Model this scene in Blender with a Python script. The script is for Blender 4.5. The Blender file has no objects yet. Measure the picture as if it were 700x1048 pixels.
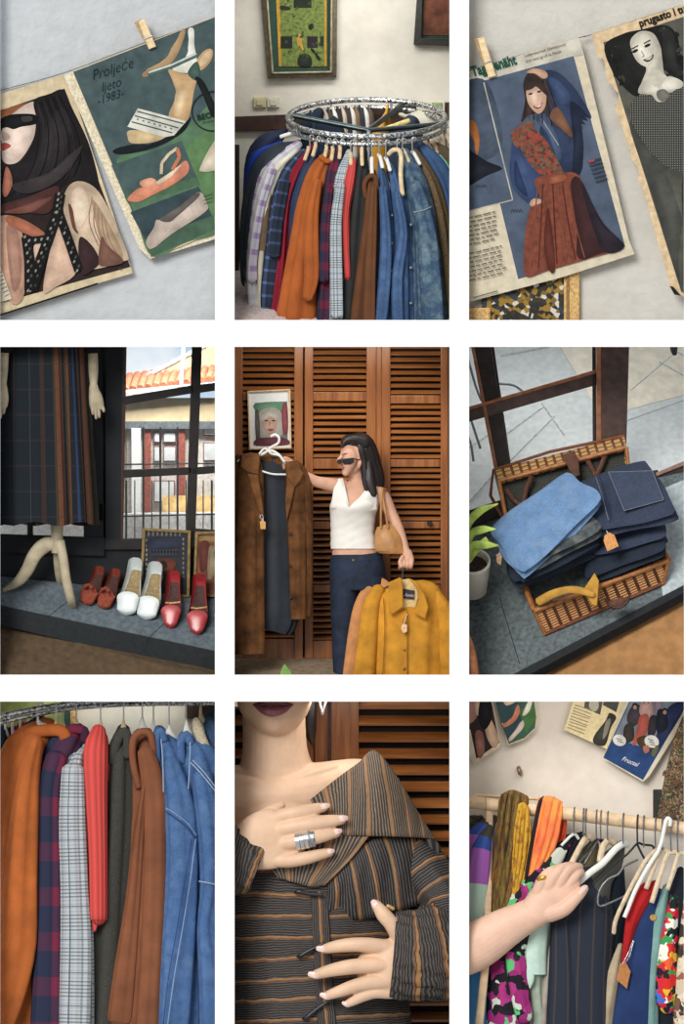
import bpy, bmesh, math, random
from mathutils import Vector, Matrix
C = bpy.context.scene.collection
S = 0.005; DIST = 40.0
PI = math.pi
class Crop: pass
K = Crop(); K.ox = 0; K.oy = 0; K.z = 1
def crop(ox, oy, z): K.ox, K.oy, K.z = ox, oy, z
def W(x, y, d=0.0):
    "a point of the current room: across, down, and depth behind the front wall"
    dep = d / K.z * S
    k = (DIST + dep) / DIST
    return Vector(((K.ox + x / K.z - 350) * S * k, dep, 2.62 + (524 - K.oy - y / K.z) * S * k))
def U(l): return l / K.z * S
# ---------------------------------------------------------------- colours
def lin(c):
    r = []
    for v in c[:3]:
        v = v / 255.0
        r.append(v / 12.92 if v <= .04045 else ((v + .055) / 1.055) ** 2.4)
    return (r[0], r[1], r[2], 1.0)
MATS = {}
class NT:
    def __init__(s, name):
        s.m = bpy.data.materials.new(name); s.m.use_nodes = True
        s.t = s.m.node_tree; s.n = s.t.nodes; s.l = s.t.links
        s.b = s.n['Principled BSDF']
    def put(s, sock, v):
        if hasattr(v, 'is_output'): s.l.new(v, sock)
        elif isinstance(v, (tuple, list)) and len(v) == 3 and sock.type == 'RGBA': sock.default_value = lin(v)
        else: sock.default_value = v
    def math(s, op, a, b=None, c=None):
        n = s.n.new('ShaderNodeMath'); n.operation = op
        s.put(n.inputs[0], a)
        if b is not None: s.put(n.inputs[1], b)
        if c is not None: s.put(n.inputs[2], c)
        return n.outputs[0]
    def mix(s, f, a, b, mode='MIX'):
        n = s.n.new('ShaderNodeMix'); n.data_type = 'RGBA'; n.blend_type = mode
        s.put(n.inputs[0], f); s.put(n.inputs[6], a); s.put(n.inputs[7], b)
        return n.outputs[2]
    def uv(s):
        n = s.n.new('ShaderNodeUVMap'); n.uv_map = 'UVMap'
        x = s.n.new('ShaderNodeSeparateXYZ'); s.l.new(n.outputs[0], x.inputs[0])
        return x.outputs[0], x.outputs[1], n.outputs[0]
    def obj(s):
        n = s.n.new('ShaderNodeTexCoord'); return n.outputs['Object']
    def noise(s, scale, detail=3, vec=None, rough=.55):
        n = s.n.new('ShaderNodeTexNoise'); n.inputs['Scale'].default_value = scale
        n.inputs['Detail'].default_value = detail; n.inputs['Roughness'].default_value = rough
        s.l.new(vec if vec is not None else s.obj(), n.inputs['Vector'])
        return n.outputs['Fac']
    def vor(s, scale, vec=None, out='Color', feat='F1'):
        n = s.n.new('ShaderNodeTexVoronoi'); n.inputs['Scale'].default_value = scale; n.feature = feat
        s.l.new(vec if vec is not None else s.obj(), n.inputs['Vector'])
        return n.outputs[out]
    def scalev(s, vec, v):
        n = s.n.new('ShaderNodeVectorMath'); n.operation = 'MULTIPLY'
        s.l.new(vec, n.inputs[0]); n.inputs[1].default_value = v
        return n.outputs[0]
    def band(s, x, period, a, b):
        f = s.math('FRACT', s.math('DIVIDE', x, period))
        return s.math('MULTIPLY', s.math('GREATER_THAN', f, a), s.math('LESS_THAN', f, b))
    def ramp(s, fac, stops, mode='CONSTANT'):
        n = s.n.new('ShaderNodeValToRGB'); e = n.color_ramp.elements; n.color_ramp.interpolation = mode
        while len(e) < len(stops): e.new(.5)
        for i, (p, c) in enumerate(stops):
            e[i].position = p; e[i].color = lin(c)
        s.put(n.inputs[0], fac)
        return n.outputs[0]
    def bump(s, h, st, dist=.004):
        n = s.n.new('ShaderNodeBump'); n.inputs['Strength'].default_value = st
        n.inputs['Distance'].default_value = dist; s.l.new(h, n.inputs['Height'])
        s.l.new(n.outputs[0], s.b.inputs['Normal'])
    def done(s, col=None, rough=.8, metal=0, spec=.3):
        if col is not None: s.put(s.b.inputs['Base Color'], col)
        s.b.inputs['Roughness'].default_value = rough; s.b.inputs['Metallic'].default_value = metal
        s.b.inputs['Specular IOR Level'].default_value = spec
        MATS[s.m.name] = s.m
        return s.m
def M(name, col=(128, 128, 128), rough=.8, var=.18, ns=60, bump=.25, bs=260, metal=0, spec=.3, dist=.004):
    if name in MATS: return MATS[name]
    t = NT(name)
    f = t.noise(ns, 4)
    lo = tuple(max(0, v * (1 - var)) for v in col); hi = tuple(min(255, v * (1 + var)) for v in col)
    c = t.ramp(f, [(.3, lo), (.7, hi)], 'LINEAR')
    if bump: t.bump(t.noise(bs, 3), bump, dist)
    return t.done(c, rough, metal, spec)
def rgb(col):
    "plain printed or painted colour with a faint grain"
    nm = 'print_%d_%d_%d' % tuple(col)
    if nm in MATS: return MATS[nm]
    lum = .3 * col[0] + .59 * col[1] + .11 * col[2]; col = tuple(.82 * v + .18 * lum for v in col)
    t = NT(nm); a = t.noise(11, 3); g = t.noise(520, 2)
    c = t.ramp(a, [(.3, tuple(v * .78 for v in col)), (.7, tuple(min(255, v * 1.0 + 2) for v in col))], 'LINEAR')
    c = t.mix(t.ramp(g, [(.4, (0, 0, 0)), (.62, (110, 110, 110))], 'LINEAR'), c, tuple(v * .72 for v in col))
    return t.done(c, .8, 0, .08)
# ---------------------------------------------------------------- objects
WL = {}
def tag(o, label, cat, group=None, kind=None):
    o['label'] = label; o['category'] = cat
    if group: o['group'] = group
    if kind: o['kind'] = kind
    return o
def thing(name, label, cat, base, group=None):
    o = bpy.data.objects.new(name, None); C.objects.link(o)
    o.empty_display_size = .05
    p = W(*base); o.location = p; WL[o] = p
    return tag(o, label, cat, group)
class MB:
    "collects shapes of one mesh, in world coordinates"
    def __init__(s): s.v = []; s.f = []; s.uv = []; s.mi = []; s.sm = []; s.m = []
    def mat(s, m):
        if m not in s.m: s.m.append(m)
        return s.m.index(m)
    def add(s, vs, fs, m, uvs=None, smooth=True):
        o = len(s.v); i = s.mat(m)
        s.v += [Vector(v) for v in vs]
        for k, f in enumerate(fs):
            s.f.append([o + a for a in f]); s.mi.append(i); s.sm.append(smooth)
            if uvs: s.uv.append(uvs[k])
            else: s.uv.append([(vs[a][0] / S, vs[a][2] / S) for a in f])
        return s
    def build(s, name, parent=None, origin=None, label=None):
        me = bpy.data.meshes.new(name)
        if origin is None:
            lo = Vector((min(v[i] for v in s.v) for i in range(3))); hi = Vector((max(v[i] for v in s.v) for i in range(3)))
            origin = Vector(((lo.x + hi.x) / 2, (lo.y + hi.y) / 2, lo.z))
        me.from_pydata([v - origin for v in s.v], [], s.f)
        for m in s.m: me.materials.append(m)
        ul = me.uv_layers.new(name='UVMap')
        li = 0
        for p, uvs, mi, sm in zip(me.polygons, s.uv, s.mi, s.sm):
            p.material_index = mi; p.use_smooth = sm
            for k in range(p.loop_total): ul.data[p.loop_start + k].uv = uvs[k]
        bm = bmesh.new(); bm.from_mesh(me); bmesh.ops.recalc_face_normals(bm, faces=bm.faces); bm.to_mesh(me); bm.free()
        o = bpy.data.objects.new(name, me); C.objects.link(o)
        put(o, origin, parent)
        if label: o['label'] = label
        return o
def put(o, origin, parent):
    WL[o] = origin
    if parent is not None:
        o.parent = parent; o.location = origin - WL[parent]
    else: o.location = origin
def crs(pts, m, closed=False):
    "Catmull-Rom resampling of tuples"
    n = len(pts); out = []
    if n < 3 and not closed: 
        a, b = pts[0], pts[-1]
        return [tuple(p + (q - p) * i / m for p, q in zip(a, b)) for i in range(m + 1)]
    rng = range(n) if closed else range(n - 1)
    for i in rng:
        if closed: p0, p1, p2, p3 = (pts[(i + k - 1) % n] for k in range(4))
        else:
            p1, p2 = pts[i], pts[i + 1]
            p0 = pts[i - 1] if i else tuple(2 * a - b for a, b in zip(p1, p2))
            p3 = pts[i + 2] if i + 2 < n else tuple(2 * b - a for a, b in zip(p1, p2))
        for k in range(m):
            t = k / m
            out.append(tuple(.5 * (2 * b + (c - a) * t + (2 * a - 5 * b + 4 * c - d) * t * t + (3 * b - a - 3 * c + d) * t ** 3) for a, b, c, d in zip(p0, p1, p2, p3)))
    if not closed: out.append(tuple(pts[-1]))
    return out
def loft(mb, secs, mat, n=20, m=4, fold=None, caps=True, flat=False, power=1.0, dome=False, axis=None, half=None):
    """skin of cross-sections (x, y, d, half-width, half-depth); fold=(amp, count, phase, twist) waves the cloth"""
    secs = [tuple(s) if len(s) == 5 else tuple(s) + (s[3],) for s in secs]
    if dome:
        for end in (0, -1):
            a = secs[end]; b = secs[1 if end == 0 else -2]
            dx = Vector(a[:3]) - Vector(b[:3]); L = dx.length or 1; dx /= L
            r = max(a[3], a[4])
            add = []
            for t in (35, 62, 85):
                c, s_ = math.cos(math.radians(t)), math.sin(math.radians(t))
                add.append(tuple(Vector(a[:3]) + dx * r * s_) + (a[3] * c, a[4] * c))
            secs = (add[::-1] + secs) if end == 0 else (secs + add)
        m = max(1, min(m, 3))
    R = crs(secs, m) if m > 1 else secs
    pts = [Vector(r[:3]) for r in R]
    rings = []; lens = [0]
    ravg = sum(max(r[3], r[4]) for r in R) / len(R)
    b_prev = None
    for i, r in enumerate(R):
        t = (pts[min(i + 1, len(R) - 1)] - pts[max(i - 1, 0)])
        if t.length < 1e-6: t = Vector((0, 1, 0))
        t.normalize()
        if flat: t = Vector((0, 1, 0))
        if axis is not None: a = Vector(axis); a = (a - t * a.dot(t)).normalized(); b = t.cross(a)
        else:
            b = Vector((0, 0, 1)); b = b - t * b.dot(t)
            if b.length < .25:
                b = b_prev if b_prev else Vector((0, 1, 0))
                b = b - t * b.dot(t)
            b.normalize(); b_prev = b
            a = t.cross(b)
        ring = []
        for k in range(n):
            ph = 2 * PI * k / n
            if half: ph = half[0] + (half[1] - half[0]) * k / (n - 1)
            ca, sa = math.cos(ph), math.sin(ph)
            if power != 1.0:
                ca = math.copysign(abs(ca) ** power, ca); sa = math.copysign(abs(sa) ** power, sa)
            q = 1.0
            if fold:
                g = fold[0] * (min(1, (i / (len(R) - 1)) * 2.2) if len(fold) < 5 else fold[4] + (1 - fold[4]) * i / (len(R) - 1))
                q += g * math.cos(fold[1] * ph + fold[2] + fold[3] * i / len(R)) + .5 * g * math.cos((fold[1] * 1.7 // 1 + 2) * ph + 2 * fold[2] - fold[3] * 1.7 * i / len(R))
            ring.append(pts[i] + a * (r[3] * ca * q) + b * (r[4] * sa * q))
        rings.append(ring)
        if i: lens.append(lens[-1] + (pts[i] - pts[i - 1]).length)
    vs = [W(*p) for ring in rings for p in ring]
    fs = []; uvs = []
    u = U(1) / S
    nk = n if not half else n - 1
    for i in range(len(R) - 1):
        for k in range(nk):
            k2 = (k + 1) % n
            fs.append([i * n + k, i * n + k2, (i + 1) * n + k2, (i + 1) * n + k])
            span = 2 * PI if not half else half[1] - half[0]
            u0 = span * k / nk * ravg * u; u1 = span * (k + 1) / nk * ravg * u
            uvs.append([(u0, lens[i] * u), (u1, lens[i] * u), (u1, lens[i + 1] * u), (u0, lens[i + 1] * u)])
    mb.add(vs, fs, mat, uvs)
    if caps and not half:
        for i in (0, len(R) - 1):
            o = i * n
            vv = vs[o:o + n]
            mb.add(vv, [list(range(n))], mat, None, False)
    return mb
def tube(mb, pts, r, mat, n=10, m=4, dome=False):
    return loft(mb, [(p[0], p[1], p[2], r, r) for p in pts], mat, n, m, dome=dome)
def L(name, secs, mat, parent=None, **kw): return loft(MB(), secs, mat, **kw).build(name, parent)
def T(name, pts, r, mat, parent=None, **kw): return tube(MB(), pts, r, mat, **kw).build(name, parent)
def flatd(d):
    if callable(d): return d
    return lambda x, y: d
def slab(mb, pts, d, th, mat, smooth=0, bev=0):
    "an outline with thickness: front at depth d (a number or a function of x,y), th goes backwards"
    d = flatd(d)
    if smooth: pts = crs(pts, smooth, True)
    n = len(pts)
    if bev:
        cx = sum(p[0] for p in pts) / n; cy = sum(p[1] for p in pts) / n
        fr = []
        for i in range(n):
            p = Vector(pts[i]); a = (Vector(pts[i - 1]) - p); b = (Vector(pts[(i + 1) % n]) - p)
            a.normalize(); b.normalize(); mid = a + b
            if mid.length < .05:
                mid = Vector((a.y, -a.x))
                if mid.dot(Vector((cx, cy)) - p) < 0: mid = -mid
                mid = mid.normalized(); s_ = 1
            else:
                s_ = 1 / max(.35, math.sqrt(max(1e-4, (1 - a.dot(b)) / 2))); mid.normalize()
                # point inward
                e = Vector(pts[(i + 1) % n]) - Vector(pts[i - 1])
                nn = Vector((-e.y, e.x)); 
                if nn.dot(Vector((0, 0))) == 0:
                    area = sum(pts[k][0] * pts[(k + 1) % n][1] - pts[(k + 1) % n][0] * pts[k][1] for k in range(n))
                    if area < 0: nn = -nn
                if mid.dot(nn) < 0: mid = -mid
            fr.append(tuple(p + mid * bev * s_))
        vs = [W(x, y, d(x, y)) for x, y in fr] + [W(x, y, d(x, y) + bev) for x, y in pts] + [W(x, y, d(x, y) + th) for x, y in pts]
        fs = [list(range(n)), [2 * n + i for i in range(n)]]
        for q in (0, 1): fs += [[q * n + i, q * n + (i + 1) % n, (q + 1) * n + (i + 1) % n, (q + 1) * n + i] for i in range(n)]
    else:
        vs = [W(x, y, d(x, y)) for x, y in pts] + [W(x, y, d(x, y) + th) for x, y in pts]
        fs = [list(range(n)), [n + i for i in range(n)]] + [[i, (i + 1) % n, n + (i + 1) % n, n + i] for i in range(n)]
    mb.add(vs, fs, mat, None, False)
    return mb
def SL(name, pts, d, th, mat, parent=None, **kw): return slab(MB(), pts, d, th, mat, **kw).build(name, parent)
def rect(x0, y0, x1, y1): return [(x0, y0), (x1, y0), (x1, y1), (x0, y1)]
def seg(x0, y0, x1, y1, w0, w1=None):
    "quad along a segment, w0/w1 half-widths"
    w1 = w0 if w1 is None else w1
    d = Vector((x1 - x0, y1 - y0)).normalized(); n = Vector((-d.y, d.x))
    return [(x0 + n.x * w0, y0 + n.y * w0), (x1 + n.x * w1, y1 + n.y * w1), (x1 - n.x * w1, y1 - n.y * w1), (x0 - n.x * w0, y0 - n.y * w0)]
def hexa(mb, corners, mat, bev=0):
    "box from 8 local corners: 4 front (clockwise) then 4 back"
    bm = bmesh.new()
    vs = [bm.verts.new(W(*c)) for c in corners]
    for f in ((0, 1, 2, 3), (7, 6, 5, 4), (0, 4, 5, 1), (1, 5, 6, 2), (2, 6, 7, 3), (3, 7, 4, 0)): bm.faces.new([vs[i] for i in f])
    if bev: bmesh.ops.bevel(bm, geom=list(bm.edges), offset=U(bev), segments=2, profile=.6, affect='EDGES')
    bm.verts.index_update()
    mb.add([v.co.copy() for v in bm.verts], [[v.index for v in f.verts] for f in bm.faces], mat, None, False)
    bm.free(); return mb
def box(mb, x0, y0, d0, x1, y1, d1, mat, bev=0):
    return hexa(mb, [(x0, y0, d0), (x1, y0, d0), (x1, y1, d0), (x0, y1, d0), (x0, y0, d1), (x1, y0, d1), (x1, y1, d1), (x0, y1, d1)], mat, bev)
def BX(name, x0, y0, d0, x1, y1, d1, mat, parent=None, bev=0): return box(MB(), x0, y0, d0, x1, y1, d1, mat, bev).build(name, parent)
def lathe(mb, c, prof, mat, n=28, tilt=0):
    "profile of (radius, height up) turned about the vertical at local point c; tilt leans the axis towards the viewer"
    vs = []; fs = []
    ct, st = math.cos(tilt), math.sin(tilt)
    for r, h in prof:
        for k in range(n):
            a = 2 * PI * k / n
            x, dd, up = r * math.cos(a), r * math.sin(a), h
            vs.append(W(c[0] + x, c[1] - (up * ct + dd * st), c[2] + dd * ct - up * st))
    for i in range(len(prof) - 1):
        for k in range(n): fs.append([i * n + k, i * n + (k + 1) % n, (i + 1) * n + (k + 1) % n, (i + 1) * n + k])
    mb.add(vs, fs, mat); return mb
class Print:
    "flat printed shapes laid on a page, all in one mesh"
    def __init__(s, d, step=0): s.mb = MB(); s.d = flatd(d); s.i = 0; s.step = .03
    def p(s, col, pts, smooth=0):
        if smooth: pts = crs(pts, smooth, True)
        s.i += 1; o = s.step * s.i
        m = col if not isinstance(col, tuple) else rgb(col)
        vs = [W(x, y, s.d(x, y) - o) for x, y in pts]
        s.mb.add(vs, [list(range(len(vs)))], m, None, False); return s
    def s(s, col, pts):
        "soft printed shape: the tone of the printed photograph rises towards its middle"
        s.p(col, pts, 5)
        A = sum(pts[k - 1][0] * pts[k][1] - pts[k][0] * pts[k - 1][1] for k in range(len(pts))) / 2
        if isinstance(col, tuple) and abs(A) > 700:
            cx = sum((pts[k - 1][0] + pts[k][0]) * (pts[k - 1][0] * pts[k][1] - pts[k][0] * pts[k - 1][1]) for k in range(len(pts))) / (6 * A)
            cy = sum((pts[k - 1][1] + pts[k][1]) * (pts[k - 1][0] * pts[k][1] - pts[k][0] * pts[k - 1][1]) for k in range(len(pts))) / (6 * A)
            for q in (1, 2, 3, 4):
                f = 1 - .17 * q
                s.p(tuple(min(250, int(v * (1 + .035 * q) + 1.2 * q)) for v in col), [(cx + (x - cx) * f + math.sin(k * 2.1 + q) * 2, cy + (y - cy) * f + math.cos(k * 1.7 + q) * 2) for k, (x, y) in enumerate(pts)], 5)
        return s
    def e(s, col, x, y, rx, ry=None, rot=0, n=20):
        ry = ry or rx; c, q = math.cos(rot), math.sin(rot)
        return s.p(col, [(x + rx * math.cos(a) * c - ry * math.sin(a) * q, y + rx * math.cos(a) * q + ry * math.sin(a) * c) for a in (2 * PI * k / n for k in range(n))])
    def ln(s, col, pts, w):
        for a, b in zip(pts[:-1], pts[1:]): s.p(col, seg(a[0], a[1], b[0], b[1], w))
        return s
    def build(s, name, parent): return s.mb.build(name, parent)
def text(body, x, y, size, d, mat, parent, name='lettering', ang=0, shear=0, bold=0, cond=1.0, th=.4, align='LEFT'):
    "lettering: baseline starts at x,y; ang in degrees, rising to the right"
    cu = bpy.data.curves.new(name, 'FONT'); cu.body = body; cu.size = 1; cu.shear = shear; cu.align_x = align
    cu.offset = bold; cu.resolution_u = 3
    ob = bpy.data.objects.new('tmp', cu); C.objects.link(ob)
    dg = bpy.context.evaluated_depsgraph_get()
    me = bpy.data.meshes.new_from_object(ob.evaluated_get(dg))
    bpy.data.objects.remove(ob); bpy.data.curves.remove(cu)
    c, s_ = math.cos(math.radians(ang)), math.sin(math.radians(ang))
    d = flatd(d); vs = []
    for v in me.vertices:
        a, b = v.co.x * size * cond, v.co.y * size
        X = x + a * c - b * s_; Y = y - a * s_ - b * c
        vs.append(W(X, Y, d(X, Y) - th))
    mb = MB(); mb.add(vs, [list(p.vertices) for p in me.polygons], mat, None, False)
    bpy.data.meshes.remove(me)
    return mb.build(name, parent)
def remesh(mb, name, mat, parent=None, voxel=.004, smooth=6, label=None):
    "fuse overlapping closed shapes into one continuous skin"
    o = mb.build(name)
    r = o.modifiers.new('r', 'REMESH'); r.mode = 'VOXEL'; r.voxel_size = voxel; r.use_smooth_shade = True
    if smooth:
        q = o.modifiers.new('s', 'SMOOTH'); q.factor = .5; q.iterations = smooth
    dg = bpy.context.evaluated_depsgraph_get()
    me = bpy.data.meshes.new_from_object(o.evaluated_get(dg))
    old = o.data; o.modifiers.clear(); o.data = me; bpy.data.meshes.remove(old)
    me.name = name
    me.materials.clear(); me.materials.append(mat)
    for p in me.polygons: p.use_smooth = True; p.material_index = 0
    if parent is not None: put(o, WL[o], parent)
    if label: o['label'] = label
    return o
def structure(o): o['kind'] = 'structure'; return o
def area(x, y, d, sx, sy, power, target, col=(1, 1, 1)):
    l = bpy.data.lights.new('fill_light', 'AREA'); l.shape = 'RECTANGLE'; l.size = U(sx); l.size_y = U(sy)
    l.energy = power; l.color = col
    o = bpy.data.objects.new('fill_light', l); C.objects.link(o)
    o.location = W(x, y, d); o.rotation_euler = (W(*target) - o.location).to_track_quat('-Z', 'Y').to_euler()
    return o
random.seed(7)
# ---------------------------------------------------------------- fabrics and clothes helpers
def wool(col, v=.1): return M('wool_%d_%d_%d' % col, col, .92, v, 7, .35, 420, spec=.15)
def cloth(col, v=.1): return M('cloth_%d_%d_%d' % col, col, .85, v, 10, .3, 160, spec=.2)
def denim(name, col, fade=None, sc=1.0):
    if name in MATS: return MATS[name]
    t = NT(name); u, v, vec = t.uv()
    n1 = t.noise(9, 5, None, .7); n2 = t.noise(300, 3)
    c = t.ramp(n1, [(.3, tuple(x * .8 for x in col)), (.72, tuple(min(255, x * 1.1) for x in col))], 'LINEAR')
    tw = t.math('FRACT', t.math('DIVIDE', t.math('ADD', u, v), 1.1 * sc))
    c = t.mix(t.math('MULTIPLY', t.math('GREATER_THAN', tw, .6), .22), c, tuple(min(255, x * 1.5 + 12) for x in col))
    c = t.mix(t.math('MULTIPLY', t.math('GREATER_THAN', n2, .54), .38), c, tuple(min(255, x * 1.25 + 24) for x in col))
    if fade:
        f = t.noise(13, 5, None, .65)
        c = t.mix(t.ramp(f, [(.44, (0, 0, 0)), (.66, (180, 180, 180))], 'LINEAR'), c, fade)
    t.bump(t.noise(60, 4), .3, .006)
    return t.done(c, .85, spec=.2)
def plaid(name, base, s1, s2, p, w=.4, off=0.0, thin=None):
    "squared cloth: base colour, broad bands s1 across and s2 down, period p"
    if name in MATS: return MATS[name]
    t = NT(name); u, v, vec = t.uv()
    u = t.math('ADD', u, 1000 + off); v = t.math('ADD', v, 1000 + off)
    bv, bu = t.band(v, p, 0, w), t.band(u, p, 0, w)
    c = t.mix(t.math('ADD', t.math('MULTIPLY', t.math('ADD', bv, bu), .26), t.math('MULTIPLY', t.math('MULTIPLY', bv, bu), .38)), base, s1)
    if thin:
        c = t.mix(t.math('MULTIPLY', t.band(v, p, w + .2, w + .28), .7), c, thin)
        c = t.mix(t.math('MULTIPLY', t.band(u, p, w + .2, w + .28), .7), c, thin)
    t.bump(t.noise(160, 3), .3)
    return t.done(c, .9, spec=.15)
def glen(name, base, dark, p):
    if name in MATS: return MATS[name]
    t = NT(name); u, v, vec = t.uv()
    u = t.math('ADD', u, 1000); v = t.math('ADD', v, 1000)
    f = p / 9
    hu = t.band(u, f, 0, .4); hv = t.band(v, f, 0, .4)
    bu = t.band(u, p, 0, .5); bv = t.band(v, p, 0, .5)
    m = t.math('ADD', t.math('MULTIPLY', hv, t.math('MULTIPLY_ADD', bv, .5, .25)), t.math('MULTIPLY', hu, t.math('MULTIPLY_ADD', bu, .4, .12)))
    c = t.mix(m, base, dark)
    c = t.mix(t.math('MULTIPLY', t.band(v, p, .74, .77), .8), c, (60, 84, 104))
    c = t.mix(t.math('MULTIPLY', t.band(u, p, .74, .77), .8), c, (60, 84, 104))
    t.bump(t.noise(200, 3), .2)
    return t.done(c, .9, spec=.15)
def rib(name, col, p):
    if name in MATS: return MATS[name]
    t = NT(name); u, v, vec = t.uv()
    w = t.math('SINE', t.math('MULTIPLY', u, 2 * PI / p))
    c = t.mix(t.math('MULTIPLY_ADD', w, .2, .2), col, tuple(x * .72 for x in col))
    t.bump(w, .5, .004)
    return t.done(c, .9, spec=.1)
def patches(name, cols, sc, rnd=1.0, stretch=(1, 1, 1)):
    "printed cloth of irregular flat patches"
    if name in MATS: return MATS[name]
    t = NT(name); v = t.scalev(t.obj(), stretch)
    d = t.n.new('ShaderNodeTexNoise'); d.inputs['Scale'].default_value = sc * .6; t.l.new(v, d.inputs['Vector'])
    mx = t.n.new('ShaderNodeMix'); mx.data_type = 'VECTOR'; mx.inputs[0].default_value = .12; t.l.new(v, mx.inputs[4]); t.l.new(d.outputs['Color'], mx.inputs[5])
    n = t.n.new('ShaderNodeTexVoronoi'); n.inputs['Scale'].default_value = sc; n.inputs['Randomness'].default_value = rnd; t.l.new(mx.outputs[1], n.inputs['Vector'])
    s = t.n.new('ShaderNodeSeparateColor'); t.l.new(n.outputs['Color'], s.inputs[0])
    c = t.ramp(s.outputs[0], [(i / len(cols), x) for i, x in enumerate(cols)])
    t.bump(t.noise(60, 3), .25)
    return t.done(c, .85, spec=.2)
CHROME = M('chrome', (205, 208, 210), .22, .05, 20, .05, metal=1, spec=.5)
WIRE = M('hanger_wire', (196, 198, 198), .3, .05, 20, 0, metal=.9, spec=.5)
HWOOD = M('hanger_wood', (222, 200, 160), .5, .1, 30, .1)
HWHITE = M('hanger_white', (236, 236, 230), .4, .03, 30, 0)
def hook(mb, x, y0, y1, d, w, r, mat, left=False):
    "wire hook: stem up from (x,y1), curling over the rail at y0"
    s = -1 if left else 1
    tube(mb, [(x, y1, d), (x, y0 + w, d), (x + s * w * .25, y0 + w * .3, d), (x + s * w, y0, d), (x + s * w * 1.8, y0 + w * .4, d), (x + s * w * 2, y0 + w * 1.1, d)], r, mat, 8, 3)
def hanger(label, x, y0, y1, d, arms, w=9, r=2.2, am=HWOOD, group=None, left=False, ar=6, cat='hanger'):
    "hook over the rail at y0 down to y1; arms is a list of (x,y,d) from one shoulder end to the other"
    t = thing('clothes_hanger', label, cat, (x, y1, d), group)
    mb = MB(); hook(mb, x, y0, y1, d, w, r, WIRE, left); mb.build('hook', t)
    mb = MB(); loft(mb, [p + (ar * 1.25, ar) for p in arms], am, 12, 3, dome=True); mb.build('shoulder_bar', t)
    return t
def garment(name, label, cat, parts, group=None, base=None):
    "parts: (part name, sections, material, options)"
    s0 = parts[0][1][-1]
    t = thing(name, label, cat, base or (s0[0], s0[1], s0[2]), group)
    for p in parts:
        kw = dict(n=28, m=4, fold=(.12, 5, 1.0, .8))
        if len(p) > 3: kw.update(p[3])
        mb = MB(); loft(mb, p[1], p[2], **kw); mb.build(p[0], t)
    return t
def seam(t, pts, r, col, name='seam'):
    return T(name, pts, r, cloth(col), t, n=6, m=4)
def disc(name, x, y, d, r, mat, parent, th=3, n=16):
    return SL(name, [(x + r * math.cos(2 * PI * k / n), y + r * math.sin(2 * PI * k / n)) for k in range(n)], d, th, mat, parent, bev=min(r * .3, th * .4))
def patch(name, rows, mat, parent, m=14, n=30, sol=5, wr=3, axis_u=True):
    R = [crs([tuple(p) for p in r], 8) for r in rows]
    def at_(r, f):
        k = f * (len(r) - 1); i = min(int(k), len(r) - 2); return Vector(r[i]).lerp(Vector(r[i + 1]), k - i)
    vs = []; uvs = []; fs = []
    cols_ = []
    for i in range(n + 1):
        f = i / n; cols_.append(crs([tuple(at_(r, f)) for r in R], max(2, m // (len(R) - 1))))
    mm = len(cols_[0]) - 1
    for i in range(n + 1):
        for j in range(mm + 1):
            p = Vector(cols_[i][j]); p.z += wr * math.sin(i * .9 + j * .35) * math.sin(PI * j / mm)
            vs.append(W(*p))
    L1 = sum((Vector(a) - Vector(b)).length for a, b in zip(R[-1][:-1], R[-1][1:])) * U(1) / S; L2 = (Vector(R[0][len(R[0]) // 2]) - Vector(R[-1][len(R[-1]) // 2])).length * U(1) / S
    for i in range(n):
        for j in range(mm):
            fs.append([i * (mm + 1) + j, (i + 1) * (mm + 1) + j, (i + 1) * (mm + 1) + j + 1, i * (mm + 1) + j + 1])
            uvs.append([(L2 * (j + b) / mm, L1 * (i + a) / n) for a, b in ((0, 0), (1, 0), (1, 1), (0, 1))])
    mb = MB(); mb.add(vs, fs, mat, uvs); o = mb.build(name, parent)
    s_ = o.modifiers.new('thickness', 'SOLIDIFY'); s_.thickness = U(sol); s_.offset = 0
    return o
# ================================================================ room 1: fashion pages pegged on a plaster wall
crop(0, 0, 3.177)
def plaster(name, col, st=.35, sc=26):
    return M(name, col, .9, .03, 9, st, sc, dist=.02)
def back_wall(mat, d, th=12, y1=1066, y0=-20, x0=-24, x1=724):
    return structure(BX('wall_back', x0, y0, d, x1, y1, d + th, mat))
back_wall(plaster('cool_plaster', (192, 196, 199)), 62)
SKIN_P = (205, 176, 160)
def slope(d0, kx=0, ky=0): return lambda x, y: d0 + kx * x + ky * y
def peg(label, x0, y0, x1, y1, d, w=13, seam=True, group=None):
    "wooden clothes peg: two arms, a groove and a wire spring"
    t = thing('clothes_peg', label, 'clothespin', ((x0 + x1) / 2, y1, d), group)
    wd = M('peg_wood', (226, 202, 160), .6, .1, 40, .1)
    wd2 = M('peg_wood_dark', (176, 150, 112), .6, .1, 40, .1)
    dx, dy = (x1 - x0), (y1 - y0)
    def arm(off, dd, m):
        q = seg(x0 + off[0], y0 + off[1], x1, y1, w * .85, w)
        return SL('peg_arm', q, d + dd, 9, m, t, bev=2)
    arm((0, 0), 0, wd); arm((-14 if x1 > x0 else -8, 2), 14, wd2)
    mx, my = x0 + dx * .62, y0 + dy * .62
    n = Vector((-dy, dx)).normalized() * w * 1.05
    T('peg_spring', [(mx - n.x, my - n.y, d - 2), (mx + n.x, my + n.y, d - 2)], 2.4, M('steel_wire', (170, 172, 170), .3, .05, metal=1, bump=0), t, m=1)
    return t
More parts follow.
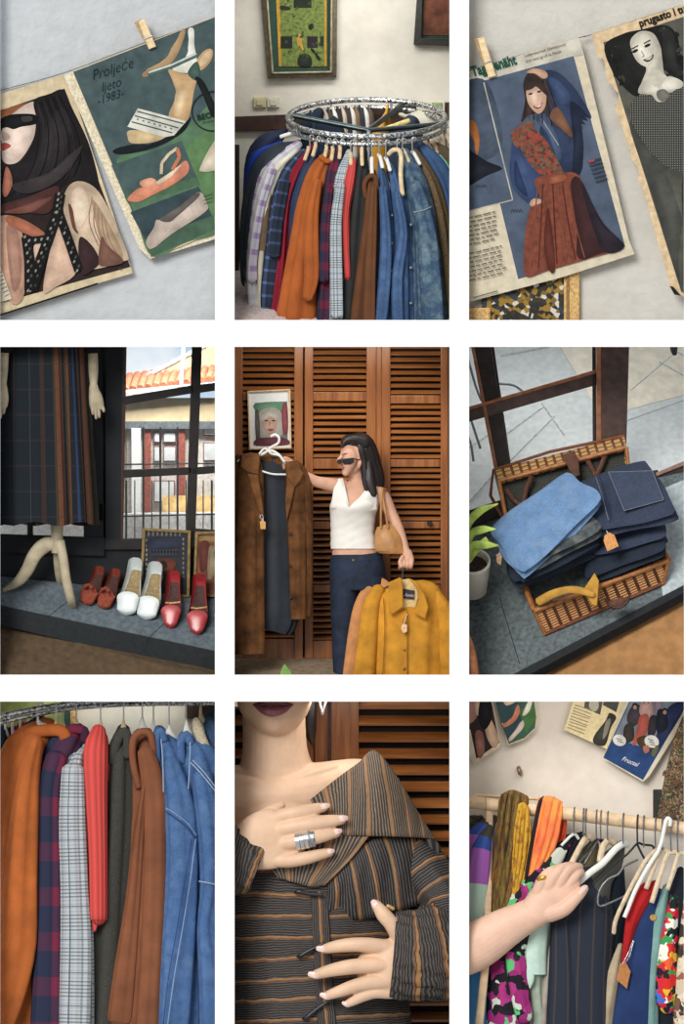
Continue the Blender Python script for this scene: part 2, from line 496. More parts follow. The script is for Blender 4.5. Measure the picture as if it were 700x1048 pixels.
# ---- left page
t = thing('magazine_page', 'old magazine page showing a woman in black headscarf and dark sunglasses', 'magazine page', (215, 888, 40), 'magazine pages pegged on the wall')
pg = slope(36, -.01, 0)
cream = M('aged_paper', (200, 184, 152), .85, .08, 25, .08, 120)
SL('paper', [(-24, 312), (205, 243), (233, 290), (432, 888), (320, 921), (-24, 1032)], pg, 2, cream, t)
P = Print(pg)
P.p((52, 42, 40), [(-24, 368), (210, 288), (424, 868), (38, 975), (-24, 990)])
P.s((150, 88, 48), [(-24, 370), (30, 350), (95, 335), (40, 380), (5, 420), (-24, 420)])
P.s((214, 190, 174), [(38, 372), (108, 330), (116, 380), (112, 440), (88, 490), (60, 525), (30, 534), (8, 520), (6, 470), (2, 440), (14, 405)])
P.s((192, 160, 142), [(4, 435), (20, 430), (34, 448), (14, 458)])
P.s((172, 72, 62), [(4, 470), (18, 464), (36, 474), (20, 486), (4, 490)])
P.s((24, 24, 28), [(-10, 400), (18, 378), (60, 370), (116, 374), (118, 402), (70, 412), (44, 420), (20, 414), (-10, 424)])
P.s((70, 66, 68), [(70, 380), (100, 378), (104, 392), (76, 396)])
P.s((34, 31, 34), [(110, 328), (160, 306), (206, 292), (235, 352), (290, 470), (322, 600), (300, 622), (240, 590), (190, 620), (120, 660), (0, 690), (-20, 600), (20, 540), (66, 528), (104, 470), (120, 400)])
P.s((48, 44, 47), [(150, 420), (200, 350), (230, 420), (180, 540), (90, 590), (120, 520)])
for k in range(9):
    P.ln((56, 50, 52) if k % 2 else (24, 22, 25), crs([(112 + k * 10, 340 - k * 4), (128 + k * 15, 430), (100 + k * 20, 560 - k * 6), (30 + k * 26, 640 - k * 8)], 5), 1.6)
P.s((56, 50, 52), [(40, 600), (160, 560), (270, 470), (200, 580), (90, 630)])
P.s((166, 98, 74), [(18, 545), (34, 560), (40, 600), (20, 640), (8, 620)])
P.s((196, 148, 122), [(-24, 720), (30, 700), (70, 740), (80, 950), (30, 978), (-24, 800)])
P.s((172, 124, 104), [(20, 740), (60, 760), (70, 900), (40, 940)])
P.s((206, 168, 142), [(185, 700), (228, 760), (250, 880), (180, 934), (140, 945), (165, 800)])
P.s((214, 178, 152), [(110, 800), (150, 790), (146, 850), (118, 880)])
P.s((78, 44, 42), [(0, 668), (90, 640), (190, 606), (160, 690), (80, 690), (10, 694)])
P.s((176, 100, 72), [(30, 700), (90, 720), (150, 762), (140, 780), (60, 750), (20, 720)])
P.s((120, 70, 60), [(14, 690), (80, 668), (170, 640), (100, 690)])
P.s((204, 176, 146), [(205, 660), (226, 602), (270, 590), (322, 625), (372, 720), (416, 830), (400, 850), (300, 876), (262, 850), (222, 760)])
P.s((176, 146, 112), [(300, 650), (350, 720), (400, 830), (360, 850), (320, 760)])
for k in range(5): P.ln((168, 134, 106), crs([(300 + k * 10, 640 + k * 18), (290 + k * 16, 720 + k * 14), (320 + k * 16, 800 + k * 8)], 4), 2)
P.s((226, 200, 172), [(235, 625), (272, 612), (290, 680), (262, 740), (236, 700)])
P.s((104, 62, 54), [(222, 665), (236, 680), (246, 740), (256, 760), (236, 740)])
P.s((58, 38, 42), [(262, 770), (300, 800), (324, 850), (300, 878), (268, 890), (255, 820)])
P.s((120, 80, 66), [(330, 770), (352, 800), (402, 850), (340, 866), (320, 850)])
for pts, w in (([(196, 630), (186, 690), (160, 770), (130, 850), (104, 945)], 17), ([(86, 770), (96, 850), (96, 945)], 17), ([(100, 782), (160, 775)], 12), ([(190, 690), (226, 790), (256, 880)], 15)):
    P.ln((28, 28, 30), pts, w)
    R = crs([tuple(p) for p in pts], 6)
    for i, (x, y) in enumerate(R):
        P.e((84, 80, 74) if i % 2 else (150, 146, 136), x + (5 if i % 2 else -5), y, 3.5, 6, .5, 8)
P.p((226, 214, 188), [(-24, 858), (2, 866), (38, 972), (-24, 990)])
for i in range(7): P.p((96, 90, 84), seg(-20 + i * 6, 892 + i * 12, 6 + i * 4, 884 + i * 12, 1.3))
P.p((40, 36, 34), seg(-24, 1032, 318, 922, 3))
P.e((70, 60, 54), 390, 872, 5, 3)
P.build('printed_photo', t)
# ---- right page
t = thing('magazine_page', 'green magazine page of sandals and flat shoes headed 1983', 'magazine page', (560, 842, 34), 'magazine pages pegged on the wall')
pg = slope(20, .006, 0)
SL('backing_paper', [(206, 244), (236, 232), (724, 140), (724, 770), (488, 842), (452, 806)], lambda x, y: pg(x, y) + 6, 2, M('pulp_paper', (214, 204, 178), .9, .14, 80, .3, 200), t)
SL('paper', [(236, 232), (724, 44), (724, 744), (490, 842)], pg, 2, cream, t)
P = Print(pg)
P.p(M('teal_print', (70, 86, 88), .8, .14, 12, .05, spec=.1), [(238, 234), (724, 46), (724, 740), (492, 836)])
P.s(M('green_print', (76, 108, 80), .7, .14, 14, .05), [(380, 520), (520, 480), (640, 380), (730, 300), (724, 560), (724, 738), (600, 790), (494, 834), (440, 700)])
P.s(M('bright_green_print', (84, 118, 76), .7, .12, 14, .05), [(600, 560), (620, 470), (724, 420), (724, 700), (690, 720)])
P.p((74, 100, 98), [(362, 538), (590, 458), (650, 600), (416, 662)])
P.p((78, 116, 84), [(404, 640), (640, 575), (652, 602), (418, 664)])
P.p((58, 80, 88), [(424, 690), (646, 606), (692, 706), (486, 806)])
P.p((76, 110, 86), [(470, 780), (694, 700), (700, 745), (494, 834)])
# large sandal
tan = (206, 164, 112); wht = (226, 226, 212)
P.s((176, 140, 96), [(590, 98), (602, 106), (580, 170), (548, 212), (476, 250), (466, 236), (530, 200), (560, 160)])
P.s(wht, [(612, 96), (630, 96), (632, 150), (640, 200), (615, 236), (560, 226), (600, 190), (614, 150)])
P.s(tan, [(548, 225), (600, 240), (642, 240), (632, 290), (612, 388), (580, 400), (548, 378), (572, 310), (560, 260)])
P.s((226, 190, 140), [(575, 290), (610, 290), (590, 370), (566, 370)])
P.e(tan, 664, 194, 42, 20, -.95); P.e((226, 196, 150), 668, 190, 30, 12, -.95)
P.ln((80, 112, 104), [(480, 240), (560, 214), (640, 178)], 8)
P.ln((214, 220, 206), [(482, 236), (560, 210), (638, 174)], 3)
P.s((60, 88, 78), [(610, 236), (640, 200), (652, 240), (636, 262)])
P.s((28, 32, 34), [(634, 252), (660, 262), (690, 320), (712, 372), (690, 380), (660, 310)])
P.s((28, 34, 38), [(366, 492), (400, 476), (470, 478), (540, 452), (604, 396), (622, 380), (600, 424), (540, 464), (460, 492), (390, 502)])
P.s((210, 180, 130), [(418, 425), (470, 425), (540, 440), (500, 462), (430, 466), (415, 446)])
P.p(wht, [(448, 352), (606, 394), (566, 440), (536, 446), (414, 412)])
for a, b in (((438, 376), (580, 416)), ((428, 396), (560, 432)), ((446, 362), (596, 402))): P.ln((86, 100, 92), [a, b], 2.2)
for i in range(7): P.e((120, 130, 116), 448 + i * 18, 388 + i * 5, 4, 3, .3, 8)
# coral sandal and flat shoe
P.s((222, 132, 98), [(414, 648), (450, 612), (490, 606), (560, 556), (604, 522), (612, 560), (560, 602), (500, 632), (450, 656)])
P.s((236, 160, 124), [(456, 590), (490, 578), (510, 590), (500, 606), (462, 606)])
P.s((232, 206, 176), [(510, 590), (560, 556), (590, 535), (560, 570), (520, 598)])
P.ln((226, 200, 168), [(524, 566), (526, 530), (550, 500), (576, 482)], 5)
P.ln((210, 118, 84), [(576, 482), (584, 510), (560, 552)], 6)
P.s((190, 172, 158), [(476, 780), (500, 740), (510, 714), (548, 722), (640, 626), (672, 660), (666, 690), (560, 760), (500, 806), (480, 804)])
P.s((96, 88, 84), [(520, 712), (580, 672), (638, 628), (646, 640), (580, 700), (550, 722)])
P.s((214, 200, 176), [(650, 546), (690, 468), (724, 440), (724, 540), (690, 556), (660, 558)])
for i in range(3): P.ln((60, 92, 70), [(662, 640 + i * 12), (690, 630 + i * 12)], 1)
# stamp ring
ring = [(692 + 68 * math.cos(a), 362 + 64 * math.sin(a)) for a in (2 * PI * k / 30 for k in range(31))]
P.ln((34, 44, 44), [p for p in ring if p[0] < 722], 2.2)
P.build('printed_shoes', t)
ink = rgb((30, 48, 56))
for s_, x, y, z in (('Proljeće', 300, 262, 48), ('ljeto', 330, 300, 44), ('-1983-', 316, 342, 40)):
    text(s_, x, y, z, lambda a, b: pg(a, b) - 3, ink, t, ang=18, shear=.45, bold=-.012, cond=.86, th=.4)
text('BEO', 642, 392, 26, lambda a, b: pg(a, b) - 5, ink, t, ang=12, bold=.02)
text('krojeva', 660, 402, 12, lambda a, b: pg(a, b) - 5, ink, t, ang=12)
peg('wooden clothes peg holding the green shoe page', 460, 66, 496, 156, 8)
# taut line behind the pages
tag(T('string', [(-24, 300, 50), (205, 238, 50), (460, 142, 50), (724, 50, 50)], 1.5, M('grey_cord', (120, 122, 120), .8), m=3), 'thin grey cord the shoe page and headscarf page hang on', 'string')
# ================================================================ room 2: round chrome rack of coats
crop(240, 0, 3.177)
WALL2 = plaster('cream_plaster', (222, 217, 204), .12, 30)
back_wall(WALL2, 640)
wood_dk = M('dark_timber', (66, 46, 40), .55, .25, 12, .2)
structure(hexa(MB(), [(-24, 380, 622), (168, 372, 622), (168, 422, 622), (-24, 428, 622), (-24, 380, 640), (168, 372, 640), (168, 422, 640), (-24, 428, 640)], wood_dk, 3).build('trim_1'))
structure(hexa(MB(), [(168, 372, 622), (724, 330, 622), (724, 382, 622), (168, 422, 622), (168, 372, 640), (724, 330, 640), (724, 382, 640), (168, 422, 640)], wood_dk, 3).build('trim_2'))
structure(hexa(MB(), [(-24, 830, 640), (724, 830, 640), (724, 842, 640), (-24, 842, 640), (-24, 1066, 10), (724, 1066, 10), (724, 1078, 10), (-24, 1078, 10)][0:4] + [(-24, 1066, 10), (724, 1066, 10), (724, 1078, 10), (-24, 1078, 10)], M('pink_carpet', (196, 184, 180), .95, .12, 60, .4, 300)).build('floor'))
d1 = BX('door_1', -24, 470, 420, 16, 880, 440, wood_dk, None, 3); structure(d1)
# framed pictures
t = thing('picture_frame', 'bronze framed picture of green and yellow panels with a dark green mount', 'picture', (215, 255, 630), 'framed pictures on the cream wall')
fr = M('bronze_frame', (92, 84, 68), .4, .2, 40, .1, metal=.3); fr2 = M('bronze_edge', (150, 138, 112), .4, .15, 40, .1, metal=.3)
O = [(84, -30), (334, -30), (332, 250), (108, 255)]; I = [(104, -30), (316, -30), (314, 234), (124, 238)]
mb = MB()
for i, j in ((1, 2), (2, 3), (3, 0)):
    hexa(mb, [(O[i][0], O[i][1], 612), (O[j][0], O[j][1], 612), (I[j][0], I[j][1], 606), (I[i][0], I[i][1], 606), (O[i][0], O[i][1], 640), (O[j][0], O[j][1], 640), (I[j][0], I[j][1], 640), (I[i][0], I[i][1], 640)], fr, 2)
mb.build('frame', t)
mb = MB()
for i, j in ((1, 2), (2, 3), (3, 0)): tube(mb, [(I[i][0], I[i][1], 606), (I[j][0], I[j][1], 606)], 4, fr2, 8, 1)
mb.build('inner_edge', t)
SL('mount', [(100, -30), (320, -30), (318, 236), (120, 240)], 630, 6, M('green_mount', (44, 74, 64), .8, .08), t)
SL('print_sheet', [(134, -30), (300, -30), (300, 216), (144, 216)], 626, 3, M('yellow_card', (180, 140, 54), .8, .1), t)
P = Print(625, .5)
P.p(M('moss_print', (104, 118, 60), .8, .2, 60, .05), [(146, -30), (292, -30), (292, 214), (154, 214)])
dkp = (46, 52, 44)
P.p(dkp, rect(192, -20, 250, 26)); P.p(dkp, rect(150, 118, 188, 158)); P.p((58, 48, 56), rect(236, 118, 270, 156)); P.p((40, 70, 48), rect(278, 118, 290, 150))
P.s(dkp, [(208, 214), (208, 185), (228, 174), (248, 185), (250, 214)]); P.s((224, 170, 60), [(204, 116), (216, 112), (220, 140), (224, 162), (212, 154), (204, 140)])
for i in range(46):
    x, y = random.uniform(158, 284), random.uniform(0, 205)
    if random.random() < .6: P.ln((84, 96, 56), [(x, y), (x + random.uniform(-14, 14), y + random.uniform(-8, 8)), (x + random.uniform(-10, 16), y + random.uniform(-12, 12))], 1.1)
    else: P.e((70, 84, 54), x, y, random.uniform(2, 6), random.uniform(2, 5), random.uniform(0, 3), 7)
P.s((40, 46, 44), [(250, 156), (262, 166), (258, 172), (248, 162)]); P.s((40, 46, 44), [(262, 170), (280, 190), (276, 196), (264, 184)]); P.s((40, 46, 44), [(240, 84), (254, 76), (256, 90), (246, 98)])
P.s((50, 56, 46), [(150, 18), (176, 22), (180, 32), (152, 32)])
P.build('printed_panels', t)
t = thing('picture_frame', 'dark framed picture with a brown print cut off at the upper right', 'picture', (650, 150, 630), 'framed pictures on the cream wall')
blk = M('black_frame', (46, 44, 40), .45, .2, 30, .1)
mb = MB(); hexa(mb, [(594, -30, 606), (612, -30, 606), (608, 124, 606), (582, 146, 606), (594, -30, 640), (612, -30, 640), (608, 124, 640), (582, 146, 640)], blk, 2)
hexa(mb, [(582, 146, 606), (608, 124, 606), (724, 126, 606), (724, 150, 606), (582, 146, 640), (608, 124, 640), (724, 126, 640), (724, 150, 640)], blk, 2); mb.build('frame', t)
SL('mount', [(606, -30), (724, -30), (724, 130), (602, 128)], 632, 6, M('green_mount'), t)
SL('print_sheet', [(618, -30), (724, -30), (724, 116), (612, 114)], 628, 3, M('umber_print', (104, 64, 48), .8, .35, 12, .05), t)
for i, (x, lb) in enumerate(((62, 'left beige wall switch beside the dark rail'), (106, 'right pale wall switch nearer the round rack'))):
    t = thing('light_switch', lb, 'light switch', (x + 20, 350, 636), 'wall switches')
    pm = M('switch_plate%d' % i, [(206, 196, 156), (216, 210, 188)][i], .5, .03)
    BX('plate', x, 316, 628, x + 40, 350, 640, pm, t, 3); BX('rocker', x + 9, 323, 624, x + 31, 343, 630, pm, t, 2)
t = thing('wall_box', 'small pale wall box with a green panel behind the right of the rack', 'wall box', (650, 362, 636))
BX('case', 592, 326, 606, 684, 366, 622, M('switch_plate1'), t, 3); BX('panel', 642, 333, 602, 676, 357, 608, M('sage_panel', (140, 156, 120), .6), t, 2)
# ---- the rack
RX, RY, RD, CX, CY, CD = 256, 60, 240, 430, 392, 330
def ringp(a, dy=0, k=1.0): return (CX + RX * k * math.cos(a), CY + RY * k * math.sin(a) + dy, CD - RD * k * math.sin(a))
t = thing('clothes_rack', 'round chrome clothes rack packed with coats and shirts', 'clothes rack', (430, 1000, 330))
chb = NT('beaded_chrome'); n_ = chb.noise(70, 2); c_ = chb.ramp(n_, [(.35, (70, 78, 82)), (.5, (190, 194, 196)), (.62, (236, 238, 238))], 'LINEAR'); chb.bump(n_, .7, .01); chb = chb.done(c_, .25, .85, .5)
def torus(name, dy, r, mat, k=1.0, n=64):
    mb = MB(); pts = [Vector(ringp(2 * PI * i / n, dy, k)) for i in range(n)]
    vs = []; fs = []
    for i in range(n):
        a = 2 * PI * i / n
        o = Vector((math.cos(a), RY / RX * math.sin(a), -RD / RX * math.sin(a))); o.normalize(); up = Vector((0, -.97, -.25))
        for j in range(10): b = 2 * PI * j / 10; vs.append(W(*(pts[i] + o * r * math.cos(b) + up * r * math.sin(b))))
    for i in range(n):
        for j in range(10): fs.append([i * 10 + j, ((i + 1) % n) * 10 + j, ((i + 1) % n) * 10 + (j + 1) % 10, i * 10 + (j + 1) % 10])
    mb.add(vs, fs, mat); return mb.build(name, t)
torus('top_ring', -8, 9, chb); torus('lower_ring', 17, 7.5, chb)
for i in range(8):
    a = 2 * PI * (i + .4) / 8; T('ring_post', [ringp(a, -8), ringp(a, 17)], 4.5, CHROME, t, m=1)
gm = M('gunmetal', (66, 76, 78), .3, .15, 20, .05, metal=.8)
T('spoke', [(192, 376, 350), (436, 424, 300)], 9, gm, t, m=2); T('spoke', [(436, 424, 300), (548, 338, 560)], 9, gm, t, m=2)
T('spoke', [(436, 424, 300), (668, 404, 330)], 8, gm, t, m=2)
T('post', [(436, 424, 300), (436, 1090, 300)], 11, CHROME, t, m=2)
# ---- clothes along the front, left to right
rust = wool((168, 92, 46)); dkd = denim('dark_denim', (52, 76, 112), None)
lil = plaid('lilac_check_cloth', (206, 206, 210), (150, 128, 172), (150, 178, 190), 17, .35)
bwp = plaid('blue_check_cloth', (40, 48, 62), (96, 116, 164), (150, 160, 168), 13, .22)
bur = plaid('burgundy_check_cloth', (44, 46, 66), (112, 40, 60), (110, 40, 60), 20, .42)
gln = glen('grey_check_wool', (190, 200, 206), (84, 92, 100), 22)
G = 'coats hanging round the chrome rack'
def row(name, label, cat, mat, path, d, hd=46, hooks=None, extra=(), fold=(.1, 5, 1.0, .8), am=HWOOD):
    fold = (.17, fold[1], fold[2] + len(label), fold[3] * 1.6)
    secs = [(x, min(y, 1034), d + (20 if i == 0 else 0), w, hd * (.55 if i == 0 else 1)) for i, (x, y, w) in enumerate(path)]
    parts = [('body', secs, mat, dict(fold=fold, dome=True))] + list(extra)
    g = garment(name, label, cat, parts, G)
    return g
def slv(path, d, mat, hd=20): return ('sleeve', [(x, min(y, 1040), d - 16, w, hd) for x, y, w in path], mat, dict(fold=(.14, 4, .5, 2.5), dome=True))
def col_(path, d, mat, r=10): return ('collar', [(x, y, d, r, r * .8) for x, y in path], mat, dict(fold=None, dome=True, n=14))
row('jacket', 'navy jacket at the far left of the round rack', 'jacket', wool((50, 58, 82)), [(158, 432, 12), (110, 470, 34), (70, 520, 30), (52, 640, 22), (48, 800, 20)], 330, 30)
row('jacket', 'bright blue jacket showing a thin edge behind the black coat', 'jacket', wool((44, 74, 170)), [(150, 472, 14), (90, 505, 26), (58, 560, 20), (42, 660, 12), (38, 760, 8)], 300, 26)
row('coat', 'long charcoal black coat leftmost among the front clothes', 'coat', wool((54, 62, 70)), [(200, 470, 12), (140, 510, 40), (88, 580, 40), (58, 690, 34), (46, 800, 28), (42, 900, 20)], 268, 36)
row('shirt', 'white and lilac checked shirt hanging beside the black coat', 'shirt', lil, [(205, 474, 14), (130, 540, 26), (88, 620, 24), (66, 740, 22), (54, 880, 20), (60, 985, 20)], 236, 30, extra=[slv([(120, 560, 16), (82, 680, 16), (58, 840, 16), (56, 900, 18)], 212, lil)])
row('shirt', 'cream shirt with open front beside the lilac checked shirt', 'shirt', cloth((206, 200, 182)), [(196, 500, 14), (138, 560, 24), (110, 660, 26), (98, 780, 24), (88, 900, 22), (96, 1060, 24)], 222, 30, extra=[('lining', [(118, 600, 204, 8, 10), (100, 700, 200, 14, 12), (92, 815, 200, 16, 12)], wool((120, 100, 78)), dict(fold=None))])
row('shirt', 'dark shirt with blue and white checks left of the maroon one', 'shirt', bwp, [(222, 500, 14), (176, 570, 28), (146, 660, 30), (128, 800, 30), (114, 920, 30), (108, 985, 26)], 196, 32, extra=[slv([(160, 600, 20), (138, 720, 20), (128, 820, 20)], 170, bwp)])
row('blouse', 'maroon blouse between the blue checked shirt and the slim navy jacket', 'blouse', wool((128, 34, 50)), [(252, 482, 12), (204, 560, 18), (172, 660, 18), (160, 800, 16), (142, 1000, 26)], 186, 34)
row('jacket', 'slim navy jacket between maroon blouse and pink coat', 'jacket', wool((50, 66, 94)), [(288, 482, 16), (238, 560, 24), (205, 660, 20), (196, 800, 18), (190, 1060, 24)], 166, 34)
row('coat', 'pink coat showing a thin edge left of the rust coat', 'coat', wool((190, 74, 92)), [(298, 512, 12), (246, 600, 14), (216, 690, 14), (192, 820, 14), (166, 960, 16), (152, 1070, 18)], 146, 34)
row('coat', 'rust orange wool coat on the round rack', 'coat', rust, [(304, 508, 16), (276, 560, 32), (250, 660, 40), (232, 800, 48), (214, 940, 56), (206, 1072, 62)], 122, 44,
    extra=[slv([(268, 600, 16), (252, 690, 22), (248, 800, 26), (250, 900, 24), (238, 960, 18)], 74, rust), col_([(282, 512), (300, 524), (312, 520)], 86, rust, 9)])
row('coat', 'burgundy and navy checked coat right of the rust coat', 'coat', bur, [(336, 500, 18), (318, 570, 28), (304, 700, 28), (298, 860, 28), (294, 1072, 32)], 116, 46, extra=[slv([(306, 620, 14), (294, 740, 16), (290, 900, 17)], 70, bur)])
row('blazer', 'pale grey checked blazer beside the coral sweater', 'blazer', gln, [(368, 508, 12), (350, 580, 24), (338, 690, 26), (336, 850, 26), (336, 1072, 28)], 92, 44, extra=[slv([(344, 610, 14), (330, 720, 18), (330, 880, 20), (332, 1020, 20)], 52, gln)])
row('sweater', 'coral red sweater hanging short beside the grey blazer', 'sweater', rib('coral_knit', (212, 84, 80), 2), [(384, 528, 12), (372, 590, 20), (360, 680, 15), (362, 780, 13), (368, 890, 12)], 62, 24)
row('coat', 'charcoal coat between the coral sweater and the brown coat', 'coat', wool((52, 54, 54)), [(418, 508, 14), (408, 590, 28), (398, 720, 36), (388, 860, 40), (376, 1072, 46)], 104, 50)
brn = wool((104, 68, 46))
row('coat', 'chocolate brown coat with rolled collar in the front middle', 'coat', brn, [(446, 572, 16), (446, 640, 26), (438, 760, 32), (424, 900, 38), (412, 1072, 44)], 84, 46, extra=[slv([(452, 620, 12), (446, 760, 16), (440, 900, 18), (436, 1072, 20)], 40, brn, 16), col_([(428, 640), (422, 600), (438, 574), (458, 576), (462, 620)], 50, brn, 8)])
db = denim('blue_denim', (56, 80, 116), (100, 130, 174))
row('shirt', 'blue denim shirt beside the brown coat', 'denim shirt', db, [(474, 540, 8), (484, 620, 20), (492, 720, 26), (494, 860, 32), (490, 1072, 40)], 88, 44, extra=[slv([(482, 620, 12), (492, 760, 17), (488, 900, 20), (474, 1060, 20)], 46, db, 18)])
g = row('shirt', 'second blue denim shirt with a buttoned cuff beside the faded denim jacket', 'denim shirt', db, [(512, 552, 10), (532, 630, 24), (546, 740, 28), (548, 880, 30), (548, 1072, 34)], 92, 44, extra=[slv([(530, 640, 12), (548, 760, 15), (528, 900, 18), (530, 1060, 18)], 50, db, 18)])
for y in (700, 790, 880): disc('button', 512, y, 46, 4, M('steel_wire'), g)
fd = denim('faded_denim', (52, 74, 98), (150, 176, 180))
g = row('jacket', 'faded denim jacket right of the denim shirts with pale washed shoulder', 'denim jacket', fd, [(552, 508, 22), (580, 590, 40), (604, 700, 46), (618, 850, 52), (628, 1072, 64)], 104, 50, extra=[slv([(590, 610, 22), (622, 740, 30), (636, 900, 34), (644, 1072, 36)], 60, fd, 24)])
seam(g, [(582, 690, 24), (612, 684, 16), (640, 672, 26)], 1.5, (150, 164, 170)); seam(g, [(586, 700, 26), (590, 850, 16), (598, 1030, 14)], 1.6, (40, 62, 90))
for y in (730, 870, 985): disc('button', 573, y, 60, 5, M('steel_wire'), g)
twd = M('brown_tweed', (96, 80, 58), .95, .45, 220, .5, 300)
row('jacket', 'brown tweed jacket near the right end of the rack', 'tweed jacket', twd, [(592, 506, 14), (632, 590, 28), (664, 700, 30), (684, 850, 30), (698, 1072, 34)], 146, 44)
row('jacket', 'dark denim jacket at the right edge behind the tweed', 'denim jacket', dkd, [(612, 482, 16), (656, 540, 30), (692, 620, 28), (710, 760, 26), (716, 1000, 22)], 186, 40)
row('blouse', 'mint green blouse peeking out at the right edge', 'blouse', wool((120, 200, 168)), [(668, 512, 8), (690, 550, 14), (706, 610, 12), (714, 700, 8)], 214, 20)
row('jacket', 'khaki brown jacket at the far right edge of the rack', 'jacket', wool((86, 76, 58)), [(650, 470, 10), (690, 510, 24), (714, 580, 18), (718, 800, 14)], 250, 30)
# hangers of the front row
spec = [(245, 455, 505, 'navy'), (302, 470, 500, 'rust'), (322, 470, 505, 'check'), (345, 468, 500, 'dark'), (378, 475, 520, 'grey'), (414, 478, 528, 'charcoal'), (446, 478, 560, 'brown'), (470, 475, 530, 'denim'), (492, 476, 540, 'second denim'), (546, 470, 512, 'faded denim'), (578, 470, 520, 'tweed'), (268, 462, 492, 'slim navy')]
nm = {'navy': 'maroon blouse', 'rust': 'rust orange coat', 'check': 'pink coat', 'dark': 'burgundy checked coat', 'grey': 'grey checked blazer', 'charcoal': 'charcoal coat', 'brown': 'brown coat', 'denim': 'blue denim shirt', 'second denim': 'second denim shirt', 'faded denim': 'faded denim jacket', 'tweed': 'brown tweed jacket', 'slim navy': 'slim navy jacket'}
for x, y0, y1, k in spec:
    a = math.acos(max(-1, min(1, (x - CX) / RX))); d = CD - RD * math.sin(a)
    yr = CY + RY * math.sin(a) + 17
    s = (x - CX) / RX
    am = HWHITE if k in ('brown', 'denim', 'second denim', 'tweed') else HWOOD
    if k in ('brown', 'charcoal'):
        arms = [(x, y1 - 45, d - 20), (x, y1 - 20, d - 22), (x + 1, y1 + 6, d - 30)]
    else: arms = [(x - 2 + s * 4, y1 - 26, d + 4), (x + 2 + s * 10, y1 - 18, d - 8), (x + 6 + s * 30, y1 + 12, d - 30)]
    hanger('pale hanger carrying the ' + nm[k] + ' on the round rack', x, yr - 12, y1 - 22, d - 6, arms, 6, 2, am, 'hangers on the round rack', ar=5)
hanger('big curved cream hanger in the collar of the faded denim jacket', 528, 452, 486, 92, [(502, 500, 70), (516, 488, 60), (536, 490, 52), (542, 520, 50), (540, 570, 48), (546, 630, 48)], 7, 2, HWOOD, 'hangers on the round rack', ar=6)
hanger('white hanger at the left end of the rack over the black coat', 186, 420, 432, 270, [(196, 428, 262), (176, 436, 258), (152, 444, 262)], 6, 2, HWHITE, 'hangers on the round rack', ar=5)
for i, (x, y) in enumerate(((622, 462), (648, 468), (672, 462), (694, 448))):
    hanger(['khaki jacket\'s wooden hanger left of three at the right end', 'wooden hanger second of those at the rack\'s right end', 'wooden hanger third of those at the rack\'s right end', 'wooden hanger last at the right edge of the rack'][i], x - 6, y - 36, y - 14, 240 + i * 14, [(x - 8, y - 12, 236 + i * 14), (x, y, 228 + i * 14), (x + 12, y + 26, 224 + i * 14)], 5, 2, M('brown_hanger', (196, 172, 146), .5), 'hangers on the round rack', ar=6)
# ---- clothes on the far side, seen through the ring
cols_ = [(44, 58, 74), (40, 48, 60), (200, 204, 202), (168, 160, 150), (70, 60, 52), (214, 212, 204), (44, 46, 50), (190, 176, 156), (60, 56, 60), (206, 200, 190), (120, 96, 76), (50, 56, 66), (212, 210, 204), (90, 78, 70)]
G2 = 'clothes on the far side of the rack'
for i in range(14):
    x = 252 + i * 14.5; a = -math.acos(max(-1, min(1, (x - CX) / RX)))
    p = ringp(a, 17)
    o = L('shirt', [(x - 2, p[1] + 6, p[2] - 4, 4, 16), (x + 4, p[1] + 26, p[2] - 40, 8, 20), (x + 8, p[1] + 70, p[2] - 60, 9, 24), (x + 9, p[1] + 150, p[2] - 64, 10, 26)], wool(cols_[i]), None, n=14, m=3, fold=(.1, 3, 0, 1), dome=True)
    side = ['left end', 'left part', 'middle', 'right part'][min(3, i // 4)]
    tag(o, 'garment edge on the far side of the round rack seen through its ring', 'shirt', G2)
for nme, lb, ct, c, path, d in (('jacket', 'mustard yellow jacket inside the ring behind the diagonal spoke', 'jacket', (206, 150, 60), [(494, 366, 6), (488, 400, 22), (480, 440, 34), (478, 540, 38)], 470),
                         ('shirt', 'pale cream shirt inside the ring right of the mustard jacket', 'shirt', (198, 194, 178), [(560, 382, 10), (590, 396, 40), (620, 430, 60), (620, 540, 60)], 500),
                         ('jacket', 'dark navy jacket inside the ring at the right', 'jacket', (52, 60, 76), [(572, 404, 30), (560, 430, 60), (560, 470, 66), (560, 560, 66)], 400),
                         ('coat', 'dark coat inside the ring left of the centre', 'coat', (36, 46, 58), [(270, 378, 20), (262, 404, 54), (280, 440, 70), (300, 560, 80)], 470)):
    tag(L(nme, [(x, y, d, w, 30) for x, y, w in path], wool(c), None, n=20, m=3, fold=(.1, 5, 0, 1), dome=True), lb, ct, G2)
hanger('yellow wooden hanger lying across the dark jacket inside the ring', 560, 372, 392, 396, [(478, 424, 372), (520, 410, 370), (564, 394, 376)], 7, 2, M('yellow_hanger', (222, 196, 130), .5), 'hangers on the round rack', ar=7)
# ================================================================ room 3: more pages on a line
crop(480, 0, 3.177)
back_wall(plaster('warm_plaster', (202, 199, 191), .3, 30), 100)
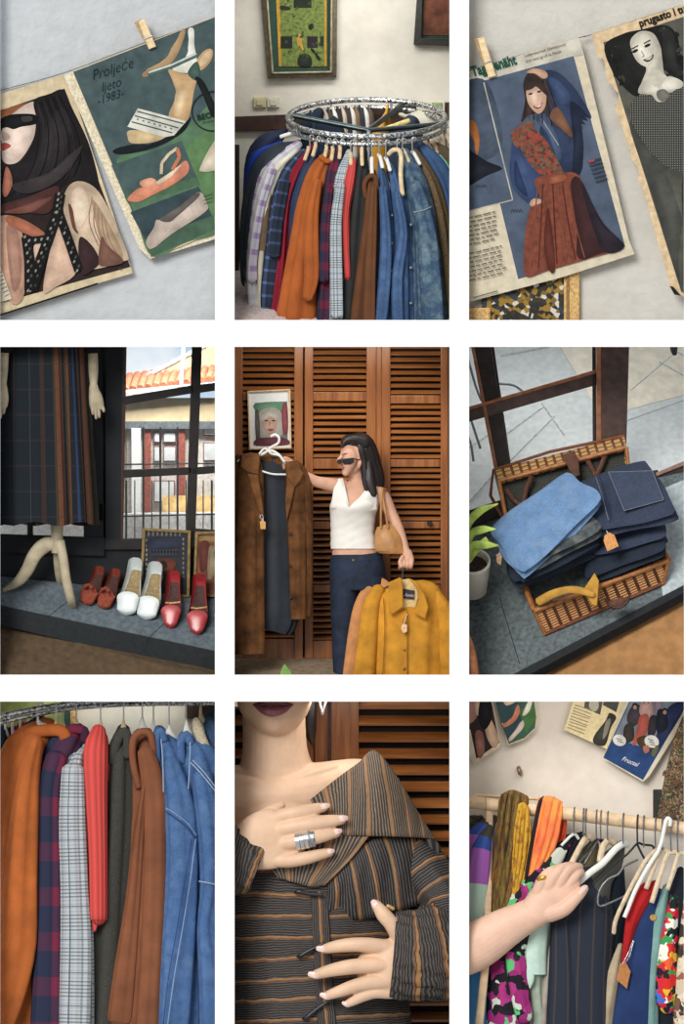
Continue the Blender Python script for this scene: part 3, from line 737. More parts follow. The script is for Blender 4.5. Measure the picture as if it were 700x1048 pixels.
# small framed picture low on the wall
t = thing('picture_frame', 'gold framed picture of yellow blossoms low on the wall under the blue page', 'picture frame', (180, 1050, 92), 'gold framed pictures')
gold = M('gold_leaf', (196, 160, 104), .45, .2, 60, .2, metal=.3)
BX('frame_side', 308, 860, 74, 360, 1066, 98, gold, t, 5); BX('frame_side', -24, 1000, 74, 70, 1066, 98, gold, t, 5)
mb = MB(); box(mb, 316, 860, 71, 326, 1066, 78, M('gold_dark', (140, 108, 66), .5, .2, metal=.3), 2); mb.build('inner_moulding', t)
def blossom(nt):
    v = nt.vor(46); c = nt.n.new('ShaderNodeSeparateColor'); nt.l.new(v, c.inputs[0])
    return nt.ramp(c.outputs[0], [(0, (34, 36, 34)), (.3, (52, 46, 36)), (.5, (150, 116, 40)), (.68, (44, 56, 70)), (.8, (206, 202, 190)), (.9, (120, 96, 40))])
nt = NT('blossom_print'); bl = nt.done(blossom(nt), .6)
BX('canvas', 40, 880, 82, 320, 1066, 90, bl, t)
# ---- blue page
t = thing('magazine_page', 'blue magazine page of a smiling woman in a long rust leather skirt', 'magazine page', (200, 985, 60), 'magazine pages on the line')
pg = slope(52, -.02, .01)
pap = M('page_paper', (204, 194, 170), .85, .06, 25, .06)
SL('paper', [(-24, 236), (10, 228), (60, 216), (100, 202), (200, 168), (356, 122), (374, 180), (520, 780), (538, 826), (300, 902), (-24, 988)], pg, 2, pap, t)
P = Print(pg, .3)
blue = M('blue_print', (78, 90, 108), .8, .12, 10, .05, spec=.1)
P.p((216, 210, 192), [(-24, 240), (356, 124), (372, 180), (-24, 290)])
P.p(blue, [(-24, 282), (340, 182), (508, 802), (160, 908), (100, 660), (-24, 690)])
P.s((70, 84, 104), [(-24, 290), (60, 268), (110, 450), (60, 520), (-24, 500)])
P.p((196, 192, 178), seg(48, 268, 142, 650, 2)); P.p((196, 192, 178), seg(142, 650, -24, 692, 2))
P.s((196, 112, 48), [(-10, 400), (10, 390), (26, 410), (34, 450), (30, 495), (22, 500), (16, 460), (0, 430)])
P.s((32, 36, 46), [(-24, 480), (20, 500), (60, 525), (108, 548), (60, 570), (0, 606), (-24, 620)])
for x, y in ((40, 608), (155, 688)): 
    for k in range(4): P.ln((58, 66, 78), [(x - 18 + k * 9, y + 4 - k), (x - 14 + k * 9, y - 8), (x - 8 + k * 9, y + 4)], 1.2)
# model: hair, raised arm, shirt
hair = (62, 48, 44)
P.s(hair, [(176, 275), (190, 240), (222, 228), (252, 240), (264, 290), (290, 340), (335, 420), (338, 448), (300, 420), (260, 372), (200, 372), (170, 396), (182, 330)])
P.s((46, 60, 92), [(246, 232), (290, 236), (340, 282), (388, 356), (396, 386), (366, 380), (368, 470), (364, 560), (300, 590), (262, 540), (240, 480), (230, 420), (250, 372), (270, 330), (256, 290)])
P.s((34, 42, 64), [(330, 330), (392, 382), (366, 384), (372, 480), (364, 560), (336, 570), (340, 460)])
P.s((58, 78, 118), [(262, 250), (300, 270), (330, 320), (300, 340), (276, 300)])
P.s((66, 84, 116), [(212, 380), (240, 368), (262, 390), (285, 440), (300, 500), (288, 520), (262, 450), (236, 410)])
for i in range(6): P.ln((150, 160, 172), [(236 + i * 9, 386 + i * 14), (246 + i * 9, 402 + i * 14)], 1.6)
P.s((196, 150, 120), [(186, 236), (210, 222), (246, 230), (256, 248), (240, 256), (214, 240)])
for k in range(9): P.ln((88, 66, 56) if k % 2 else (44, 34, 32), crs([(196 + k * 7, 262), (186 + k * 11, 320), (180 + k * 15, 380 + k * 5)], 4), 1.5)
P.s((206, 164, 138), [(186, 290), (200, 268), (228, 272), (250, 300), (248, 346), (228, 370), (206, 356), (190, 330)])
P.s((222, 184, 158), [(196, 300), (222, 294), (226, 330), (206, 340)])
P.s(hair, [(180, 292), (196, 262), (236, 266), (256, 310), (240, 300), (214, 278), (194, 292)])
for x, y in ((200, 305), (228, 298)): P.e((60, 44, 42), x, y, 7, 3.2, -.2)
P.s((170, 70, 66), [(208, 344), (226, 342), (240, 332), (232, 350), (218, 354)]); P.s((236, 226, 214), [(212, 345), (226, 343), (236, 337), (228, 348)])
P.s((130, 84, 60), [(262, 380), (290, 350), (335, 430), (330, 446), (296, 416)])
# blouse pattern and skirt
P.s((54, 74, 118), [(146, 452), (136, 500), (132, 566), (150, 620), (196, 660), (222, 640), (250, 590), (220, 560), (176, 500)])
P.s((38, 54, 92), [(150, 520), (150, 600), (190, 640), (176, 590)])
def brocade(name, c, sc=60):
    n = NT(name); v = n.vor(sc); s_ = n.n.new('ShaderNodeSeparateColor'); n.l.new(v, s_.inputs[0])
    return n.done(n.ramp(s_.outputs[0], [(i / len(c), x) for i, x in enumerate(c)]), .75)
P.s(brocade('vest_print', [(120, 62, 48), (92, 66, 52), (150, 58, 46), (108, 84, 62), (84, 46, 44)], 70), [(138, 432), (170, 406), (200, 392), (214, 420), (250, 456), (288, 520), (306, 570), (240, 570), (196, 532), (172, 490), (146, 470)])
P.s((196, 150, 120), [(196, 662), (210, 646), (238, 650), (236, 664), (206, 672)])
rust = M('rust_print', (112, 56, 40), .7, .22, 30, .05)
P.s(rust, [(218, 580), (300, 562), (356, 570), (380, 660), (420, 740), (504, 800), (400, 838), (260, 878), (184, 898), (180, 800), (192, 700), (206, 672), (240, 655), (222, 620)])
P.s((64, 36, 38), [(330, 600), (360, 580), (400, 690), (500, 798), (430, 824), (356, 840), (350, 740)])
P.s((44, 36, 46), [(366, 590), (400, 660), (440, 730), (506, 800), (440, 818), (390, 700)])
for k in range(7): P.ln((92, 44, 34) if k % 2 else (140, 76, 54), crs([(224 + k * 16, 600), (212 + k * 22, 720), (196 + k * 30, 880 - k * 7)], 4), 2)
P.s((96, 44, 34), [(250, 700), (262, 690), (280, 870), (258, 876), (244, 800)])
P.s((160, 84, 58), [(256, 576), (310, 568), (312, 588), (258, 598)])
for k in range(6):
    P.ln((60, 64, 82), [(386 + k * 5, 526 + k * 13), (430 + k * 4, 515 + k * 13)], 2.4)
P.ln((190, 70, 80), [(388, 526), (408, 521)], 3.5)
# text column
txt = (122, 112, 100)
for k in range(15):
    if k in (7,): continue
    x1 = 84 + k * 2.8 - (14 if k in (6, 14) else 0)
    y1 = 688 + k * 14
    a = -24
    while a < x1 - 6:
        b = min(x1, a + random.uniform(10, 26))
        P.ln(txt, [(a, y1 + (84 - a) * .24 + k * .6), (b, y1 + (84 - b) * .24 + k * .6)], 2.1); a = b + 4
P.ln(txt, [(14, 968), (92, 946)], 2)
P.ln((30, 30, 34), [(-24, 248), (0, 240)], 8)
P.build('printed_photo', t)
green = rgb((24, 92, 72)); dk = rgb((84, 80, 78))
dd = lambda a, b: pg(a, b) - 4
text('Tag', 12, 249, 46, dd, green, t, ang=16, bold=.035, cond=.72)
text('genäht', 71, 232, 46, dd, green, t, ang=16, bold=.035, cond=.72)
text('Lederoberteil, Damenrock', 180, 186, 13, dd, dk, t, ang=16, cond=1)
text('und zwei groß in Mode', 184, 204, 13, dd, dk, t, ang=16, cond=1)
peg('wooden clothes peg over the green heading of the blue page', 38, 122, 76, 250, 34, 13)
# ---- black-and-white page with the torn edge
t = thing('magazine_page', 'torn black and white magazine page of a curly haired woman in a dotted sweater', 'magazine page', (690, 966, 45), 'magazine pages on the line')
pg = slope(44, -.012, 0)
edge = [(398, 112), (404, 140), (412, 148), (410, 166), (420, 186), (436, 190), (446, 226), (444, 240), (452, 268), (464, 274), (470, 290), (486, 302), (488, 328), (472, 340), (480, 368), (500, 420), (514, 474), (526, 488), (524, 506), (536, 528), (546, 540), (552, 566), (548, 582), (562, 604), (570, 640), (580, 664), (600, 740), (632, 850), (656, 936), (690, 964)]
SL('paper', edge + [(724, 960), (724, 4), (640, 34)], pg, 2, M('torn_paper', (206, 182, 146), .9, .1, 30, .2, 90), t)
P = Print(pg, .3)
P.p(M('grey_print', (78, 78, 70), .7, .12, 14, .04), [(436, 138), (724, 46), (724, 950), (690, 950)])
P.s((72, 74, 68), [(520, 400), (600, 470), (690, 560), (724, 600), (724, 930), (690, 940), (600, 650)])
P.s((34, 36, 34), [(440, 150), (500, 110), (560, 96), (640, 82), (678, 120), (690, 190), (720, 240), (700, 270), (640, 230), (600, 250), (556, 310), (520, 300), (470, 240)])
for k in range(90):
    a = random.uniform(0, 2 * PI); q = random.uniform(.75, 1.05)
    x, y = 580 + 128 * q * math.cos(a), 190 + 112 * q * math.sin(a) - 8
    if y < 156 - (x - 436) * .32 or 520 < x < 634 and y > 100 or y > 292 or x > 716 or x < 446: continue
    P.e(random.choice(((30, 32, 30), (46, 48, 45), (62, 64, 58), (38, 38, 36))), x, y, random.uniform(7, 15), random.uniform(4, 8), random.uniform(0, 3), 10)
P.s((44, 46, 44), [(640, 90), (668, 120), (676, 200), (690, 240), (650, 220), (628, 150)])
P.s((196, 190, 172), [(525, 130), (556, 102), (598, 108), (622, 150), (628, 190), (640, 250), (690, 280), (660, 300), (556, 306), (560, 270), (576, 222), (546, 196), (530, 168)])
P.s((214, 208, 190), [(530, 150), (560, 112), (590, 120), (610, 170), (590, 212), (566, 214), (540, 190)])
for x, y in ((540, 166), (580, 148)): P.e((46, 44, 42), x, y, 11, 5, -.45); P.ln((50, 48, 44), [(x - 12, y - 6), (x + 10, y - 18)], 2)
P.ln((150, 142, 128), [(560, 165), (570, 182), (562, 186)], 1.6)
P.s((90, 70, 66), [(566, 194), (584, 188), (600, 176), (596, 192), (580, 202)]); P.s((236, 232, 220), [(572, 194), (586, 189), (596, 181), (588, 193)])
def dots(nt):
    u, v, vec = nt.uv()
    a = nt.band(u, 2.4, .0, .4); b = nt.band(v, 2.4, .0, .4)
    return nt.mix(nt.math('MULTIPLY', a, b), (50, 52, 50), (142, 140, 128))
nt = NT('dotted_knit_print'); dk2 = nt.done(dots(nt), .8)
P.p(dk2, crs([(522, 350), (560, 306), (620, 320), (660, 300), (724, 280), (724, 560), (690, 560), (640, 540), (580, 480), (530, 400)], 4, True))
P.s((206, 200, 184), [(550, 296), (572, 262), (600, 300), (640, 250), (690, 262), (692, 284), (640, 300), (640, 326), (612, 330), (590, 306)])
P.s((120, 116, 106), [(612, 296), (636, 290), (652, 312), (630, 330), (612, 318)])
P.s((86, 86, 78), [(640, 560), (690, 560), (724, 620), (724, 760), (700, 940), (680, 860), (690, 700)])
P.s((52, 54, 52), [(692, 600), (724, 580), (724, 940), (708, 940)])
P.p((40, 36, 36), [(652, 930), (664, 932), (690, 962), (668, 958)])
P.build('printed_photo', t)
text('prugasto i tuf', 556, 88, 36, lambda a, b: pg(a, b) - 3, rgb((34, 32, 34)), t, ang=18.5, bold=.035, cond=.86)
tag(T('string', [(-24, 236, 70), (110, 196, 70), (360, 122, 70), (400, 112, 70), (724, 6, 70)], 1.6, M('grey_cord'), m=3), 'thin dark cord holding the blue page and the torn page', 'string')
# ================================================================ room 4: shop window ledge with shoes
crop(0, 352, 3.082)
DK = M('dark_window_timber', (38, 34, 34), .5, .2, 14, .15)
DKW = M('dark_panelling', (30, 33, 38), .7, .15, 8, .1)
def wd(x): return 250 + .1 * x
def wbar(x0, y0, x1, y1, w0, w1, m=None, t0=-14, t1=26, name='trim_4', bev=3):
    "window member from one point to another; half-widths w0, w1"
    q = seg(x0, y0, x1, y1, w0, w1)
    c = [(x, y, wd(x) + t0) for x, y in q] + [(x, y, wd(x) + t1) for x, y in q]
    return structure(hexa(MB(), c, m or DK, bev).build(name))
# window members
wbar(352, -20, 350, 640, 36, 34, DKW)                      # wide post left of the panes
wbar(394, -20, 382, 640, 6, 6, M('reddish_timber', (70, 46, 42), .5))
wbar(622, -20, 600, 640, 16, 15)
wbar(384, 180, 612, 142, 13, 13); wbar(612, 144, 724, 128, 13, 13)
wbar(384, 410, 606, 400, 13, 12); wbar(604, 402, 724, 392, 12, 12)
wbar(300, 632, 610, 630, 18, 18); wbar(600, 600, 724, 612, 20, 22)
wbar(300, -20, 300, 640, 36, 36, DKW)
wbar(-24, 600 + 28, 330, 612 + 28, 30, 30, DKW, -20, 20)
wbar(94, 500, 96, 640, 9, 9); wbar(-24, 520, 330, 530, 30, 30, DKW)
wbar(150, -20, 150, 520, 130, 130, DKW, -6, 30)
# wall below the window down to the ledge
structure(hexa(MB(), [(-24, 610, wd(-24)), (724, 618, wd(724)), (724, 1000, wd(724)), (-24, 1000, wd(-24)), (-24, 610, wd(-24) + 30), (724, 618, wd(724) + 30), (724, 1000, wd(724) + 30), (-24, 1000, wd(-24) + 30)], DKW).build('wall_back'))
structure(BX('ceiling', -24, -34, 60, 724, -22, 330, DKW)); structure(BX('wall_left', -110, -34, 30, -100, 1066, 330, DKW)); structure(BX('wall_right', 725, -34, 30, 732, 1066, 330, DKW))
# glass panes
g = bpy.data.materials.new('window_glass'); g.use_nodes = True
nt = g.node_tree; nt.nodes.clear(); o_ = nt.nodes.new('ShaderNodeOutputMaterial'); mx = nt.nodes.new('ShaderNodeMixShader'); tr = nt.nodes.new('ShaderNodeBsdfTransparent'); gl = nt.nodes.new('ShaderNodeBsdfGlossy'); gl.inputs['Roughness'].default_value = .02
mx.inputs[0].default_value = .04; nt.links.new(tr.outputs[0], mx.inputs[1]); nt.links.new(gl.outputs[0], mx.inputs[2]); nt.links.new(mx.outputs[0], o_.inputs[0]); GLASS = g
for i, q in enumerate(([(388, -20), (616, -20), (612, 150), (386, 186)], [(386, 170), (612, 132), (606, 404), (384, 414)], [(384, 404), (604, 396), (602, 630), (384, 640)], [(610, -20), (724, -20), (724, 640), (600, 640)], [(-24, 540), (280, 540), (280, 620), (-24, 620)])):
    structure(slab(MB(), q, lambda x, y: wd(x) + 6, 2, GLASS).build('window_%d' % (i + 1)))
# ledge and floor
def LD(x, y): return 150 + .15 * (x + 24) - (y - 815)
stone = M('slate_stone', (92, 103, 110), .65, .16, 40, .25, 220)
FL, FR, BR, BL = (-24, 816), (724, 975), (724, 806), (-24, 730)
top = [p + (LD(*p),) for p in (FL, FR, BR, BL)]
bot = [(x, y + 62 + (16 if i == 1 else 0), d + 16) for i, (x, y, d) in enumerate(top)]
dks = M('slate_edge', (26, 31, 34), .7, .2, 40, .25, 200)
mb = MB(); hexa(mb, [top[3], top[2], top[1], top[0], bot[3], bot[2], bot[1], bot[0]], stone, 1.5)
structure(mb.build('trim_5'))
structure(hexa(MB(), [(-24, 819, LD(-24, 819) - 3), (724, 978, LD(724, 978) - 3), (724, 1056, LD(724, 978) - 1), (-24, 882, LD(-24, 819) - 1), (-24, 819, LD(-24, 819) + 8), (724, 978, LD(724, 978) + 8), (724, 1056, LD(724, 978) + 8), (-24, 882, LD(-24, 819) + 8)], dks, 1.5).build('trim_6'))
carpet = M('brown_carpet', (86, 70, 52), .95, .12, 30, .5, 320)
structure(hexa(MB(), [(-24, 870, 190), (724, 1040, 90), (724, 1052, 96), (-24, 884, 196), (-24, 1070, 0), (724, 1080, 0), (724, 1092, 6), (-24, 1082, 6)][0:2] + [(724, 1070, 20), (-24, 1070, 20), (-24, 880, 200), (724, 1052, 100), (724, 1082, 30), (-24, 1082, 30)], carpet).build('floor'))
for a, b in (((40, 812), (118, 750)), ((330, 905), (420, 820))):
    structure(T('trim_7', [(a[0] + 110, a[1] + 50, LD(a[0] + 110, a[1] + 50) - .5), (b[0] + 110, b[1] + 50, LD(b[0] + 110, b[1] + 50) - .5)], 1.0, dks, m=1, n=6))
# ---- mannequin
cw = M('cream_wood', (178, 166, 140), .5, .1, 18, .08)
t = thing('mannequin', 'cream wooden dress mannequin on curved legs wearing a long dark striped skirt', 'mannequin', (150, 790, LD(150, 790)))
L('stand_post', [(180, 480, 150, 20, 20), (180, 570, 150, 20, 20), (180, 600, 150, 18, 18), (181, 640, 150, 21, 21), (181, 660, 150, 18, 18)], cw, t, n=20)
L('leg', [(172, 628, 148, 20, 12), (140, 636, 146, 24, 12), (108, 668, 150, 22, 12), (84, 716, 160, 20, 12), (56, 750, 168, 16, 11), (12, 776, LD(12, 776), 7, 9)], cw, t, n=16)
L('leg', [(188, 622, 140, 16, 13), (200, 680, 130, 15, 13), (208, 740, 126, 15, 13), (222, 800, 128, 14, 12), (228, 826, LD(228, 826), 12, 10)], cw, t, n=16)
L('leg', [(182, 630, 160, 14, 14), (182, 680, 186, 14, 12), (186, 730, 216, 12, 12), (190, 752, LD(190, 752), 10, 10)], cw, t, n=16)
nt = NT('striped_skirt'); u, v, vec = nt.uv()
x_ = nt.n.new('ShaderNodeTexCoord'); sp = nt.n.new('ShaderNodeSeparateXYZ'); nt.l.new(x_.outputs['UV'], sp.inputs[0])
uu = nt.math('DIVIDE', u, 290.0)
base = (26, 32, 38)
stops = [(0, (46, 42, 34)), (.03, base), (.05, (84, 56, 42)), (.075, (96, 62, 44)), (.09, base), (.105, (90, 62, 42)), (.115, base), (.13, (44, 60, 96)), (.14, base), (.155, (104, 66, 44)), (.164, (70, 60, 42)), (.17, base), (.182, (84, 54, 40)), (.188, base), (.195, (112, 68, 46)), (.208, (64, 56, 40)), (.215, base), (.25, (60, 44, 38)), (.262, base), (.3, (50, 62, 66)), (.304, base), (.36, (60, 50, 44)), (.368, base), (.42, (54, 64, 70)), (.424, base), (.5, (44, 40, 38))]
c = nt.ramp(uu, stops)
c = nt.mix(nt.math('MULTIPLY', nt.band(v, 26, 0, .06), .35), c, (70, 52, 50))
c = nt.mix(nt.math('MULTIPLY', nt.noise(20), .45), c, base)
nt.bump(nt.noise(90), .3); skm = nt.done(c, .85, spec=.2)
def skirt():
    mb = MB(); n = 120; rows_ = 26; vs = []; fs = []; uvs = []
    for j in range(rows_ + 1):
        f = j / rows_
        cx = 136 + 12 * f; rx = 136 + 20 * f; rd = 90 + 26 * f; y = -20 + 588 * f
        for i in range(n):
            a = 2 * PI * i / n
            q = 1 + .045 * (.3 + .7 * f) * math.sin(15 * a + 1.2 * math.sin(2 * a) + f) + .025 * f * math.sin(9 * a + 2)
            vs.append(W(cx + rx * q * math.cos(a), y + (6 * math.sin(6 * a) if j == rows_ else 0), 160 - rd * q * math.sin(a)))
    for j in range(rows_):
        for i in range(n):
            fs.append([j * n + i, j * n + (i + 1) % n, (j + 1) * n + (i + 1) % n, (j + 1) * n + i])
            uvs.append([(290 * i / n, 190 * j / rows_), (290 * (i + 1) / n, 190 * j / rows_), (290 * (i + 1) / n, 190 * (j + 1) / rows_), (290 * i / n, 190 * (j + 1) / rows_)])
    mb.add(vs, fs, skm, uvs); return mb.build('skirt', t)
skirt()
blk_ = wool((28, 28, 32))
def wooden_hand(sx, sy, d, flip):
    f = -1 if flip else 1
    L('sleeve', [(sx - 6 * f, -24, d, 30, 30), (sx - 4 * f, 26, d, 26, 26)], blk_, t, n=20)
    mb = MB()
    loft(mb, [(sx, sy, d, 16, 16), (sx + 2 * f, sy + 50, d, 16, 15), (sx + 3 * f, sy + 98, d, 12, 12)], cw, 18, 4)
    mb.build('forearm', t)
    mb = MB(); loft(mb, [(sx + 3 * f, sy + 96, d, 12, 12), (sx + 4 * f, sy + 116, d, 17, 14), (sx + 8 * f, sy + 142, d, 24, 13), (sx + 12 * f, sy + 166, d, 24, 11), (sx + 12 * f, sy + 176, d, 20, 9)], cw, 18, 4)
    for k, (dx, l) in enumerate(((-8, 16), (2, 30), (12, 26), (26, 8))):
        loft(mb, [(sx + (6 + dx * .9) * f, sy + 165, d - 2 + k, 6, 6), (sx + (8 + dx) * f, sy + 172 + l * .6, d - 4 + k, 5.5, 5.5), (sx + (9 + dx) * f, sy + 174 + l, d - 3 + k, 4, 4)], cw, 12, 3, dome=True)
    mb.build('hand', t)
wooden_hand(292, 30, 150, False); wooden_hand(12, 28, 76, True)
# ---- shoes
def shoe(label, toe, heel, w, mat, lin, hh=46, rim=46, point=.5, group='shoes in a row on the ledge', extra=None, cat='shoe', name='pump_shoe', tv=.33, N=None, dfun=None):
    dfun = dfun or LD
    A = Vector(toe + (dfun(*toe),)); B = Vector(heel + (dfun(*heel),))
    ax = B - A; N = N or Vector((-.1, -.72, -.7)).normalized(); F = ax - N * ax.dot(N); ln = F.length; F.normalize(); R = F.cross(N); 
    t = thing(name, label, cat, (toe[0], toe[1], dfun(*toe)), group)
    def wid(q):
        if q < .36: return w * (point + (1 - point) * math.sin(q / .36 * PI / 2)) * min(1, (q / .05) ** .5 if q < .05 else 1)
        if q < .7: return w * (1 - .28 * (q - .36) / .34)
        return w * (.72 - .06 * (q - .7) / .3) * (1 if q < .93 else math.sqrt(max(.02, 1 - ((q - .93) / .075) ** 2)))
    def sole(q): return 1 + hh * max(0, (q - .32) / .68) ** 1.3 * (1 if q > .32 else 0)
    def rimh(q): return rim * (.55 + .45 * min(1, abs(q - .45) / .5)) if q > tv else rim * (.25 + .55 * min(1, q / tv) ** .8)
    P_ = lambda q, x, z: tuple(A + F * (ln * q) + R * x + N * z)
    qs = [0, .01, .025, .05, .09, .14, .2, .27, .33, .36, .4, .46, .54, .62, .7, .78, .86, .92, .95, .975, .99, 1.0]
    out = MB(); m = 14; vs = []; fs = []
    for q in qs:
        for k in range(m + 1):
            a = PI * k / m
            x = -wid(q) * math.cos(a) * (1 if k not in (0, m) else (.93)); z = sole(q) + rimh(q) * (1 - math.sin(a) ** .6 * (1 if q < .9 else max(0, 1 - ((q - .9) / .1) ** 3)))
            vs.append(W(*P_(q, x, z)))
    for i in range(len(qs) - 1):
        for k in range(m): fs.append([i * (m + 1) + k, i * (m + 1) + k + 1, (i + 1) * (m + 1) + k + 1, (i + 1) * (m + 1) + k])
    out.add(vs, fs, mat)
    # vamp
    vs = []; fs = []; qv = [q for q in qs if q <= tv] ; m2 = 12
    for q in qv:
        for k in range(m2 + 1):
            a = PI * k / m2
            sag = q + (.10 * (math.sin(a) - 1) * (q / tv) ** 3) * -1 * -1 if q > tv * .6 else q
            vs.append(W(*P_(sag, -wid(q) * math.cos(a) * .99, sole(q) + rimh(q) + rim * .3 * math.sin(a) ** .8 * min(1, .25 + q / tv))))
    for i in range(len(qv) - 1):
        for k in range(m2): fs.append([i * (m2 + 1) + k, i * (m2 + 1) + k + 1, (i + 1) * (m2 + 1) + k + 1, (i + 1) * (m2 + 1) + k])
    out.add(vs, fs, mat)
    up = out.build('upper', t)
    ins = MB(); vs = []; fs = []
    qi = [q for q in qs if .2 <= q < .99]
    for q in qi:
        for k in range(5): vs.append(W(*P_(q, (k / 2 - 1) * wid(q) * .86, sole(q) + 5 + 3 * (k / 2 - 1) ** 2)))
    for i in range(len(qi) - 1):
        for k in range(4): fs.append([i * 5 + k, i * 5 + k + 1, (i + 1) * 5 + k + 1, (i + 1) * 5 + k])
    ins.add(vs, fs, lin); ins.build('insole', t)
    mb = MB(); loft(mb, [P_(q, 0, sole(q) * .5 if q < .5 else sole(q) - 3)[:3] + (wid(q) * .92, 3) for q in (.03, .1, .25, .4, .6, .8)], M('shoe_sole', (30, 26, 24), .7), 12, 1, axis=tuple(R)); mb.build('sole', t)
    if hh > 12:
        mb = MB(); loft(mb, [P_(.9, 0, sole(.9))[:3] + (wid(.85) * .85, wid(.85) * .8), P_(.93, 0, hh * .5)[:3] + (wid(.85) * .5, wid(.85) * .5), P_(.93, 0, 0)[:3] + (wid(.85) * .5, wid(.85) * .5)], mat, 14, 3); mb.build('heel', t)
    if extra: extra(t, P_, wid, sole, rimh)
    return t
wl = M('white_leather', (206, 214, 214), .35, .05, 20, .06, spec=.5); rl = M('red_leather', (164, 52, 56), .25, .12, 20, .05, spec=.6); bl_ = M('russet_suede', (132, 62, 44), .8, .15, 60, .25)
tanl = M('tan_insole', (142, 122, 84), .6); dkl = M('dark_insole', (70, 44, 40), .6)
def loafer_bow(t, P_, wid, sole, rimh):
    T('strap', [P_(.26, -wid(.26) * .98, 24), P_(.3, 0, 56), P_(.26, wid(.26) * .98, 24)], 5, bl_, t)
    for s in (-1, 1): L('tassel', [P_(.28, s * 3, 56), P_(.22, s * 12, 56)][0:1][0:0] + [P_(.29, s * 2, 56) + (4, 4), P_(.24, s * 10, 55) + (6, 4)], bl_, t, m=2, dome=True)
LO = lambda x, y: LD(x, y)
shoe('left russet brown loafer beside the mannequin leg', (272, 826), (322, 742), 28, bl_, dkl, 14, 34, .72, extra=loafer_bow, name='loafer')
shoe('right russet brown loafer next to the white pumps', (326, 838), (372, 748), 28, bl_, dkl, 14, 34, .72, extra=loafer_bow, name='loafer')
shoe('left white square toed pump', (398, 858), (438, 740), 36, wl, tanl, 40, 46, .8)
shoe('right white square toed pump beside the red shoes', (462, 872), (500, 752), 37, wl, tanl, 40, 46, .8)
def trim_bow(t, P_, wid, sole, rimh):
    T('gold_trim', [P_(.42, -wid(.42) * .6, 42), P_(.36, 0, 50), P_(.42, wid(.42) * .9, 44)], 3, M('gold_leaf'), t)
shoe('left red leather pump with rounded toe', (538, 900), (556, 772), 32, rl, dkl, 36, 44, .5, extra=trim_bow)
shoe('right red leather pump with rounded toe', (622, 920), (636, 782), 34, rl, dkl, 36, 44, .5, extra=trim_bow)
shoe('dark shoe cut off at the right edge of the ledge', (706, 910), (700, 800), 30, M('navy_leather', (50, 62, 74), .4), dkl, 30, 44, .5)
# ---- framed pictures leaning on the window
def leaning(label, q, th, m_print, fun):
    t = thing('picture_frame', label, 'picture', ((q[2][0] + q[3][0]) / 2, q[2][1], LD(q[2][0], q[2][1])), 'framed pictures leaning on the window')
    yb = max(p[1] for p in q); db = 288; 
    dz = lambda x, y: db - 34 + (yb - y) * .14 + .05 * (x - 520)
    ins = [(q[0][0] + th, q[0][1] + th), (q[1][0] - th, q[1][1] + th), (q[2][0] - th, q[2][1] - th), (q[3][0] + th, q[3][1] - th)]
    mb = MB()
    for i in range(4):
        j = (i + 1) % 4
        a = [q[i], q[j], ins[j], ins[i]]
        hexa(mb, [(x, y, dz(x, y) - 6) for x, y in a] + [(x, y, dz(x, y) + 6) for x, y in a], M('dull_gold', (120, 100, 58), .5, .2, 30, .1, metal=.2), 1.5)
    mb.build('frame', t)
    SL('print_sheet', ins, dz, 4, m_print, t)
    P = Print(lambda x, y: dz(x, y) - 1, .3); fun(P); P.build('printed_design', t)
def f1(P):
    for i in range(8): P.p((120, 116, 106), rect(466 + i * 14, 592, 472 + i * 14, 606))
    for i in range(9): P.e((150, 142, 124), 462, 620 + i * 15, 3, 5, 0, 8); P.e((130, 124, 110), 578, 616 + i * 15, 3, 5, 0, 8)
    P.s((52, 56, 76), [(474, 612), (560, 610), (566, 640), (470, 644)]); P.s((60, 62, 70), [(472, 650), (566, 648), (560, 668), (478, 668)])
    for i in range(9): P.e((34, 36, 44), 480 + i * 10, 656, 3, 5, 0, 8)
    P.s((112, 58, 44), [(488, 684), (530, 676), (556, 690), (540, 716), (500, 712)]); P.s((66, 44, 40), [(500, 690), (520, 684), (528, 704), (506, 706)])
    P.s((60, 50, 46), [(470, 730), (570, 726), (566, 760), (474, 764)])
leaning('gold framed dark picture with pale dotted border leaning behind the white and red pumps', [(450, 580), (602, 588), (598, 800), (440, 796)], 9, M('dark_print', (34, 36, 42), .6), f1)
def f2(P):
    P.s((150, 116, 70), [(632, 606), (702, 604), (702, 624), (632, 622)]); P.s((104, 52, 46), [(630, 630), (660, 628), (656, 700), (632, 716)]); P.s((150, 130, 96), [(660, 640), (690, 660), (680, 720), (656, 740)]); P.s((44, 40, 44), [(676, 650), (716, 640), (716, 740), (690, 730)])
leaning('gold framed brown picture cut off at the right edge behind the red pumps', [(616, 592), (724, 590), (724, 800), (608, 796)], 9, M('umber_print'), f2)
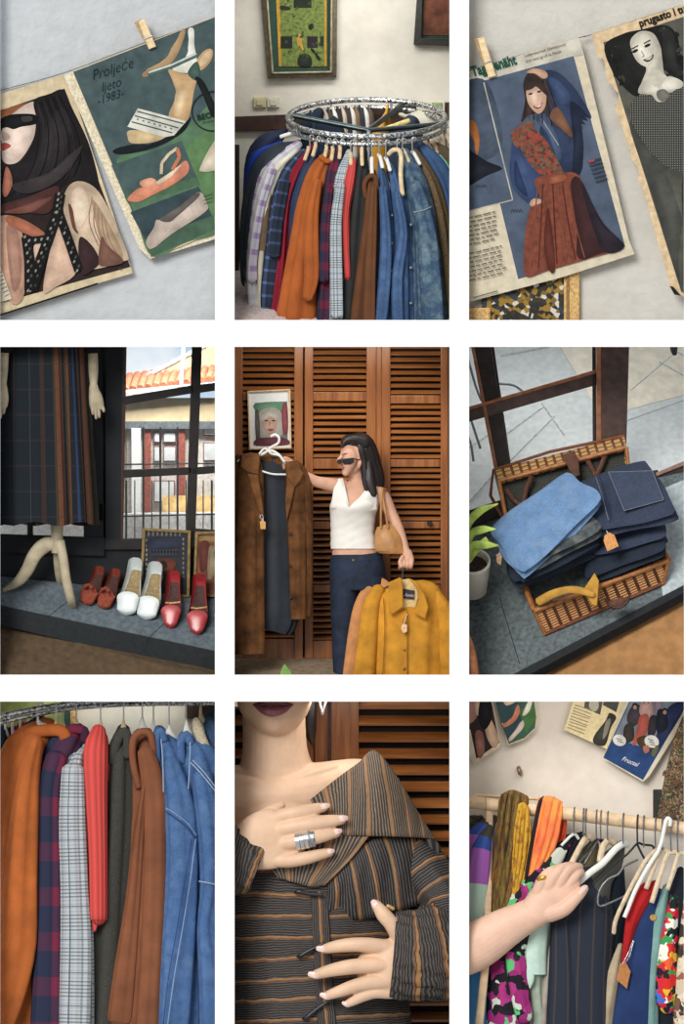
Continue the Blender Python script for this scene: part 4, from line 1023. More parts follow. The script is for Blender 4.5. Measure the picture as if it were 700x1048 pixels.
# ---- the street beyond
out_d = 760
pale = M('pale_render', (176, 160, 130), .9, .08, 10, .1)
t = thing('building', 'building across the street with red tile roof and brown framed windows', 'building', (560, 700, out_d))
BX('wall', 340, 170, out_d, 760, 700, out_d + 40, pale, t)
BX('beam', 340, 244, out_d - 30, 760, 268, out_d, M('grey_beam', (84, 92, 98), .7), t)
BX('shop_front', 400, 268, out_d - 8, 760, 560, out_d, M('grey_shop', (196, 192, 186), .7, .1), t)
tile = M('roof_tile', (150, 92, 68), .8, .2, 40, .2)
mb = MB()
for i in range(16):
    x = 372 + i * 24; y = 148 - i * 3.0
    loft(mb, [(x, y, out_d - 40, 13, 10), (x + 8, y - 24, out_d + 20, 13, 10), (x + 16, y - 46, out_d + 90, 13, 10)], tile, 12, 1)
mb.build('roof', t)
hexa(MB(), [(340, 150, out_d - 44), (760, 112, out_d - 44), (760, 136, out_d - 44), (340, 172, out_d - 44), (340, 150, out_d), (760, 112, out_d), (760, 136, out_d), (340, 172, out_d)], M('fascia', (140, 138, 138), .7), 2).build('fascia', t)
for x0, x1 in ((456, 476), (560, 584), (726, 744)): BX('door_post', x0, 262, out_d - 22, x1, 560, out_d - 4, M('red_brown_timber', (138, 74, 62), .6), t, 2)
BX('pale_post', 414, 266, out_d - 34, 444, 620, out_d - 16, M('white_post', (222, 226, 226), .7, .03), t, 3)
for (x0, y0, x1, y1) in ((484, 276, 506, 312), (514, 276, 556, 312), (484, 322, 506, 372), (514, 322, 556, 372), (484, 430, 552, 500), (640, 262, 700, 290), (640, 310, 720, 370)):
    f = BX('window', x0, y0, out_d - 18, x1, y1, out_d - 6, M('brown_sash', (122, 92, 88), .6), t, 2)
    BX('pane', x0 + 4, y0 + 4, out_d - 20, x1 - 4, y1 - 4, out_d - 17, M('sky_pane', (196, 202, 204), .2, .1, 12, 0), f)
ob = M('orange_mesh', (226, 190, 130), .8, .15, 20, .1)
BX('orange_banner', 512, 478, out_d - 40, 760, 530, out_d - 34, ob, t)
mb = MB(); hexa(mb, [(470, 96, out_d + 60), (620, 10, out_d + 60), (760, -30, out_d + 60), (760, 110, out_d + 60), (470, 96, out_d + 120), (620, 10, out_d + 120), (760, -30, out_d + 120), (760, 110, out_d + 120)], M('far_gable', (150, 136, 108), .85, .1), 0); 
mb.build('gable', t)
slab(MB(), [(440, 104), (640, 0), (650, 10), (458, 108)], out_d + 50, 14, M('grey_verge', (128, 126, 130), .8)).build('verge', t)
tag(L('lamp_post', [(570, 150, out_d - 90, 7, 7), (576, 60, out_d - 90, 6, 6), (580, -30, out_d - 90, 5, 5)], M('grey_post', (120, 128, 136), .6), None, n=14), 'pale street pole in front of the tiled roof', 'pole')
fence = thing('railing', 'thin iron railing outside the lower panes', 'railing', (540, 640, 560))
for i in range(12):
    x = 398 + i * 27
    big = i in (4, 6)
    T('bar', [(x, (262 if i % 2 == 0 and i < 9 and i > 1 else 430), 560), (x, 660, 560)], 3.4 if (i % 2 == 0) else 1.8, M('iron', (52, 56, 62), .6), fence, m=1, n=8)
T('rail', [(388, 544, 560), (724, 536, 560)], 2.5, M('iron'), fence, m=1, n=8); T('rail', [(388, 380, 560), (724, 376, 560)], 2.5, M('iron'), fence, m=1, n=8)
wallo = M('stone_white', (240, 238, 234), .9, .1, 60, .4, 80)
tag(hexa(MB(), [(-30, 540, 640), (760, 528, 640), (760, 720, 640), (-30, 720, 640), (-30, 540, 690), (760, 528, 690), (760, 720, 690), (-30, 720, 690)], wallo, 4).build('garden_wall'), 'pale stone wall across the street behind the railing', 'wall')
area(560, -60, 560, 300, 100, 22, (560, 420, 760), (1, .97, .9))  # added light standing in for daylight on the building
# ================================================================ room 5: woman with coats before louvred doors
crop(240, 352, 3.082)
nt = NT('orange_timber'); v_ = nt.scalev(nt.obj(), (1, 1, .08)); n_ = nt.noise(38, 4, v_); n2_ = nt.noise(6, 2)
OW = nt.ramp(n_, [(.25, (108, 60, 24)), (.5, (142, 84, 38)), (.75, (172, 110, 56))], 'LINEAR')
nt.bump(n_, .1); OW = nt.done(OW, .32, spec=.5)
nt = NT('slat_timber'); v_ = nt.scalev(nt.obj(), (.08, 1, 1)); n_ = nt.noise(40, 4, v_)
SW = nt.done(nt.ramp(n_, [(.25, (106, 60, 28)), (.5, (142, 86, 42)), (.75, (172, 112, 60))], 'LINEAR'), .32, spec=.5)
INK = M('closet_dark', (24, 18, 16), .9)
DN = [3]
def louvre_door(x0, x1, s0, s1, rails, y0, y1, d, pitch, sh, bot, w=OW, th=16):
    "door from x0 to x1 with slats between s0 and s1; rails is a list of (top, bottom)"
    DN[0] += 1
    t = bpy.data.objects.new('door_%d' % DN[0], None); C.objects.link(t); t.location = W((x0 + x1) / 2, y1, d); WL[t] = W((x0 + x1) / 2, y1, d); t['kind'] = 'structure'
    BX('stile', x0, y0, d, s0, y1, d + th, w, t, 2.5); BX('stile', s1, y0, d, x1, y1, d + th, w, t, 2.5)
    edges = [y0] + [v for r in rails for v in r] + [bot]
    for r in rails + [(bot, y1)]: BX('rail', s0, r[0], d + 1, s1, r[1], d + th - 1, w, t, 2)
    for a, b in zip(edges[::2], edges[1::2]):
        if b - a < pitch: continue
        mb = MB(); n = max(1, round((b - a) / pitch)); p = (b - a) / n
        for k in range(n):
            y = a + p * k + p * .2
            hexa(mb, [(s0, y + sh * .75, d + 1), (s1, y + sh * .75, d + 1), (s1, y + sh, d + 3), (s0, y + sh, d + 3), (s0, y, d + th - 3), (s1, y, d + th - 3), (s1, y + sh * .3, d + th - 1), (s0, y + sh * .3, d + th - 1)], SW, 1)
        mb.build('slats', t)
    BX('backing', x0 + 2, y0, d + th + 2, x1 - 2, y1, d + th + 6, INK, t)
    return t
DD = 330
louvre_door(-24, 216, 26, 188, [(-4, 8), (150, 178), (360, 386), (560, 584), (760, 784)], -22, 1000, DD, 20, 13, 930)
louvre_door(221, 447, 248, 416, [(152, 180), (362, 394), (560, 584), (760, 784)], -22, 992, DD, 20, 13, 936)
louvre_door(464, 674, 492, 650, [(162, 188), (364, 388), (560, 582), (760, 784)], -22, 992, DD, 20, 13, 936)
structure(BX('trim_8', 447, -22, DD + 4, 464, 992, DD + 16, OW, None, 2)); structure(BX('trim_9', 674, -22, DD - 6, 724, 1000, DD + 16, M('dark_timber'), None, 3))
structure(BX('wall_back', -30, -30, DD + 26, 730, 1066, DD + 40, INK))
t_ = M('knob_black', (36, 28, 26), .4)
for i, (x, y, lb) in enumerate(((618, 562, 'door knob on the right louvred door'), (242, 574, 'door knob on the middle louvred door'))):
    pass
mb = MB(); loft(mb, [(616, 566, DD, 5, 5), (616, 566, DD - 8, 6, 6), (616, 566, DD - 12, 9, 9), (616, 566, DD - 18, 7, 7)], t_, 14, 2, axis=(1, 0, 0)); k_ = mb.build('door_knob', bpy.data.objects['door_6'])
mb = MB(); loft(mb, [(238, 576, DD, 5, 5), (238, 576, DD - 8, 6, 6), (238, 576, DD - 12, 9, 9), (238, 576, DD - 18, 7, 7)], t_, 14, 2, axis=(1, 0, 0)); k_ = mb.build('door_knob', bpy.data.objects['door_5'])
carp5 = M('grey_brown_carpet', (140, 122, 100), .95, .12, 30, .5, 320)
structure(hexa(MB(), [(-24, 985, DD + 26), (724, 985, DD + 26), (724, 1070, 60), (-24, 1070, 60), (-24, 997, DD + 30), (724, 997, DD + 30), (724, 1082, 64), (-24, 1082, 64)], carp5).build('floor'))
# ---- portrait
t = thing('picture_frame', 'thin white wood framed portrait print hung on the left louvred door', 'picture', (112, 332, 322))
q = [(40, 148), (176, 142), (180, 330), (46, 334)]; th = 5
ins = [(q[0][0] + th, q[0][1] + th), (q[1][0] - th, q[1][1] + th), (q[2][0] - th, q[2][1] - th), (q[3][0] + th, q[3][1] - th)]
fw = M('pale_frame_wood', (206, 176, 136), .5, .1); mb = MB()
for i in range(4):
    j = (i + 1) % 4; a = [q[i], q[j], ins[j], ins[i]]
    hexa(mb, [(x, y, 312) for x, y in a] + [(x, y, 329) for x, y in a], fw, 1.2)
mb.build('frame', t)
SL('mount', ins, 320, 4, M('white_mount', (226, 228, 226), .8, .02), t)
P = Print(319, .3)
P.p((120, 134, 120), [(64, 186), (166, 181), (168, 318), (68, 322)]); P.s((92, 140, 106), [(66, 188), (160, 184), (150, 214), (110, 206), (72, 214)])
P.s((176, 172, 160), [(80, 214), (110, 200), (140, 208), (152, 240), (146, 290), (84, 296), (74, 250)])
P.s((206, 164, 138), [(88, 236), (104, 220), (124, 222), (136, 240), (132, 268), (114, 288), (98, 278), (88, 258)])
P.s((196, 186, 170), [(82, 232), (106, 214), (138, 222), (138, 242), (120, 230), (98, 230), (86, 246)])
for x in (100, 123): P.e((66, 62, 60), x, 242, 6, 2.4)
P.s((168, 90, 84), [(104, 270), (114, 267), (124, 270), (114, 276)]); P.ln((170, 130, 110), [(112, 244), (110, 260)], 1.5)
P.s((140, 66, 74), [(150, 196), (166, 192), (168, 280), (152, 276)]); P.s((116, 60, 72), [(70, 300), (130, 294), (166, 300), (168, 318), (70, 321)]); P.s((96, 84, 80), [(66, 216), (76, 214), (80, 290), (68, 296)])
P.build('portrait_print', t)
for i, (a, b) in enumerate(((76, 305), (84, 312))): pass
# ---- the woman
skin = M('skin', (212, 164, 138), .55, .05, 20, .06, 200, spec=.3)
bmat = skin
person = thing('person', 'woman in white sleeveless top and dark jeans, sunglasses on, holding up coats on hangers', 'person', (390, 1062, 200))
TS = [(400, 380, 196, 23, 23), (426, 386, 200, 27, 25), (440, 389, 200, 46, 34), (458, 390, 200, 66, 42), (480, 386, 198, 71, 48), (512, 377, 194, 72, 56), (545, 373, 196, 66, 52), (590, 372, 200, 64, 44), (640, 376, 200, 68, 44), (690, 384, 202, 82, 52), (720, 386, 202, 86, 54)]
def tsec(y):
    ys = [s[0] for s in TS]
    for a, b in zip(TS[:-1], TS[1:]):
        if a[0] <= y <= b[0]:
            f = (y - a[0]) / (b[0] - a[0]); f = f * f * (3 - 2 * f) * .5 + f * .5
            return [p + (q_ - p) * f for p, q_ in zip(a[1:], b[1:])]
    s = TS[0] if y < TS[0][0] else TS[-1]
    return list(s[1:])
mb = MB()
loft(mb, [tuple([tsec(y)[0], y] + tsec(y)[1:]) for y in (404, 426, 440, 458, 480, 512, 545, 590, 640, 690, 712)], skin, 28, 2)
for sx in (): loft(mb, [(368 + sx * 30, 490, 160, 20, 20), (366 + sx * 30, 516, 150, 27, 20), (368 + sx * 30, 530, 158, 20, 16)], skin, 16, 2, dome=True)
# head: cranium, face, jaw, nose
loft(mb, [(392, 324, 202, 32, 36), (390, 336, 200, 42, 48), (384, 352, 196, 42, 46), (376, 380, 190, 30, 34)], skin, 22, 3, dome=True)
loft(mb, [(368, 328, 178, 22, 20), (362, 344, 168, 28, 25), (360, 366, 162, 28, 26), (356, 388, 160, 22, 22), (352, 403, 158, 13, 15)], skin, 20, 3, dome=True)
loft(mb, [(345, 346, 148, 5, 6), (336, 357, 142, 6, 7), (329, 366, 137, 7, 8)], skin, 12, 3, dome=True)
loft(mb, [(384, 372, 192, 24, 24), (384, 410, 197, 23, 23), (388, 436, 200, 30, 26)], skin, 20, 2)
loft(mb, [(394, 366, 150, 5, 4), (395, 376, 148, 7, 5), (392, 388, 150, 5, 4)], skin, 12, 2, dome=True)
# raised arm and hanging arm
loft(mb, [(338, 456, 196, 30, 30), (318, 448, 184, 25, 26), (285, 440, 172, 20, 21), (258, 434, 164, 18, 18), (232, 420, 158, 15, 15), (208, 404, 154, 11, 12), (190, 394, 152, 12, 9)], skin, 20, 3, dome=True)
loft(mb, [(446, 472, 198, 28, 32), (470, 488, 196, 24, 28), (492, 530, 190, 19, 22), (514, 578, 182, 18, 19), (530, 620, 172, 15, 16), (542, 654, 162, 11, 12), (545, 668, 158, 13, 12)], skin, 20, 3, dome=True)
# hands: palm, four fingers curled round the hook, thumb at the side
loft(mb, [(546, 662, 156, 16, 11), (546, 680, 150, 22, 14), (542, 694, 146, 20, 13)], skin, 16, 3, dome=True)
for k in range(4):
    x = 560 - k * 11.5
    loft(mb, [(x, 678 + k, 146, 6.5, 7), (x - 1, 690 + k, 128, 6.5, 6.5), (x - 3, 703 - k * .6, 128, 6, 6), (x - 5, 708, 142, 5.5, 5.5)], skin, 12, 3, dome=True)
loft(mb, [(530, 672, 140, 7, 7), (522, 688, 128, 7, 7), (526, 702, 122, 6, 6)], skin, 12, 3, dome=True)
loft(mb, [(194, 396, 150, 16, 10), (180, 386, 150, 19, 11), (168, 378, 150, 17, 10)], skin, 16, 3, dome=True)
for k in range(4): loft(mb, [(172 + k * 2, 364 + k * 9, 148, 6, 6), (158 + k * 2, 360 + k * 9, 140, 6, 6), (150 + k * 2, 366 + k * 9, 150, 5, 5)], skin, 10, 3, dome=True)
body_o = remesh(mb, 'body', skin, person, .0035, 4)
# face details
L('lips', [(331, 388, 139, 2, 2), (337, 389, 138, 4, 3), (345, 389, 141, 2, 2)], M('lips', (178, 104, 96), .5), person, m=3, dome=True, axis=(0, 1, 0))
L('eyebrow', [(338, 350, 139, 1.4, 1.5), (352, 346, 141, 1.8, 1.5), (368, 350, 144, 1, 1.5)], M('brow', (110, 76, 62), .8), person, m=4)
HAIR = M('black_hair', (30, 24, 26), .4, .25, 60, .3, 300, spec=.5)
nt = NT('hair_strands'); u, v, vec = nt.uv(); w_ = nt.noise(1.0, 3, nt.scalev(vec, (1.2, .03, 1))); nt.bump(w_, .6, .006)
HAIR = nt.done(nt.ramp(w_, [(.3, (16, 13, 15)), (.7, (44, 34, 34))], 'LINEAR'), .38, spec=.5)
hm = MB()
loft(hm, [(374, 314, 196, 30, 40), (396, 318, 206, 40, 52), (412, 348, 214, 41, 54), (424, 390, 216, 40, 46), (438, 436, 212, 36, 36), (450, 474, 200, 20, 22)], HAIR, 40, 5, dome=True, fold=(.05, 13, 0, 2))
loft(hm, [(408, 312, 168, 20, 20), (380, 300, 162, 15, 18), (354, 304, 158, 10, 14), (338, 320, 152, 4, 6)], HAIR, 20, 5, dome=True, fold=(.05, 9, 0, 2))
loft(hm, [(394, 310, 166, 13, 14), (399, 338, 160, 13, 12), (407, 368, 160, 9, 10), (410, 420, 158, 10, 10), (416, 464, 156, 6, 7)], HAIR, 20, 5, dome=True, fold=(.06, 7, 0, 2))
loft(hm, [(420, 380, 180, 16, 20), (424, 430, 164, 20, 18), (436, 470, 156, 14, 12)], HAIR, 20, 5, dome=True, fold=(.06, 7, 0, 2))
hm.build('hair', person)
gf = M('sunglass_frame', (28, 22, 22), .25, .1, 10, 0, spec=.6)
gls = MB()
slab(gls, [(342, 362), (374, 358), (377, 372), (364, 381), (346, 380), (340, 372)], slope(124, .03), 4, gf, bev=1.2); slab(gls, [(324, 364), (337, 362), (338, 376), (330, 380), (324, 374)], slope(128, 0), 4, gf, bev=1.2)
tube(gls, [(336, 365, 127), (342, 365, 125)], 2, gf, 8, 2); tube(gls, [(374, 362, 128), (386, 364, 138), (396, 366, 146)], 2, gf, 8, 2)
gls.build('sunglasses', person)
# white top
WT = M('white_jersey', (236, 232, 224), .85, .02, 20, .25, 60)
def wrap(name, ytop, ybot, off, mat, rot=0, n=72, m=26, wr=0):
    mb = MB(); vs = []; fs = []
    for i in range(n):
        th_ = 360 * i / n; tt = (th_ + 180) % 360 - 180
        y1 = ytop(abs(tt)); y0 = ybot(abs(tt))
        for j in range(m + 1):
            y = y0 + (y1 - y0) * j / m
            cx, cd, rx, rd = tsec(y)
            a = math.radians(tt + rot)
            bust = 16 * math.exp(-((y - 514) / 26) ** 2) * max(0, math.cos(a)) ** .5 if 470 < y < 580 else 0
            q = 1 + wr * math.sin(y * .22 + 2 * math.sin(a * 2) + a * 3) * (1 if y > 560 else .4)
            vs.append(W(cx + (rx + off) * q * math.sin(a), y, cd - (rd + off + bust) * q * math.cos(a)))
    for i in range(n):
        for j in range(m):
            i2 = (i + 1) % n; fs.append([i * (m + 1) + j, i2 * (m + 1) + j, i2 * (m + 1) + j + 1, i * (m + 1) + j + 1])
    mb.add(vs, fs, mat); return mb.build(name, person)
def interp(tab):
    def f(a):
        for (p, q), (r, s) in zip(tab[:-1], tab[1:]):
            if p <= a <= r: return q + (s - q) * (a - p) / (r - p)
        return tab[-1][1]
    return f
wrap('sleeveless_top', interp([(0, 516), (14, 492), (38, 452), (48, 440), (60, 440), (72, 470), (84, 492), (98, 488), (115, 444), (130, 440), (180, 452)]), lambda a: 646, 5, WT, -12, wr=.012)
patch('yoke', [[(318, 430, 182), (330, 425, 176), (342, 424, 180)], [(314, 452, 160), (332, 452, 150), (352, 464, 148)], [(303, 520, 160), (330, 520, 140), (366, 530, 132)]], WT, person, wr=0, sol=3, n=14)
patch('yoke', [[(426, 446, 184), (440, 452, 178), (452, 464, 184)], [(404, 472, 144), (426, 474, 146), (450, 484, 164)], [(360, 530, 134), (410, 530, 136), (450, 524, 160)]], WT, person, wr=0, sol=3, n=14)
# jeans
JN = M('dark_jeans', (32, 41, 58), .8, .25, 16, .35, 300)
mb = MB()
loft(mb, [(386, 664, 202, 80, 52), (386, 700, 202, 88, 58), (388, 740, 200, 88, 60), (388, 780, 198, 84, 56)], JN, 28, 3)
loft(mb, [(346, 740, 196, 46, 54), (346, 820, 192, 44, 50), (346, 920, 190, 40, 44), (352, 1062, 190, 40, 42)], JN, 22, 3)
loft(mb, [(432, 740, 200, 46, 54), (436, 820, 198, 44, 50), (434, 920, 196, 40, 44), (430, 1062, 196, 40, 42)], JN, 22, 3)
remesh(mb, 'jeans', JN, person, .005, 3)
L('waistband', [(384, 664, 201, 80, 53), (386, 682, 202, 84, 56)], M('waistband_denim', (36, 46, 62), .8, .2, 30, .3), person, m=2, n=36)
disc('jeans_button', 374, 682, 142, 4, M('brass', (150, 130, 90), .35, metal=.8), person)
for x in (336, 360, 410, 432): BX('belt_loop', x - 3, 668, 148 + abs(x - 384) * .28, x + 3, 690, 156 + abs(x - 384) * .28, JN, person, 1)
# shoulder bag
bagl = M('tan_leather', (178, 128, 78), .5, .12, 20, .15, 120, spec=.4)
t = thing('shoulder_bag', 'tan leather shoulder bag hanging under the woman\'s arm', 'bag', (492, 664, 178))
mb = MB(); loft(mb, [(470, 572, 172, 22, 8), (476, 592, 170, 36, 18), (486, 625, 168, 46, 26), (492, 650, 168, 46, 26), (492, 662, 168, 38, 20)], bagl, 28, 4, fold=(.07, 5, .6, 1)); mb.build('body', t)
T('strap', [(462, 584, 156), (462, 530, 150), (464, 480, 150), (468, 456, 166), (476, 470, 200), (484, 540, 200)], 3.6, bagl, t); T('strap', [(484, 580, 150), (476, 530, 146), (468, 480, 154), (474, 458, 178), (486, 480, 206), (500, 560, 200)], 3.6, bagl, t)
# ---- brown suede coat on the white hanger
sue = M('brown_suede', (88, 58, 35), .9, .34, 12, .4, 240, spec=.1)
lng = M('navy_lining', (24, 30, 39), .5, .25, 14, .2, 60, spec=.35)
t = thing('coat', 'long brown suede coat held up at the left on a white hanger', 'coat', (100, 970, 130))
L('lining', [(122, 356, 156, 40, 8), (122, 400, 156, 56, 8), (124, 560, 156, 62, 9), (126, 760, 156, 66, 10), (128, 860, 156, 68, 10), (104, 866, 156, 60, 10)][:5] + [(118, 905, 158, 56, 8)], lng, t, n=40, m=5, fold=(.07, 9, 0, .6))
L('front_panel', [(48, 352, 134, 30, 14), (46, 410, 126, 44, 20), (44, 560, 120, 46, 24), (42, 760, 118, 50, 26), (44, 900, 118, 50, 26), (46, 978, 120, 48, 22)], sue, t, n=28, m=5, fold=(.12, 6, 1, 1.4))
L('front_panel', [(180, 372, 136, 22, 14), (188, 420, 128, 28, 18), (196, 560, 124, 30, 20), (200, 760, 122, 26, 20), (202, 868, 124, 24, 16)], sue, t, n=28, m=5, fold=(.12, 6, 2, 1.4))
L('sleeve', [(14, 366, 150, 16, 20), (4, 420, 140, 24, 24), (0, 560, 134, 26, 24), (-4, 760, 134, 26, 22), (-4, 900, 134, 24, 20)], sue, t, n=24, m=5, fold=(.06, 4, 0, 1), dome=True)
L('sleeve', [(206, 392, 150, 14, 18), (220, 440, 142, 20, 20), (226, 560, 138, 20, 20), (226, 740, 138, 20, 18), (224, 850, 140, 18, 16)], sue, t, n=24, m=5, fold=(.06, 4, 0, 1), dome=True)
cs = M('collar_suede', (108, 72, 44), .9, .25, 14, .3, 240, spec=.1)
slab(MB(), [(22, 352), (50, 342), (78, 346), (80, 366), (76, 414), (44, 406), (18, 388)], slope(98, .05), 8, cs, bev=2.5).build('collar', t)
slab(MB(), [(160, 370), (186, 376), (218, 408), (206, 434), (190, 452), (166, 420)], slope(100, -.02), 8, cs, bev=2.5).build('collar', t)
slab(MB(), [(40, 408), (74, 414), (84, 470), (94, 548), (84, 540), (58, 470)], slope(92, .03), 7, cs, bev=2.5).build('lapel', t)
slab(MB(), [(166, 420), (190, 450), (180, 500), (164, 560), (160, 490)], slope(100, -.02), 7, cs, bev=2.5).build('lapel', t)
L('collar_stand', [(78, 352, 150, 12, 10), (120, 366, 158, 16, 10), (160, 372, 150, 12, 10)], cs, t, m=5, n=16)
for y in (600, 700, 800): disc('button', 176, y, 102, 5, M('horn_button', (50, 36, 28), .4), t)
wh = HWHITE
t = thing('clothes_hanger', 'white plastic hanger with a looped hook carrying the brown suede coat', 'hanger', (112, 412, 120), 'hangers the woman holds')
T('hook', [(112, 344, 116), (110, 330, 112), (122, 322, 110), (138, 312, 110), (140, 296, 110), (128, 286, 110), (114, 292, 110)], 4, wh, t, m=6)
T('shoulder_bar', [(10, 372, 130), (40, 350, 128), (80, 350, 120), (112, 336, 114), (140, 350, 120), (160, 374, 128), (200, 392, 134)], 4.5, wh, t, m=5); T('shoulder_bar', [(78, 346, 112), (96, 330, 110), (116, 346, 110), (140, 352, 112), (158, 372, 116)], 3.4, wh, t, m=5)
T('trouser_bar', [(78, 398, 124), (118, 410, 120), (162, 412, 124)], 3, wh, t, m=4)
t = thing('price_tag', 'small kraft price tag hanging from the brown suede coat', 'price tag', (90, 582, 84), 'kraft price tags')
kr = M('kraft_card', (206, 158, 96), .8, .1)
SL('card', [(80, 560), (88, 556), (98, 562), (98, 584), (82, 584)], 84, 2, kr, t); T('string', [(88, 560, 84), (80, 545, 86), (86, 538, 88), (90, 548, 86), (89, 560, 84)], 1.2, WIRE, t)
# ---- yellow jacket and tan jacket in the other hand
yel = M('mustard_suede', (190, 134, 46), .85, .14, 10, .3, 200, spec=.15)
t = thing('jacket', 'mustard yellow button jacket on the hanger in the woman\'s lower hand', 'jacket', (545, 1062, 120), 'jackets in the lower hand')
L('body', [(540, 758, 128, 62, 18), (546, 790, 118, 104, 34), (548, 850, 110, 116, 44), (545, 950, 106, 112, 50), (542, 1066, 106, 112, 52)], yel, t, n=40, m=5, fold=(.06, 7, 1, 1.2))
L('sleeve', [(452, 782, 118, 22, 24), (432, 830, 100, 28, 26), (420, 920, 88, 30, 26), (408, 1066, 84, 34, 26)], yel, t, n=24, m=5, fold=(.06, 3, 1, 1.4), dome=True)
L('sleeve', [(636, 800, 118, 24, 24), (664, 850, 102, 26, 26), (676, 940, 92, 30, 26), (680, 1066, 88, 32, 26)], yel, t, n=24, m=5, fold=(.06, 3, 1, 1.4), dome=True)
SL('front_panel', [(492, 852), (546, 838), (546, 1066), (480, 1066), (488, 940)], slope(52, .02), 10, M('mustard_fold', (196, 136, 46), .85, .14, 10, .3, 200, spec=.15), t, bev=4)
slab(MB(), [(486, 752), (522, 736), (530, 744), (532, 830), (500, 852), (488, 850)], slope(62, -.0, -.03), 9, yel, bev=3).build('collar', t)
slab(MB(), [(548, 738), (572, 748), (600, 790), (612, 830), (602, 868), (566, 850), (582, 810), (576, 772)], slope(70, -.01, -.03), 9, yel, bev=3).build('collar', t)
slab(MB(), [(528, 744), (548, 740), (574, 760), (580, 800), (568, 840), (548, 846), (530, 832)], slope(96, 0, -.03), 8, M('cream_lining', (214, 186, 128), .8, .1), bev=2).build('neck_lining', t)
SL('label', [(530, 772), (568, 778), (566, 806), (530, 802)], slope(90, 0, -.03), 3, M('plum_label', (58, 42, 60), .7), t); text('Amis', 534, 796, 15, slope(89, 0, -.03), rgb((214, 206, 200)), t, ang=-4, shear=.3, bold=.01)
for y in (872, 960, 1020): disc('button', 532, y, 44, 5.5, M('tan_button', (176, 122, 56), .4), t)
seam(t, [(546, 848, 52), (545, 950, 46), (545, 1064, 46)], 1.6, (130, 86, 30)); seam(t, [(470, 800, 74), (474, 900, 58), (466, 1064, 54)], 1.4, (150, 100, 36))
tn = M('tan_cloth', (190, 132, 84), .9, .12, 12, .3, 160)
t = thing('jacket', 'tan jacket behind the mustard yellow one in the woman\'s lower hand', 'jacket', (400, 1062, 190), 'jackets in the lower hand')
L('body', [(500, 764, 168, 30, 8), (488, 784, 168, 70, 14), (500, 850, 172, 90, 22), (500, 1066, 176, 90, 24)], tn, t, n=30, m=4, fold=(.04, 7, 1, .6))
L('sleeve', [(424, 780, 158, 22, 18), (398, 830, 146, 22, 20), (382, 920, 140, 24, 20), (366, 1066, 138, 26, 20)], tn, t, n=24, m=5, fold=(.06, 3, 1, 1.4), dome=True)
t = thing('clothes_hanger', 'dark wire hanger hook held in the woman\'s lower hand', 'hanger', (532, 742, 110), 'hangers the woman holds')
T('hook', [(530, 744, 104), (530, 722, 112), (536, 708, 126), (548, 700, 134), (558, 704, 140)], 2.4, M('iron'), t); T('shoulder_bar', [(470, 772, 120), (530, 744, 104), (576, 764, 100), (630, 800, 118)], 2.4, M('iron'), t)
t = thing('price_tag', 'pale tag on the front of the mustard yellow jacket', 'price tag', (536, 914, 36), 'kraft price tags')
SL('card', [(528, 884), (544, 886), (544, 908), (532, 912), (526, 900)], 38, 2, M('pale_tag', (216, 180, 140), .8), t); T('string', [(534, 886, 38), (538, 870, 40), (544, 852, 44)], 1, WIRE, t)
# ---- plant tip
pl = thing('potted_plant', 'green plant leaf tips at the bottom edge before the brown coat', 'plant', (164, 1066, 60))
lf = M('leaf_green', (132, 178, 96), .5, .15, 20, .1)
for pts in ([(150, 1070, 60, 9, 2), (152, 1040, 56, 8, 2), (157, 1010, 52, 1, 1)], [(160, 1070, 60, 9, 2), (164, 1040, 54, 8, 2), (160, 1012, 50, 1, 1)], [(176, 1070, 60, 8, 2), (176, 1046, 56, 7, 2), (166, 1020, 52, 1, 1)]): L('leaf', pts, lf, pl, n=12, m=5)
# ================================================================ room 6: wicker case of folded jeans on a window ledge
crop(480, 352, 3.082)
def quadbox(name, f, b, mat, parent=None, bev=3): return hexa(MB(), list(f) + list(b), mat, bev).build(name, parent)
def pillow(mb, q, th, mat, up=(-.1, -.62, -.75), n=18, wr=.06, ph=0, edge=3.6, slot=None):
    "soft folded cloth: four corners (x,y,d) of its underside, thickness th along up"
    q = [Vector(p) for p in q]; up = Vector(up).normalized() * th
    vs = []; fs = []; uvs = []
    ex = (q[1] - q[0]).length; ey = (q[3] - q[0]).length
    def P_(i, j, top):
        u, v = i / n, j / n
        p = (q[0] * (1 - u) + q[1] * u) * (1 - v) + (q[3] * (1 - u) + q[2] * u) * v
        a, b = 2 * u - 1, 2 * v - 1
        p = p + (q[1] - q[0]) * (-.5 * a * .05 * b ** 6 + .012 * math.sin(9 * v + ph) * a) + (q[3] - q[0]) * (-.5 * b * .07 * a ** 6 + .012 * math.sin(8 * u + ph) * b)
        h = (max(0, 1 - abs(a) ** edge) * max(0, 1 - abs(b) ** edge)) ** .42
        w = wr * (math.sin(7 * u + 3 * v + ph) + .6 * math.sin(13 * v - 5 * u + 2 * ph) + .4 * math.sin(19 * u + 11 * v + ph))
        return p + up * (.5 + (.5 * h if top else -.5 * h) + (w * h if top else 0))
    for top in (True, False):
        for j in range(n + 1):
            for i in range(n + 1): vs.append(W(*P_(i, j, top)))
    N_ = (n + 1) ** 2; k = U(1) / S
    for o in (0, N_):
        for j in range(n):
            for i in range(n):
                a = o + j * (n + 1) + i; fs.append([a, a + 1, a + n + 2, a + n + 1])
                uvs.append([(ex * k * (i + di) / n, ey * k * (j + dj) / n) for di, dj in ((0, 0), (1, 0), (1, 1), (0, 1))])
    mb.add(vs, fs, mat, uvs)
    return mb
